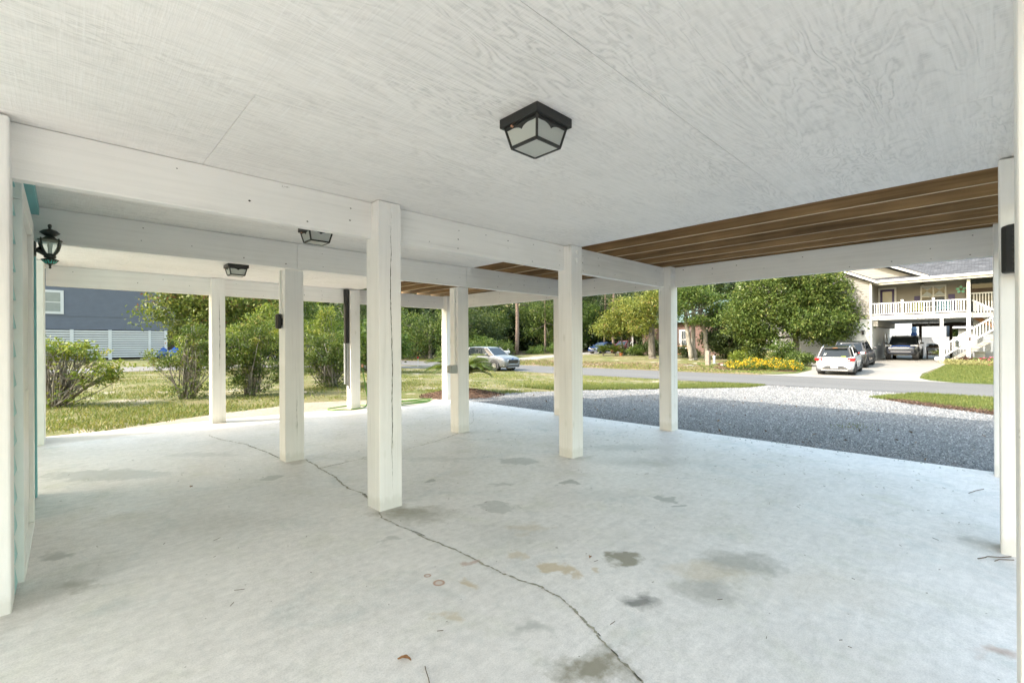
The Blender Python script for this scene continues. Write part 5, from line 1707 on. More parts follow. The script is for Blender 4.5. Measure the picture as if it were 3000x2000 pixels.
# blue saloon and red wagon beyond the yellowing tree
c = make_car('parked_car', 'blue saloon car in deep shade behind the sago clumps', 'car', 4.6, 1.80, 1.46, .96, .95, M['p_blue'], .32, 2.70, .95, (-1.75, -1.15, .25, 1.10), rails=False, clad=False, zb=.2)
for s in (-1, 1):
    MB().hexa([(2.0, s * .56, .70), (1.7, s * .85, .74), (1.7, s * .85, .84), (2.0, s * .52, .78)], [(2.15, s * .52, .70), (1.78, s * .88, .74), (1.78, s * .88, .82), (2.15, s * .50, .77)]).build('headlight', M['lampclear'], c)
MB().prism([(-.36, .50), (.36, .50), (.50, .76), (-.50, .76)], 'x', 2.15, 2.30).build('grille', M['p_black'], c)
MB().tube([(2.29, -.52, .77), (2.30, -.2, .56), (2.30, .2, .56), (2.29, .52, .77)], .02, 6).build('grille_chrome', M['chrome'], c)
MB().box(2.05, 2.29, -.7, .7, .22, .36).build('lower_intake', M['p_black'], c, bevel=.03)
c.matrix_basis = Matrix.Translation((51.4, 35.6, float(tz(51, 35.6)))) @ Matrix.Rotation(PI, 4, 'Z')
c = make_car('parked_car', 'dark red wagon half hidden behind the yellow green tree trunks', 'car', 4.7, 1.85, 1.66, 1.06, 1.05, M['p_red'], .35, 2.70, .95, (-2.1, -1.8, .3, 1.15), rails=False, clad=False)
for s in (-1, 1):
    MB().box(1.9, 2.2, min(s * .55, s * .86), max(s * .55, s * .86), .78, .90).build('headlight', M['lampclear'], c, bevel=.02)
MB().box(2.15, 2.33, -.5, .5, .55, .80).build('grille', M['p_black'], c, bevel=.02)
c.matrix_basis = Matrix.Translation((52.0, 32.6, float(tz(52, 32.6)))) @ Matrix.Rotation(PI, 4, 'Z')
# ------------------------------------------------------------------ house across the road
M['vinylwhite'] = plain('white_vinyl', (0.56, 0.56, 0.56), 0.45, 0.05, 2)
M['beige'] = plain('beige_vinyl_siding', (0.245, 0.23, 0.205), 0.6, 0.06, 2)
M['bluegrey'] = plain('blue_grey_siding', (0.11, 0.122, 0.155), 0.6, 0.08, 2)
M['purple'] = plain('purple_paint', (0.035, 0.022, 0.11), 0.45, 0.1)
M['paneglass'] = dark_glass('window_pane', (0.05, 0.06, 0.065))
M['blindglass'] = plain('pane_with_blind', (0.24, 0.265, 0.26), 0.12, 0.08, 3)
M['lace'] = plain('lace_curtain', (0.36, 0.40, 0.43), 0.6, 0.15, 20)
M['turq'] = plain('turquoise_paint', (0.008, 0.11, 0.16), 0.5)
M['chartreuse'] = plain('yellow_green_paint', (0.17, 0.185, 0.02), 0.5)
M['darkwood'] = plain('dark_wood', (0.06, 0.04, 0.03), 0.7, 0.2)
M['greywood'] = plain('weathered_steps', (0.30, 0.27, 0.235), 0.8, 0.2, 5)
M['orangewood'] = plain('new_timber', (0.38, 0.20, 0.085), 0.7, 0.2, 5)
M['skyblue'] = plain('pale_blue_canvas', (0.22, 0.34, 0.52), 0.7)
M['navycanvas'] = plain('dark_blue_canvas', (0.02, 0.07, 0.22), 0.7)
M['beigebox'] = plain('beige_box', (0.55, 0.53, 0.46), 0.6)
M['greywall'] = plain('pale_grey_siding', (0.30, 0.32, 0.335), 0.6, 0.06, 2)
M['whitemetal'] = M['vinylwhite']

def shingles(name):
    t = NT(name)
    b = t.n('TexBrick')
    b.inputs['Scale'].default_value = 1.0
    b.inputs['Mortar Size'].default_value = 0.012
    b.inputs['Brick Width'].default_value = 0.34
    b.inputs['Row Height'].default_value = 0.145
    b.inputs['Color1'].default_value = (0.04, 0.041, 0.045, 1)
    b.inputs['Color2'].default_value = (0.10, 0.102, 0.11, 1)
    b.inputs['Mortar'].default_value = (0.02, 0.02, 0.022, 1)
    b.inputs['Bias'].default_value = -.1
    mp = t.n('Mapping')
    g_ = t.n('NewGeometry')
    sp = t.n('SeparateXYZ')
    cb = t.n('CombineXYZ')
    t.l(g_.outputs['Position'], sp.inputs[0])
    t.l(sp.outputs['Y'], cb.inputs[0])
    t.l(t.math('MULTIPLY', sp.outputs['X'], 1.1), cb.inputs[1])
    t.l(cb.outputs[0], b.inputs['Vector'])
    n = t.noise(t.pos(), 2.0, 5)
    c = t.mix(b.outputs['Color'], t.ramp(n, [(0.3, 0.7), (0.7, 1.2)]), 1.0, 'MULTIPLY')
    return t.done(c, 0.9, t.bump(b.outputs['Fac'], -0.5, 0.02))
M['shingle2'] = shingles('charcoal_shingles')

nh = thing('stilt_house', 'beige house across the road with white balcony and outside stair', 'house', (42.8, 5.9, -.1))
XF = 42.8
gz0 = -.14
def P(mb, name, mat, bevel=0, parent=None):
    return mb.build(name, M[mat], parent or nh, bevel=bevel)
# garage block
P(MB().box(XF, 52.0, 5.9, 13.6, gz0, 2.88), 'garage_wall', 'vinylwhite')
P(MB().box(XF + .002, 52.0, 5.902, 13.598, 2.88, 5.62), 'upper_wall', 'beige')
P(MB().prism([(5.902, 5.62), (13.598, 5.62), (9.75, 7.55)], 'x', XF + .003, 46), 'gable', 'beige')
bt = MB()
yy = 6.12
while yy < 13.5:
    if not (7.0 < yy < 11.6):
        bt.box(XF - .018, XF - .001, yy, yy + .045, gz0, 2.86)
    yy += .30
o = P(bt, 'batten', 'vinylwhite')
o['kind'] = 'stuff'
P(MB().box(XF - .03, XF - .002, 5.88, 13.6, 2.86, 2.94), 'band_board', 'vinylwhite')
def lap(x, y0, y1, z0, z1, mat, pitch=.19, axis='x', slope=None, th=.018, parent=None, name='siding_board'):
    z = z0
    while z < z1 - .03:
        zt = min(z + pitch, z1)
        a, b_ = (y0, y1) if slope is None else slope(z)
        if b_ - a > .05:
            mb = MB()
            if axis == 'x':
                mb.hexa([(x - th, a, z), (x - .001, a, z), (x - .001, b_, z), (x - th, b_, z)], [(x - th * .3, a, zt - .004), (x - .001, a, zt - .004), (x - .001, b_, zt - .004), (x - th * .3, b_, zt - .004)])
            else:
                mb.hexa([(a, x - th, z), (b_, x - th, z), (b_, x - .001, z), (a, x - .001, z)], [(a, x - th * .3, zt - .004), (b_, x - th * .3, zt - .004), (b_, x - .001, zt - .004), (a, x - .001, zt - .004)])
            P(mb, name, mat, parent=parent)
        z += pitch
lap(XF, 6.03, 13.5, 2.945, 7.4, 'beige', slope=lambda z: (6.03, 13.5) if z < 5.6 else (max(6.03, 5.9 + (z - 5.6) * 2.0 + .15), min(13.5, 13.6 - (z - 5.6) * 2.0 - .15)))
P(MB().box(XF - .035, XF + .1, 5.87, 6.01, 2.94, 5.62), 'corner_trim', 'vinylwhite')
P(MB().box(XF - .035, XF + .1, 5.865, 6.005, gz0, 2.86), 'corner_trim', 'vinylwhite')
for s in (-1, 1):
    yb, zb_, yt, zt_ = (5.45 if s < 0 else 14.05), 5.50, 9.75, 7.66
    P(MB().prism([(yb, zb_), (yb, zb_ + .19), (yt, zt_ + .19), (yt, zt_)], 'x', XF - .42, XF - .38), 'rake_board', 'vinylwhite')
    P(MB().prism([(yb, zb_ + .192), (yb, zb_ + .25), (yt, zt_ + .25), (yt, zt_ + .192)], 'x', XF - .45, 52.2), 'garage_roof', 'shingle2')
    P(MB().prism([(yb, zb_ + .05), (yb, zb_ + .07), (yt, zt_ + .07), (yt, zt_ + .05)], 'x', XF - .38, XF), 'soffit', 'vinylwhite')
gd = P(MB().box(XF - .012, XF - .001, 6.95, 11.5, gz0, 2.2), 'garage_door', 'vinylwhite')
for z in (.45, 1.0, 1.55):
    P(MB().box(XF - .016, XF - .0125, 6.97, 11.48, z, z + .012), 'panel_joint', 'greybox', parent=gd)
for k in range(10):
    y = 7.0 + k * .45
    if k % 4 == 3:
        continue
    P(MB().box(XF - .02, XF - .013, y, y + .30, 1.88, 2.08), 'pane', 'paneglass', parent=gd)
P(MB().box(XF - .05, XF - .013, 6.85, 11.6, 2.21, 2.34), 'door_trim', 'vinylwhite')
lt = P(MB().box(XF - .16, XF - .02, 6.33, 6.47, 1.82, 2.10), 'wall_lamp', 'black', .03)
P(MB().box(XF - .20, XF - .02, 6.30, 6.50, 2.10, 2.14), 'lamp_cap', 'black', .01, lt)
# side wall of the garage seen inside the carport
for (xa, xb, za, zb_) in ((48.6, 49.3, .1, 2.05), (50.2, 50.8, .9, 2.0)):
    w = P(MB().box(xa, xb, 5.86, 5.898, za, zb_), 'side_window', 'vinylwhite')
    P(MB().box(xa + .1, xb - .1, 5.85, 5.858, za + .12, zb_ - .12), 'pane', 'blindglass', parent=w)
P(MB().box(46.0, 46.12, 5.78, 5.898, 1.0, 1.18), 'meter_box', 'greybox')
P(MB().box(XF + .1, 52, 5.55, 5.86, 2.42, 2.84), 'duct_box', 'beige')

# balcony: platform, fascia with the number, posts, rails
P(MB().box(XF + .06, 52, -6.0, 5.86, 2.90, 3.16), 'balcony_floor', 'greywood')
fa = P(MB().box(XF, XF + .05, .66, 5.84, 2.88, 3.19), 'fascia', 'vinylwhite')
P(MB().box(XF + .06, 52, -6, 5.86, 2.85, 2.895), 'carport_ceiling', 'greywall')
for i, (ch, y) in enumerate((('2', 3.60), ('2', 3.34), ('7', 3.08))):
    cu = bpy.data.curves.new('house_number', 'FONT')
    cu.body = ch
    cu.size = .21
    cu.extrude = .012
    cu.align_x = 'CENTER'
    o = bpy.data.objects.new('tmp', cu)
    C.objects.link(o)
    me = bpy.data.meshes.new_from_object(o)
    bpy.data.objects.remove(o)
    me.transform(Matrix.Translation((XF - .014, y, 2.93)) @ Matrix.Rotation(rad(-90), 4, 'Z') @ Matrix.Rotation(rad(90), 4, 'X'))
    me.materials.append(M['black'])
    o = bpy.data.objects.new('house_number', me)
    C.objects.link(o)
    hook(o, fa)
P(MB().box(XF, XF + .18, .70, .89, gz0, 2.878), 'post', 'vinylwhite', .01)
P(MB().box(XF + .002, XF + .17, .715, .885, 3.192, 5.40), 'post', 'vinylwhite', .01)
P(MB().box(XF + .02, XF + .19, 2.02, 2.19, gz0, 2.878), 'post', 'vinylwhite', .01)
P(MB().box(XF - .03, XF + .25, 1.98, 2.24, gz0, 1.25), 'post_sleeve', 'vinylwhite', .01)
for y in (-5.8,):
    P(MB().box(XF, XF + .18, y, y + .18, gz0, 5.4), 'post', 'vinylwhite', .01)
for y in (4.165, 2.515):
    P(MB().box(XF - .005, XF + .135, y - .07, y + .07, 3.195, 4.24), 'newel', 'vinylwhite', .01)
    P(MB().box(XF - .02, XF + .15, y - .085, y + .085, 4.24, 4.28), 'newel_cap', 'vinylwhite', .01)
bal = MB().box(XF + .045, XF + .085, -.026, .026, 3.335, 4.04).mesh('baluster', M['vinylwhite'])
for (ya, yb) in ((.89, 2.445), (2.585, 4.095), (4.235, 5.86)):
    P(MB().box(XF + .03, XF + .10, ya, yb, 4.04, 4.11), 'top_rail', 'vinylwhite', .008)
    P(MB().box(XF + .03, XF + .10, ya, yb, 3.265, 3.335), 'bottom_rail', 'vinylwhite', .008)
    n = max(2, round((yb - ya) / .132))
    for k in range(1, n):
        o = bpy.data.objects.new('baluster', bal)
        C.objects.link(o)
        o.location.y = ya + (yb - ya) * k / n
        hook(o, nh)
# porch back wall, door, windows, shutters
XB = 45.2
P(MB().box(XB, XB + .15, -6, 5.9, 3.16, 5.62), 'porch_wall', 'beige')
lap(XB, 1.0, 5.88, 3.17, 5.6, 'beige')
P(MB().box(XF + .3, XB, 5.84, 5.898, 3.17, 5.6), 'porch_side_wall', 'beige')
P(MB().box(XB - .05, XB - .019, 4.72, 5.80, 3.17, 5.40), 'door_frame', 'vinylwhite')
d = P(MB().box(XB - .07, XB - .051, 4.84, 5.68, 3.2, 5.28), 'door', 'purple')
P(MB().box(XB - .08, XB - .071, 4.98, 5.54, 3.5, 5.10), 'pane', 'blindglass', parent=d)
w = P(MB().box(XB - .06, XB - .019, 1.97, 3.36, 3.75, 5.34), 'window', 'vinylwhite')
for (ya, yb) in ((2.05, 2.61), (2.70, 3.27)):
    P(MB().box(XB - .07, XB - .061, ya, yb, 4.58, 5.24), 'pane', 'paneglass', parent=w)
    P(MB().box(XB - .07, XB - .061, ya, yb, 3.85, 4.52), 'pane', 'paneglass', parent=w)
    for s in (0, 1):
        y_ = ya if s == 0 else yb
        P(MB().prism([(ya, 4.60), (yb, 4.60), (yb, 4.66), ((ya + yb) / 2, 4.95), (ya, 4.66)] if s == 0 else [(ya, 5.23), (yb, 5.23), ((ya + yb) / 2, 5.0)], 'x', XB - .074, XB - .0712), 'curtain', 'lace', parent=w)
for (ya, yb) in ((3.38, 3.70), (1.53, 1.87)):
    sh = P(MB().box(XB - .06, XB - .019, ya, yb, 3.3, 4.64), 'shutter', 'purple')
    P(MB().box(XB - .07, XB - .061, ya + .06, yb - .06, 3.45, 4.54), 'shutter_panel', 'purple', parent=sh)
# right part of the porch: dark screened opening
P(MB().box(XB - .3, XB - .25, -6, .95, 3.17, 5.5), 'screen_wall', 'paneglass')
P(MB().box(XB - .34, XB - .30, -6, .95, 4.66, 4.90), 'screen_beam', 'darkwood')
for k in range(14):
    P(MB().box(44.0, 44.035, .55 - k * .14, .585 - k * .14, 3.3, 4.48), 'baluster', 'vinylwhite')
P(MB().box(43.98, 44.05, -1.5, .68, 4.48, 4.54), 'top_rail', 'vinylwhite')
# roofs
P(MB().box(XF - .36, XF - .24, -6.6, 5.45, 5.56, 5.74), 'gutter', 'vinylwhite', .02)
P(MB().box(XF - .25, XF + .1, -6.5, 5.45, 5.42, 5.56), 'porch_beam', 'beigebox')
P(MB().box(XF - .05, XB, -6.4, 5.84, 5.58, 5.62), 'porch_ceiling', 'beigebox')
P(MB().add([(XF - .34, 5.9, 5.70), (XF - .34, -6.6, 5.70), (46.6, -1.8, 7.30), (46.6, 5.9, 7.30), (50.9, 5.9, 5.7), (50.9, -6.6, 5.7)],
           [(0, 1, 2, 3), (3, 2, 5, 4), (1, 5, 2), (0, 3, 4), (0, 4, 5, 1)]), 'main_roof', 'shingle2')
# second gable over the porch
P(MB().prism([(3.25, 5.78), (9.0, 8.57), (9.0, 5.78)], 'x', 43.25, 46.0), 'second_gable', 'beige')
lap(43.25, 3.3, 9.0, 5.92, 8.4, 'beige', slope=lambda z: (3.25 + (z - 5.78 + .19) / .485, 9.0))
P(MB().prism([(2.75, 5.66), (2.75, 5.84), (9.0, 8.87), (9.0, 8.69)], 'x', 42.66, 42.72), 'rake_board', 'vinylwhite')
P(MB().prism([(2.75, 5.845), (2.75, 5.90), (9.0, 8.93), (9.0, 8.875)], 'x', 42.62, 46.6), 'second_roof', 'shingle2')
P(MB().prism([(2.9, 5.74), (2.9, 5.76), (9.0, 8.72), (9.0, 8.70)], 'x', 42.73, 43.24), 'soffit', 'greywall')
# back carport posts and gazebo frame
for (x, y) in ((51.9, 3.87), (51.9, 2.0), (51.9, .4)):
    P(MB().box(x - .08, x + .08, y - .09, y + .09, gz0, 2.83), 'post', 'darkwood')
P(MB().box(51.8, 52.0, -.5, 4.4, 2.55, 2.83), 'rear_beam', 'darkwood')

# stair: lower flight rises to the right, upper flight returns to the balcony
XS1 = 42.15
st = P(MB().prism([(2.02, -.15), (1.75, -.18), (-1.9, 2.40), (-1.9, 2.72), (-1.75, 2.72)], 'x', XS1, XS1 + .06), 'stringer', 'greywood')
P(MB().prism([(2.02, -.15), (1.75, -.18), (-1.9, 2.40), (-1.9, 2.72), (-1.75, 2.72)], 'x', XS1 + 1.0, XS1 + 1.06), 'stringer', 'greywood')
for k in range(13):
    y = 1.72 - k * .275
    z = .03 + k * .193
    P(MB().box(XS1 - .02, XS1 + 1.08, y - .28, y + .02, z, z + .04), 'tread', 'greywood')
    P(MB().box(XS1 + .06, XS1 + 1.0, y + .0, y + .018, z - .15, z), 'riser', 'greywood')
def sloped_rail(x, ya, za, yb, zb_, drop, name='stair_rail'):
    P(MB().bar((x, ya, za), (x, yb, zb_), .06, .09), name, 'vinylwhite')
    P(MB().bar((x, ya, za - drop), (x, yb, zb_ - drop), .06, .09), name, 'vinylwhite')
    n = max(2, round(abs(yb - ya) / .14))
    for k in range(1, n):
        u = k / n
        y, z = ya + (yb - ya) * u, za + (zb_ - za) * u
        P(MB().box(x - .02, x + .02, y - .022, y + .022, z - drop + .03, z - .03), 'baluster', 'vinylwhite')
sloped_rail(XS1 + .02, 1.96, 1.03, .90, 1.90, .72)
sloped_rail(XS1 + .02, .68, 2.08, -1.8, 3.92, .80)
P(MB().box(XS1 - .06, XS1 + .08, 1.92, 2.05, gz0, 1.12), 'newel', 'vinylwhite', .01)
P(MB().box(XS1 - .07, XS1 + .11, .70, .89, gz0, 3.05), 'stair_post', 'vinylwhite', .01)
P(MB().box(XS1 - .09, XS1 - .071, .70, .80, 1.32, 1.55), 'mail_slot', 'darkwood')
sloped_rail(43.3, .64, 4.02, -1.6, 2.45, .82)
P(MB().prism([(.66, 3.15), (.66, 2.85), (-1.6, 1.20), (-1.6, 1.52)], 'x', 43.5, 43.56), 'upper_stringer', 'orangewood')
for k in range(8):
    P(MB().box(43.3, 44.3, .62 - k * .27 - .28, .62 - k * .27, 2.98 - k * .19, 3.02 - k * .19), 'tread', 'orangewood')
P(MB().box(43.95, 44.0, -6, .62, gz0, 2.84), 'under_stair_wall', 'greywall')

# loose things about that house
def adirondack(loc, mat, label):
    t = thing('porch_chair', label, 'chair')
    for k in range(5):
        y = -.26 + k * .13
        MB().hexa([(-.05, y - .05, .32), (.0, y - .05, .30), (.0, y + .05, .30), (-.05, y + .05, .32)], [(.28, y - .05, 1.05), (.32, y - .05, 1.03), (.32, y + .05, 1.03), (.28, y + .05, 1.05)]).build('back_slat', M[mat], t)
    MB().hexa([(-.55, -.3, .38), (.0, -.3, .28), (.0, .3, .28), (-.55, .3, .38)], [(-.55, -.3, .42), (.0, -.3, .32), (.0, .3, .32), (-.55, .3, .42)]).build('seat', M[mat], t)
    for s in (-1, 1):
        MB().box(-.6, .12, s * .36 - .05, s * .36 + .05, .56, .60).build('arm', M[mat], t)
        MB().box(-.56, -.48, s * .34 - .03, s * .34 + .03, 0, .56).build('leg', M[mat], t)
        MB().box(.05, .13, s * .34 - .03, s * .34 + .03, 0, .56).build('leg', M[mat], t)
    place(t, loc, 0)
adirondack((44.3, 3.45, 3.165), 'chartreuse', 'yellow green slatted chair behind the balcony rail')
adirondack((44.3, 2.05, 3.165), 'turq', 'turquoise slatted chair behind the balcony rail')
def fan(loc, label, drop=.25):
    t = thing('ceiling_fan', label, 'fan')
    MB().cyl((0, 0, -drop), .02, drop, 8).build('rod', M['black'], t)
    MB().lathe([(.04, -.30), (.11, -.28), (.12, -.20), (.06, -.16)], 14, (0, 0, -drop + .18)).build('motor', M['black'], t)
    MB().lathe([(.02, -.06), (.08, -.03), (.07, 0)], 12, (0, 0, -drop - .10)).build('globe', M['beigebox'], t)
    for k in range(4):
        a = .35 + k * PI / 2
        MB().bar((.12 * math.cos(a), .12 * math.sin(a), -drop), (.72 * math.cos(a), .72 * math.sin(a), -drop - .01), .14, .012).build('blade', M['black'], t)
    place(t, loc)
fan((44.6, 3.2, 5.58), 'dark ceiling fan with pale globe under the balcony roof', .08)
fan((47.5, 3.05, 2.85), 'dark ceiling fan under the ceiling of the far carport', .2)
t = thing('flower_ornament', 'green and yellow flower ornament on the porch wall', 'ornament', (45.1, 1.22, 4.92))
for k in range(5):
    a = PI / 2 + k * 2 * PI / 5
    c, s_ = math.cos(a), math.sin(a)
    MB().prism([(1.22 + .03 * c, 4.92 + .03 * s_), (1.22 + .17 * c - .09 * s_, 4.92 + .17 * s_ + .09 * c), (1.22 + .27 * c - .04 * s_, 4.92 + .27 * s_ + .04 * c), (1.22 + .27 * c + .04 * s_, 4.92 + .27 * s_ - .04 * c), (1.22 + .17 * c + .09 * s_, 4.92 + .17 * s_ - .09 * c)], 'x', 45.12, 45.16).build('petal', M['tealglass'], t)
    MB().bar((45.11, 1.22, 4.92), (45.11, 1.22 + .12 * c, 4.92 + .12 * s_), .03, .02).build('stamen', M['chartreuse'], t)
t = thing('garden_umbrella', 'closed pale blue garden umbrella with dark hem behind the carport', 'umbrella', (54, 4.45, 0))
MB().cyl((54, 4.45, -.1), .03, 2.9, 8).build('pole', M['greybox'], t)
MB().lathe([(.16, 1.62), (.24, 1.66), (.21, 2.0), (.17, 2.1)], 10, (54, 4.45, 0)).build('hem', M['navycanvas'], t)
MB().lathe([(.17, 2.08), (.19, 2.4), (.13, 2.65), (.03, 2.78)], 10, (54, 4.45, 0)).build('canopy', M['skyblue'], t)
t = thing('garden_bench', 'dark slatted bench with cushions at the back of the far carport', 'bench', (48.1, 2.75, -.08))
for k in range(12):
    MB().box(48.0, 48.03, 2.46 + k * .06, 2.495 + k * .06, .22, .82).build('back_slat', M['darkwood'], t)
MB().box(47.98, 48.05, 2.42, 3.22, .82, .90).build('top_rail', M['darkwood'], t)
MB().box(47.98, 48.6, 2.42, 3.22, .26, .34).build('seat', M['darkwood'], t)
for y in (2.44, 3.18):
    MB().box(47.98, 48.06, y, y + .06, -.1, .9).build('leg', M['darkwood'], t)
    MB().box(48.5, 48.58, y, y + .06, -.1, .6).build('leg', M['darkwood'], t)
for y in (2.70, 2.98):
    MB().lathe([(.05, .78), (.15, .86), (.15, 1.02), (.06, 1.09)], 12, (48.2, y, 0)).build('cushion', M['plasticblack'], t)
t = thing('garden_fence', 'white board fence behind the far carport', 'fence', (56, 3, 0))
yb = -7.0
pk = MB().box(56.0, 56.03, .0, .155, .0, 1.62).mesh('board', M['vinylwhite'])
while yb < 7.5:
    o = bpy.data.objects.new('board', pk)
    C.objects.link(o)
    o.location.y = yb
    hook(o, t)
    yb += .175
MB().box(56.04, 56.1, -7, 7.5, 1.4, 1.5).build('rail', M['vinylwhite'], t)
MB().box(55.97, 56.06, -7, 7.5, 1.62, 1.68).build('cap_rail', M['vinylwhite'], t)
t = thing('neighbour_house', 'pale grey house with dappled wall behind the white fence', 'house', (66, 4, 0))
MB().box(66, 74, 2.9, 12, -.1, 5.0).build('wall', M['greywall'], t)
MB().add([(65.5, 2.4, 5.0), (74.5, 2.4, 5.0), (74.5, 12.5, 5.0), (65.5, 12.5, 5.0), (70, 5, 7), (70, 10, 7)], [(0, 3, 2, 1), (0, 1, 4), (1, 2, 5, 4), (2, 3, 5), (3, 0, 4, 5)]).build('roof', M['shingle2'], t)
for z in np.arange(.1, 5, .25):
    MB().hexa([(65.975, 2.9, z), (65.999, 2.9, z), (65.999, 12, z), (65.975, 12, z)], [(65.99, 2.9, z + .245), (65.999, 2.9, z + .245), (65.999, 12, z + .245), (65.99, 12, z + .245)]).build('siding_board', M['greywall'], t)
t = thing('neighbour_house', 'low house with grey roof seen beyond the outside stair', 'house', (66, -2, 0))
MB().box(66, 74, -9, 2.0, -.1, 2.7).build('wall', M['vinylwhite'], t)
MB().add([(65.4, -9.5, 2.7), (74.6, -9.5, 2.7), (74.6, 2.5, 2.7), (65.4, 2.5, 2.7), (70, -7, 4.9), (70, 0, 4.9)], [(0, 3, 2, 1), (0, 1, 4), (1, 2, 5, 4), (2, 3, 5), (3, 0, 4, 5)]).build('roof', M['shingle2'], t)
MB().box(65.35, 65.40, -9.5, 2.5, 2.62, 2.78).build('gutter', M['vinylwhite'], t)
t = thing('garden_chair', 'grey folding garden chair behind the dark off road wagon', 'chair', (53.2, 3.3, -.02))
for s in (-1, 1):
    MB().tube([(53.0, 3.3 + s * .25, -.05), (53.1, 3.3 + s * .25, .42), (53.45, 3.3 + s * .25, 1.15)], .02, 6).build('frame', M['greybox'], t)
    MB().tube([(53.5, 3.3 + s * .25, -.05), (53.0, 3.3 + s * .25, .55)], .02, 6).build('leg', M['greybox'], t)
MB().hexa([(53.12, 3.06, .45), (53.15, 3.06, .45), (53.15, 3.54, .45), (53.12, 3.54, .45)], [(53.42, 3.06, 1.12), (53.45, 3.06, 1.12), (53.45, 3.54, 1.12), (53.42, 3.54, 1.12)]).build('back', M['greybox'], t)
MB().box(53.0, 53.45, 3.06, 3.54, .42, .45).build('seat', M['greybox'], t)
# planter with small sago
t = thing('planter', 'round white planter at the foot of the outside stair', 'planter', (43.5, 2.25, -.13))
MB().lathe([(.14, -.14), (.26, -.02), (.29, .10), (.25, .20), (.21, .22)], 16, (43.5, 2.25, 0)).build('pot', M['vinylwhite'], t, smooth=True)
sago((43.5, 2.25, .12), 'small bright sago palm in the white planter', 26, .62, 9, rise=1.0, scale=.5)
t = thing('storage_box', 'beige storage box against the grey wall under the stair', 'box', (43.5, .3, .2))
MB().box(43.4, 43.8, .05, .55, -.12, .52).build('body', M['beigebox'], t, bevel=.02)
MB().box(43.36, 43.84, .01, .59, .525, .60).build('lid', M['beigebox'], t, bevel=.02)
MB().box(43.385, 43.398, .14, .46, .18, .40).build('panel', M['greybox'], t)
t = thing('bird_feeder', 'small dark lantern shaped bird feeder on a hook by the stair', 'feeder', (41.9, 1.35, 0))
MB().tube([(41.9, 1.5, -.2), (41.9, 1.5, 1.4), (41.9, 1.45, 1.5), (41.9, 1.36, 1.5), (41.9, 1.33, 1.4)], .012, 6).build('hook', M['black'], t)
MB().lathe([(.12, .92), (.12, .95), (.09, .96), (.09, 1.22), (.14, 1.23), (.05, 1.33), (.01, 1.38)], 10, (41.9, 1.33, 0)).build('feeder', M['bronze'], t)

def clump_strip(name, label, cat, pts, n, size, leaf, asp, up, seedv, hgt, spread):
    r = np.random.default_rng(seedv)
    u = r.random(n)
    P_ = np.array(pts, float)
    s = np.linspace(0, 1, len(P_))
    x, y = np.interp(u, s, P_[:, 0]) + r.normal(0, spread, n), np.interp(u, s, P_[:, 1]) + r.normal(0, spread, n)
    c = np.stack([x, y, tz(x, y) + .02 + hgt * r.random(n) ** 1.3], -1)
    v, f, ti = leaf_cloud(c, size, r, asp, up=up)
    o = np_obj(name, v, f, M[leaf], ti)
    tag(o, label, cat, kind='stuff')
    return o
clump_strip('ornamental_grass', 'pale variegated grass edging the bed before the stair', 'grass', [(42.0, 1.9), (41.5, 1.2), (41.3, .3), (41.2, -1.5), (41.2, -4)], 2600, .30, 'leaf_straw', .08, .2, 500, .26, .16)
clump_strip('pink_flowers', 'pink flowers in the bed under the outside stair', 'flowers', [(41.8, .5), (42.0, -.2), (42.2, -1.5), (42.0, -4)], 500, .11, 'flower_pink', .8, 1.0, 501, .42, .25)
clump_strip('flower_foliage', 'green leaves among the pink flowers under the stair', 'plants', [(41.8, .6), (42.0, -.2), (42.2, -1.5), (42.0, -4)], 1500, .14, 'leaf_bright', .5, .3, 502, .38, .28)
bush('dark red leaved low bush beside the stair post', (41.75, 1.05), .48, .55, 'leaf_reddark', 313, 120, .09)

# ------------------------------------------------------------------ roadside furniture
t = thing('utility_pedestal', 'tan utility pedestal standing on the verge across the road', 'utility box', (34.5, 14.5, -.4))
zg = float(tz(34.5, 14.5))
M['tan'] = plain('tan_plastic', (0.25, 0.20, 0.165), 0.6, 0.1)
MB().prism([(14.36, zg - .05), (14.66, zg - .05), (14.66, zg + .98), (14.60, zg + 1.10), (14.42, zg + 1.10), (14.36, zg + .98)], 'x', 34.38, 34.66).build('housing', M['tan'], t, bevel=.02)
MB().box(34.365, 34.379, 14.42, 14.60, zg + .25, zg + .85).build('door', M['tan'], t)
t = thing('vent_pipe', 'short white capped pipe behind the tan pedestal', 'pipe', (36.5, 14.85, -.35))
zg = float(tz(36.5, 14.85))
MB().cyl((36.5, 14.85, zg - .02), .09, .52, 12).build('pipe', M['vinylwhite'], t)
MB().lathe([(.105, .48), (.105, .58), (.06, .63)], 12, (36.5, 14.85, zg)).build('cap', M['vinylwhite'], t)
MB().box(36.3, 36.7, 14.65, 15.05, zg - .02, zg + .03).build('base', M['drive'], t)
t = thing('access_lid', 'flat pale concrete access lid set in the verge grass', 'lid', (33.6, 15.5, -.43))
zg = float(tz(33.6, 15.4))
MB().box(33.3, 33.9, 14.95, 15.85, zg - .05, zg + .035).build('slab', M['drive'], t, bevel=.01)
MB().box(33.5, 33.7, 15.3, 15.5, zg + .036, zg + .05).build('handle_plate', M['greybox'], t)
t = thing('tank_ring', 'low white ring with rusty brown lid between pedestal and flowers', 'tank', (35.0, 13.35, -.39))
zg = float(tz(35, 13.35))
MB().cyl((35.0, 13.35, zg - .03), .42, .15, 24).build('ring', M['vinylwhite'], t)
M['rustlid'] = plain('rusty_lid', (0.17, 0.085, 0.05), 0.8, 0.3, 8)
MB().cyl((35.0, 13.35, zg + .125), .46, .045, 24).build('lid', M['rustlid'], t)
t = thing('marker_stake', 'thin white stake with red reflector at the road bend', 'marker', (21.0, 32.8, -.56))
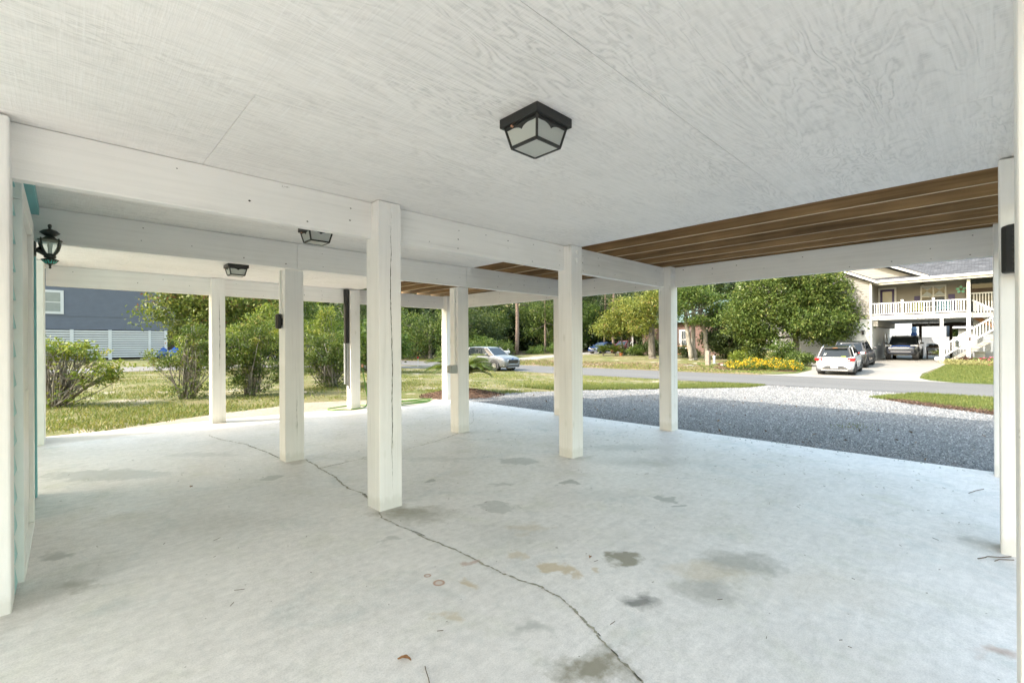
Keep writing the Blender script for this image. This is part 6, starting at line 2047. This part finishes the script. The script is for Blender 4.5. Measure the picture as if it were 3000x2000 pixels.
MB().cyl((21.03, 32.83, -.6), .02, .80, 8).build('stake', M['vinylwhite'], t)
MB().cyl((21.0, 32.80, .20), .09, .02, 14, 'y').build('reflector', M['lampred'], t)
t = thing('mailbox', 'white roadside mailbox with raised flag behind the silver car', 'mailbox', (33.0, 34.8, -.4))
MB().box(32.95, 33.05, 34.75, 34.85, -.45, .32).build('post', M['darkwood'], t)
MB().prism([(34.6, .32), (35.0, .32), (35.0, .48), (34.93, .58), (34.67, .58), (34.6, .48)], 'x', 32.65, 33.35).build('box', M['vinylwhite'], t, bevel=.02)
MB().box(32.64, 32.648, 34.66, 34.94, .36, .53).build('door', M['greybox'], t)
MB().bar((33.05, 34.59, .45), (33.05, 34.57, .78), .04, .02).build('flag', M['vinylwhite'], t)
t = thing('swing_frame', 'slim white pole with slanting brace beside the red car', 'pole', (52, 31.4, 0))
MB().cyl((52, 31.4, -.05), .05, 2.6, 10).build('pole', M['vinylwhite'], t)
MB().tube([(52, 32.4, .15), (52, 31.55, 1.5)], .05, 8).build('brace', M['vinylwhite'], t)
t = thing('flower_pot', 'terracotta pot with small green plant at the verge edge', 'pot', (44.4, 28.3, -.11))
MB().lathe([(.14, -.02), (.20, .28), (.22, .30), (.22, .34), (.18, .34)], 14, (44.4, 28.3, -.11)).build('pot', plain('terracotta', (0.42, 0.15, 0.06), 0.8), t)
r_ = np.random.default_rng(77)
v, f, ti = leaf_cloud(np.array([44.4, 28.3, .42]) + r_.normal(size=(160, 3)) * .12, .14, r_, .5)
np_obj('plant', v, f, M['leaf_lime'], ti, t)

# brick house half hidden by the trees
def brick_mat():
    t = NT('red_brick')
    b = t.n('TexBrick')
    b.inputs['Scale'].default_value = 1
    b.inputs['Brick Width'].default_value = .22
    b.inputs['Row Height'].default_value = .075
    b.inputs['Mortar Size'].default_value = .012
    b.inputs['Color1'].default_value = (0.10, 0.038, 0.027, 1)
    b.inputs['Color2'].default_value = (0.15, 0.065, 0.045, 1)
    b.inputs['Mortar'].default_value = (0.17, 0.15, 0.135, 1)
    g_ = t.n('NewGeometry')
    sp = t.n('SeparateXYZ')
    cb = t.n('CombineXYZ')
    t.l(g_.outputs['Position'], sp.inputs[0])
    t.l(t.math('ADD', sp.outputs['Y'], sp.outputs['X']), cb.inputs[0])
    t.l(sp.outputs['Z'], cb.inputs[1])
    t.l(cb.outputs[0], b.inputs['Vector'])
    return t.done(b.outputs['Color'], 0.85, t.bump(b.outputs['Fac'], -.4, .01))
M['brick'] = brick_mat()
M['greenroof'] = plain('pale_green_metal_roof', (0.13, 0.19, 0.175), 0.5, 0.08, 3)
bh = thing('brick_house', 'red brick house with white window and wooden steps among the trees', 'house', (50, 23, 0))
MB().box(50.2, 60, 16, 29, -.1, 3.6).build('wall', M['brick'], bh)
MB().add([(49.6, 15.4, 3.6), (60.6, 15.4, 3.6), (60.6, 29.6, 3.6), (49.6, 29.6, 3.6), (55, 15.4, 6.2), (55, 29.6, 6.2)], [(0, 3, 2, 1), (0, 1, 4), (1, 2, 5, 4), (2, 3, 5), (3, 0, 4, 5)]).build('roof', M['greenroof'], bh)
for k in range(26):
    y = 15.5 + k * .55
    MB().bar((49.6, y, 3.63), (55, y, 6.23), .04, .04).build('roof_seam', M['greenroof'], bh)
w = MB().box(50.12, 50.19, 23.05, 24.35, .62, 2.75).build('window', M['vinylwhite'], bh)
for (za, zb_) in ((1.72, 2.6), (.78, 1.62)):
    MB().box(50.105, 50.119, 23.42, 24.0, za, zb_).build('pane', M['paneglass'], w)
    for k in (1, 2):
        MB().box(50.095, 50.104, 23.42 + k * .193 - .012, 23.42 + k * .193 + .012, za, zb_).build('muntin', M['vinylwhite'], w)
for y in (23.08, 24.06):
    MB().box(50.09, 50.118, y, y + .28, .66, 2.7).build('shutter', M['vinylwhite'], w)
MB().box(49.3, 50.18, 22.9, 24.6, .02, .12).build('landing', M['orangewood'], bh)
for k in range(4):
    MB().box(49.3, 50.18, 24.62 + k * .28, 24.9 + k * .28, -.04 - k * .16 + .05, .09 - k * .04).build('step', M['orangewood'], bh)
for (y, zb_) in ((24.55, 1.0), (22.95, 1.0)):
    MB().box(49.3, 49.4, y - .05, y + .05, -.1, zb_).build('rail_post', M['orangewood'], bh)
for z in (.45, .95):
    MB().bar((49.35, 22.95, z), (49.35, 24.55, z), .05, .10).build('hand_rail', M['orangewood'], bh)
MB().bar((49.35, 24.55, .95), (49.35, 25.8, .25), .05, .10).build('hand_rail', M['orangewood'], bh)
# white far house glimpsed between posts
fh = thing('far_house', 'white house far off in the slit between two posts', 'house', (30.8, 62, 0))
MB().box(28.5, 34, 61.8, 68, 3.3, 5.6).build('wall', M['vinylwhite'], fh)
MB().box(28, 34.5, 60.2, 61.7, 2.9, 3.3).build('porch_floor', M['vinylwhite'], fh)
for x in (28.2, 30.4, 32.4, 34.2):
    MB().box(x, x + .2, 60.3, 60.5, -.1, 2.9).build('post', M['vinylwhite'], fh)
MB().box(30.2, 31.2, 61.75, 61.79, 4.0, 5.2).build('window', M['paneglass'], fh)
MB().add([(28, 60, 5.6), (34.6, 60, 5.6), (34.6, 68.5, 5.6), (28, 68.5, 5.6), (31.3, 62, 7.6), (31.3, 67, 7.6)], [(0, 3, 2, 1), (0, 1, 4), (1, 2, 5, 4), (2, 3, 5), (3, 0, 4, 5)]).build('roof', M['shingle2'], fh)

# ------------------------------------------------------------------ blue grey house and its white slat fence on the left
lh = thing('blue_grey_house', 'tall blue grey clapboard house with white window behind the left shrubs', 'house', (0, 53.5, 0))
MB().box(-22, 7.6, 53.52, 64, 2.72, 9.5).build('wall', M['bluegrey'], lh)
MB().box(-22, 7.6, 54.2, 64, -.1, 2.70).build('lower_wall', M['darkwood'], lh)
z = 2.72
while z < 9.4:
    MB().hexa([(-8, 53.498, z), (7.6, 53.498, z), (7.6, 53.519, z), (-8, 53.519, z)], [(-8, 53.513, z + .113), (7.6, 53.513, z + .113), (7.6, 53.519, z + .113), (-8, 53.519, z + .113)]).build('siding_board', M['bluegrey'], lh)
    z += .117
MB().box(-8, 7.6, 53.485, 53.497, 3.79, 3.84).build('band_board', M['bluegrey'], lh)
MB().add([(-22.5, 53, 9.5), (8.1, 53, 9.5), (8.1, 64.5, 9.5), (-22.5, 64.5, 9.5), (-18, 58.7, 12.5), (4, 58.7, 12.5)], [(0, 3, 2, 1), (0, 1, 5, 4), (1, 2, 5), (2, 3, 4, 5), (3, 0, 4)]).build('roof', M['shingle2'], lh)
w = MB().box(-1.55, -.02, 53.44, 53.495, 3.97, 5.93).build('window', M['vinylwhite'], lh)
for (za, zb_) in ((4.18, 4.90), (4.98, 5.74)):
    MB().box(-1.36, -.22, 53.425, 53.439, za, zb_).build('pane', M['blindglass'], w)
ft = thing('slat_fence', 'white horizontal slat fence under the blue grey house', 'fence', (2, 53.4, 0))
for k in range(12):
    z = .30 + k * .2
    for (xa, xb) in ((-9, .40), (.50, 2.82), (2.92, 5.56), (5.66, 6.72)):
        MB().box(xa, xb, 53.38, 53.41, z, z + .142).build('slat', M['vinylwhite'], ft)
for x, wd in ((-2.0, .24), (.45, .24), (2.87, .24), (5.61, .18), (6.80, .22)):
    MB().box(x - wd / 2, x + wd / 2, 53.33, 53.375, .1, 2.70).build('post', M['vinylwhite'], ft)
for (x, y, sc, mat, lb) in ((6.35, 51.2, .55, 'navycanvas', 'dark covered bundle beside the right end of the slat fence'), (7.15, 50.8, .6, 'bluetrim', 'bright blue tarp bundle beside the slat fence end')):
    t = thing('tarp_bundle', lb, 'tarp', (x, y, .1))
    pr = random.Random(int(x * 10))
    b = MB()
    n, m = 7, 14
    for i in range(n + 1):
        u = i / n
        for j in range(m):
            a = 2 * PI * j / m
            q = math.sin(PI * min(.97, u * .9 + .12)) * (1 + pr.uniform(-.10, .10))
            b.v.append((x + sc * q * math.cos(a) * 1.0, y + sc * .8 * q * math.sin(a), .12 + 1.05 * u * (1 + pr.uniform(-.05, .05))))
    for i in range(n):
        for j in range(m):
            b.f.append((i * m + j, i * m + (j + 1) % m, (i + 1) * m + (j + 1) % m, (i + 1) * m + j))
    b.f.append(tuple(n * m + j for j in range(m)))
    b.build('cover', M[mat], t)
    MB().tube([(x + sc * .93 * math.cos(a_ * PI / 10), y + sc * .78 * math.sin(a_ * PI / 10), .62) for a_ in range(21)], .02, 5, False).build('tie_rope', M['greybox'], t)
# ------------------------------------------------------------------ grass blades, gravel stones
def blades(name, label, n, sampler, h, leaf, seedv, w=.010):
    r = np.random.default_rng(seedv)
    x, y = sampler(r, n)
    m = len(x)
    z = tz(x, y)
    a = r.uniform(0, 2 * PI, m)
    hh = h * r.uniform(.45, 1.3, m)
    lean = r.normal(0, .45, (m, 2)) * hh[:, None]
    ww = w * r.uniform(.7, 1.4, m)
    b0 = np.stack([x - np.cos(a) * ww, y - np.sin(a) * ww, z], -1)
    b1 = np.stack([x + np.cos(a) * ww, y + np.sin(a) * ww, z], -1)
    tp = np.stack([x + lean[:, 0], y + lean[:, 1], z + hh], -1)
    v = np.stack([b0, b1, tp], 1).reshape(-1, 3)
    f = np.arange(3 * m).reshape(m, 3)
    o = np_obj(name, v, f, M[leaf], r.beta(2, 2.2, m))
    tag(o, label, 'grass', kind='stuff')
M['blade'] = leaf_mat('grass_blades', [(0.0, (0.075, 0.115, 0.02)), (0.4, (0.145, 0.185, 0.034)), (0.7, (0.24, 0.225, 0.065)), (1.0, (0.36, 0.29, 0.14))], .6, .3)
M['bladegreen'] = leaf_mat('green_blades', [(0.0, (0.065, 0.10, 0.02)), (0.55, (0.125, 0.155, 0.032)), (1.0, (0.23, 0.215, 0.07))], .6, .3)
def patch_noise(x, y):
    return (np.sin(x * .9 + 1.3 * np.sin(y * .6)) + np.sin(y * 1.1 + 1.7 * np.sin(x * .5 + 1)) + .8 * np.sin(x * 2.3 + y * 1.9) + .6 * np.sin(x * 4.1 - y * 3.3)) / 3.4
gx_, glo, ghi = np.array([g_[0] for g_ in GRAV]), np.array([g_[1] for g_ in GRAV]), np.array([g_[2] for g_ in GRAV])
def samp_yard(r, n):
    # nearer ground gets more blades
    d = 8.5 + 24 * r.random(n) ** 1.35
    an = np.radians(r.uniform(26, 100, n))
    x, y = d * np.cos(an), d * np.sin(an)
    sandy = np.interp(x, [-6, -.2, 1, 2, 4, 5.6, 6.6, 7.2, 8.4, 21.9], [9.7, 9.5, 10.05, 10.5, 10.95, 10.35, 9.9, 9.6, 9.35, 6.7])
    keep = (y > sandy + r.normal(0, .10, n)) & (y < 29) & (x < 21.6) & (patch_noise(x, y) + r.normal(0, .25, n) > .12)
    keep &= ((x - 7.6) / 1.15) ** 2 + ((y - 9.7) / .95) ** 2 > 1
    keep &= ~((x > 6.6) & (x < 21.9) & (y < np.interp(x, gx_, ghi) + r.normal(0, .12, n)))
    return x[keep], y[keep]
blades('yard_grass', 'sparse yellow green grass of the left yard and verge', 210000, samp_yard, .062, 'blade', 600, .009)
def samp_right(r, n):
    x = r.uniform(14.4, 21.7, n)
    y = np.interp(x, gx_, glo) - .45 * (x < 17.5) - np.abs(r.normal(0, 1.6, n)) + r.normal(0, .05, n)
    return x, y
blades('verge_grass', 'green grass patch between gravel mouth and road at right', 26000, samp_right, .09, 'bladegreen', 601, .010)
def samp_tip(r, n):
    x = r.uniform(11, 21.6, n)
    y = np.interp(x, gx_, ghi) + .05 + np.abs(r.normal(0, 1.0, n))
    return x, y
blades('gravel_edge_grass', 'greener grass along the far edge of the gravel', 42000, samp_tip, .085, 'bladegreen', 602, .010)
def samp_far(r, n):
    x = r.uniform(28.7, 34.5, n)
    y = r.uniform(9, 48, n)
    k = patch_noise(x, y) + r.normal(0, .3, n) > .0
    return x[k], y[k]
blades('far_verge_grass', 'dry grass tufts on the verge across the road', 60000, samp_far, .09, 'blade', 603, .014)
def samp_lawn(r, n):
    x = r.uniform(28.8, 40.8, n)
    y = np.interp(x, [28.6, 29.2, 30.2, 38, 40.8], [1.0, 1.9, 2.3, 1.95, 1.8]) - 5 * r.random(n)
    return x, y
blades('front_lawn_grass', 'mown green grass of the lawn right of the driveway', 36000, samp_lawn, .06, 'bladegreen', 604, .014)
# a few weeds in the gravel
def samp_weed(r, n):
    return 9.3 + r.normal(0, .35, n), 1.55 + r.normal(0, .14, n)
blades('gravel_weeds', 'small tuft of green weeds sprouting in the gravel', 190, samp_weed, .035, 'bladegreen', 605, .007)
# mulch chips on the mound
def chips():
    r = np.random.default_rng(610)
    n = 2600
    a, q = r.uniform(0, 2 * PI, n), np.sqrt(r.random(n)) * 1.05
    x, y = 7.6 + 1.15 * q * np.cos(a), 9.7 + .95 * q * np.sin(a)
    z = tz(x, y) + .17 * np.clip(1 - q * q, 0, 1) ** 1.4 + .012
    v, f, ti = leaf_cloud(np.stack([x, y, z], -1), .07, r, .25, up=2.0)
    o = np_obj('mulch_chips', v, f, M['chip'], ti)
    tag(o, 'loose reddish mulch chips on the mound', 'mulch', kind='stuff')
    n = 2600
    x = r.uniform(13.8, 17.6, n)
    lo, hi = np.interp(x, [13.6, 14.5, 16.3, 17.6], [-3, -1.2, .25, 1.4]), np.interp(x, [13.6, 14.5, 16.3, 17.6], [-1.1, .05, 1.45, 2.15])
    y = lo + (hi - lo) * r.random(n)
    v, f, ti = leaf_cloud(np.stack([x, y, tz(x, y) + .035], -1), .14, r, .10, up=2.0)
    o = np_obj('pine_straw', v, f, M['chip'], ti)
    tag(o, 'loose pine straw beside the gravel at right', 'mulch', kind='stuff')
    # leaf litter on the far verge
    n = 5200
    x, y = r.uniform(29.2, 35, n), r.uniform(11, 44, n)
    v, f, ti = leaf_cloud(np.stack([x, y, tz(x, y) + .03], -1), .11, r, .6, up=2.0)
    o = np_obj('leaf_litter', v, f, M['litter'], ti)
    tag(o, 'brown fallen leaves on the verge across the road', 'leaves', kind='stuff')
M['chip'] = leaf_mat('mulch_chip', [(0.0, (0.05, 0.028, 0.018)), (0.6, (0.115, 0.066, 0.042)), (1.0, (0.21, 0.14, 0.095))], .9, .0)
M['litter'] = leaf_mat('fallen_leaf', [(0.0, (0.10, 0.06, 0.035)), (0.6, (0.22, 0.15, 0.09)), (1.0, (0.33, 0.25, 0.17))], .9, .0)
chips()
def stones():
    r = np.random.default_rng(620)
    n = 95000
    # denser near the slab
    x = 6.74 + 14.9 * r.random(n) ** 2.3
    y = -4.2 + (np.interp(x, gx_, ghi) + 4.2) * r.random(n) + r.normal(0, .05, n)
    keep = (y < np.interp(x, gx_, ghi)) & (y > np.interp(x, gx_, glo))
    # only what the view can reach
    an = np.arctan2(y, x)
    keep &= (an > -.12) & (an < 1.0)
    x, y = x[keep], y[keep]
    n = len(x)
    s = r.uniform(.008, .020, n) * np.clip(.55 + x / 14.0, 1.0, 2.1)
    base = np.array([(1, 0, 0), (0, 1, 0), (-1, 0, 0), (0, -1, 0), (0, 0, 1)], float)
    rot = r.uniform(0, 2 * PI, n)
    v = np.repeat(base[None], n, 0) * r.uniform(.55, 1.35, (n, 5, 1))
    v[:, 4, 2] *= r.uniform(.5, .95, n)
    v[:, 4, :2] += r.normal(0, .35, (n, 2))
    v[:, :4, 2] -= .25
    c, s_ = np.cos(rot)[:, None], np.sin(rot)[:, None]
    vx, vy = v[:, :, 0] * c - v[:, :, 1] * s_, v[:, :, 0] * s_ + v[:, :, 1] * c
    V = np.stack([x[:, None] + vx * s[:, None], y[:, None] + vy * s[:, None] * .8, tz(x, y)[:, None] + .012 + v[:, :, 2] * s[:, None] * .9], -1)
    k = (np.arange(n) * 5)[:, None, None]
    F = np.array([(0, 1, 4), (1, 2, 4), (2, 3, 4), (3, 0, 4)])[None] + k
    o = np_obj('gravel_stones', V.reshape(-1, 3), F.reshape(-1, 3), M['stone'], np.repeat(r.beta(2.2, 1.8, n), 4))
    tag(o, 'loose grey gravel stones of the drive', 'gravel', kind='stuff')
stones()

def spill():
    r = random.Random(66)
    b = MB()
    for i in range(90):
        x, y = 6.70 - abs(r.gauss(0, .12)), r.uniform(-.4, 8.6)
        s_ = r.uniform(.006, .014)
        z = slab_z(x, y)
        b.add([(x - s_, y, z), (x, y - s_ * .8, z), (x + s_, y + s_ * .2, z), (x + s_ * .1, y + s_, z), (x + s_ * .2, y, z + s_ * 1.1)], [(0, 1, 4), (1, 2, 4), (2, 3, 4), (3, 0, 4)])
    o = b.build('spilled_stones', M['greybox'])
    tag(o, 'stray gravel stones spilled onto the slab edge', 'gravel', kind='stuff')
    rg = np.random.default_rng(67)
    n = 130
    x, y = rg.uniform(6.9, 14, n), rg.uniform(-.8, 8.6, n)
    v, f, ti = leaf_cloud(np.stack([x, y, tz(x, y) + .035], -1), .055, rg, .5, up=2.0)
    o = np_obj('gravel_leaves', v, f, M['litter'], ti)
    tag(o, 'dry leaves scattered over the gravel', 'leaves', kind='stuff')
spill()
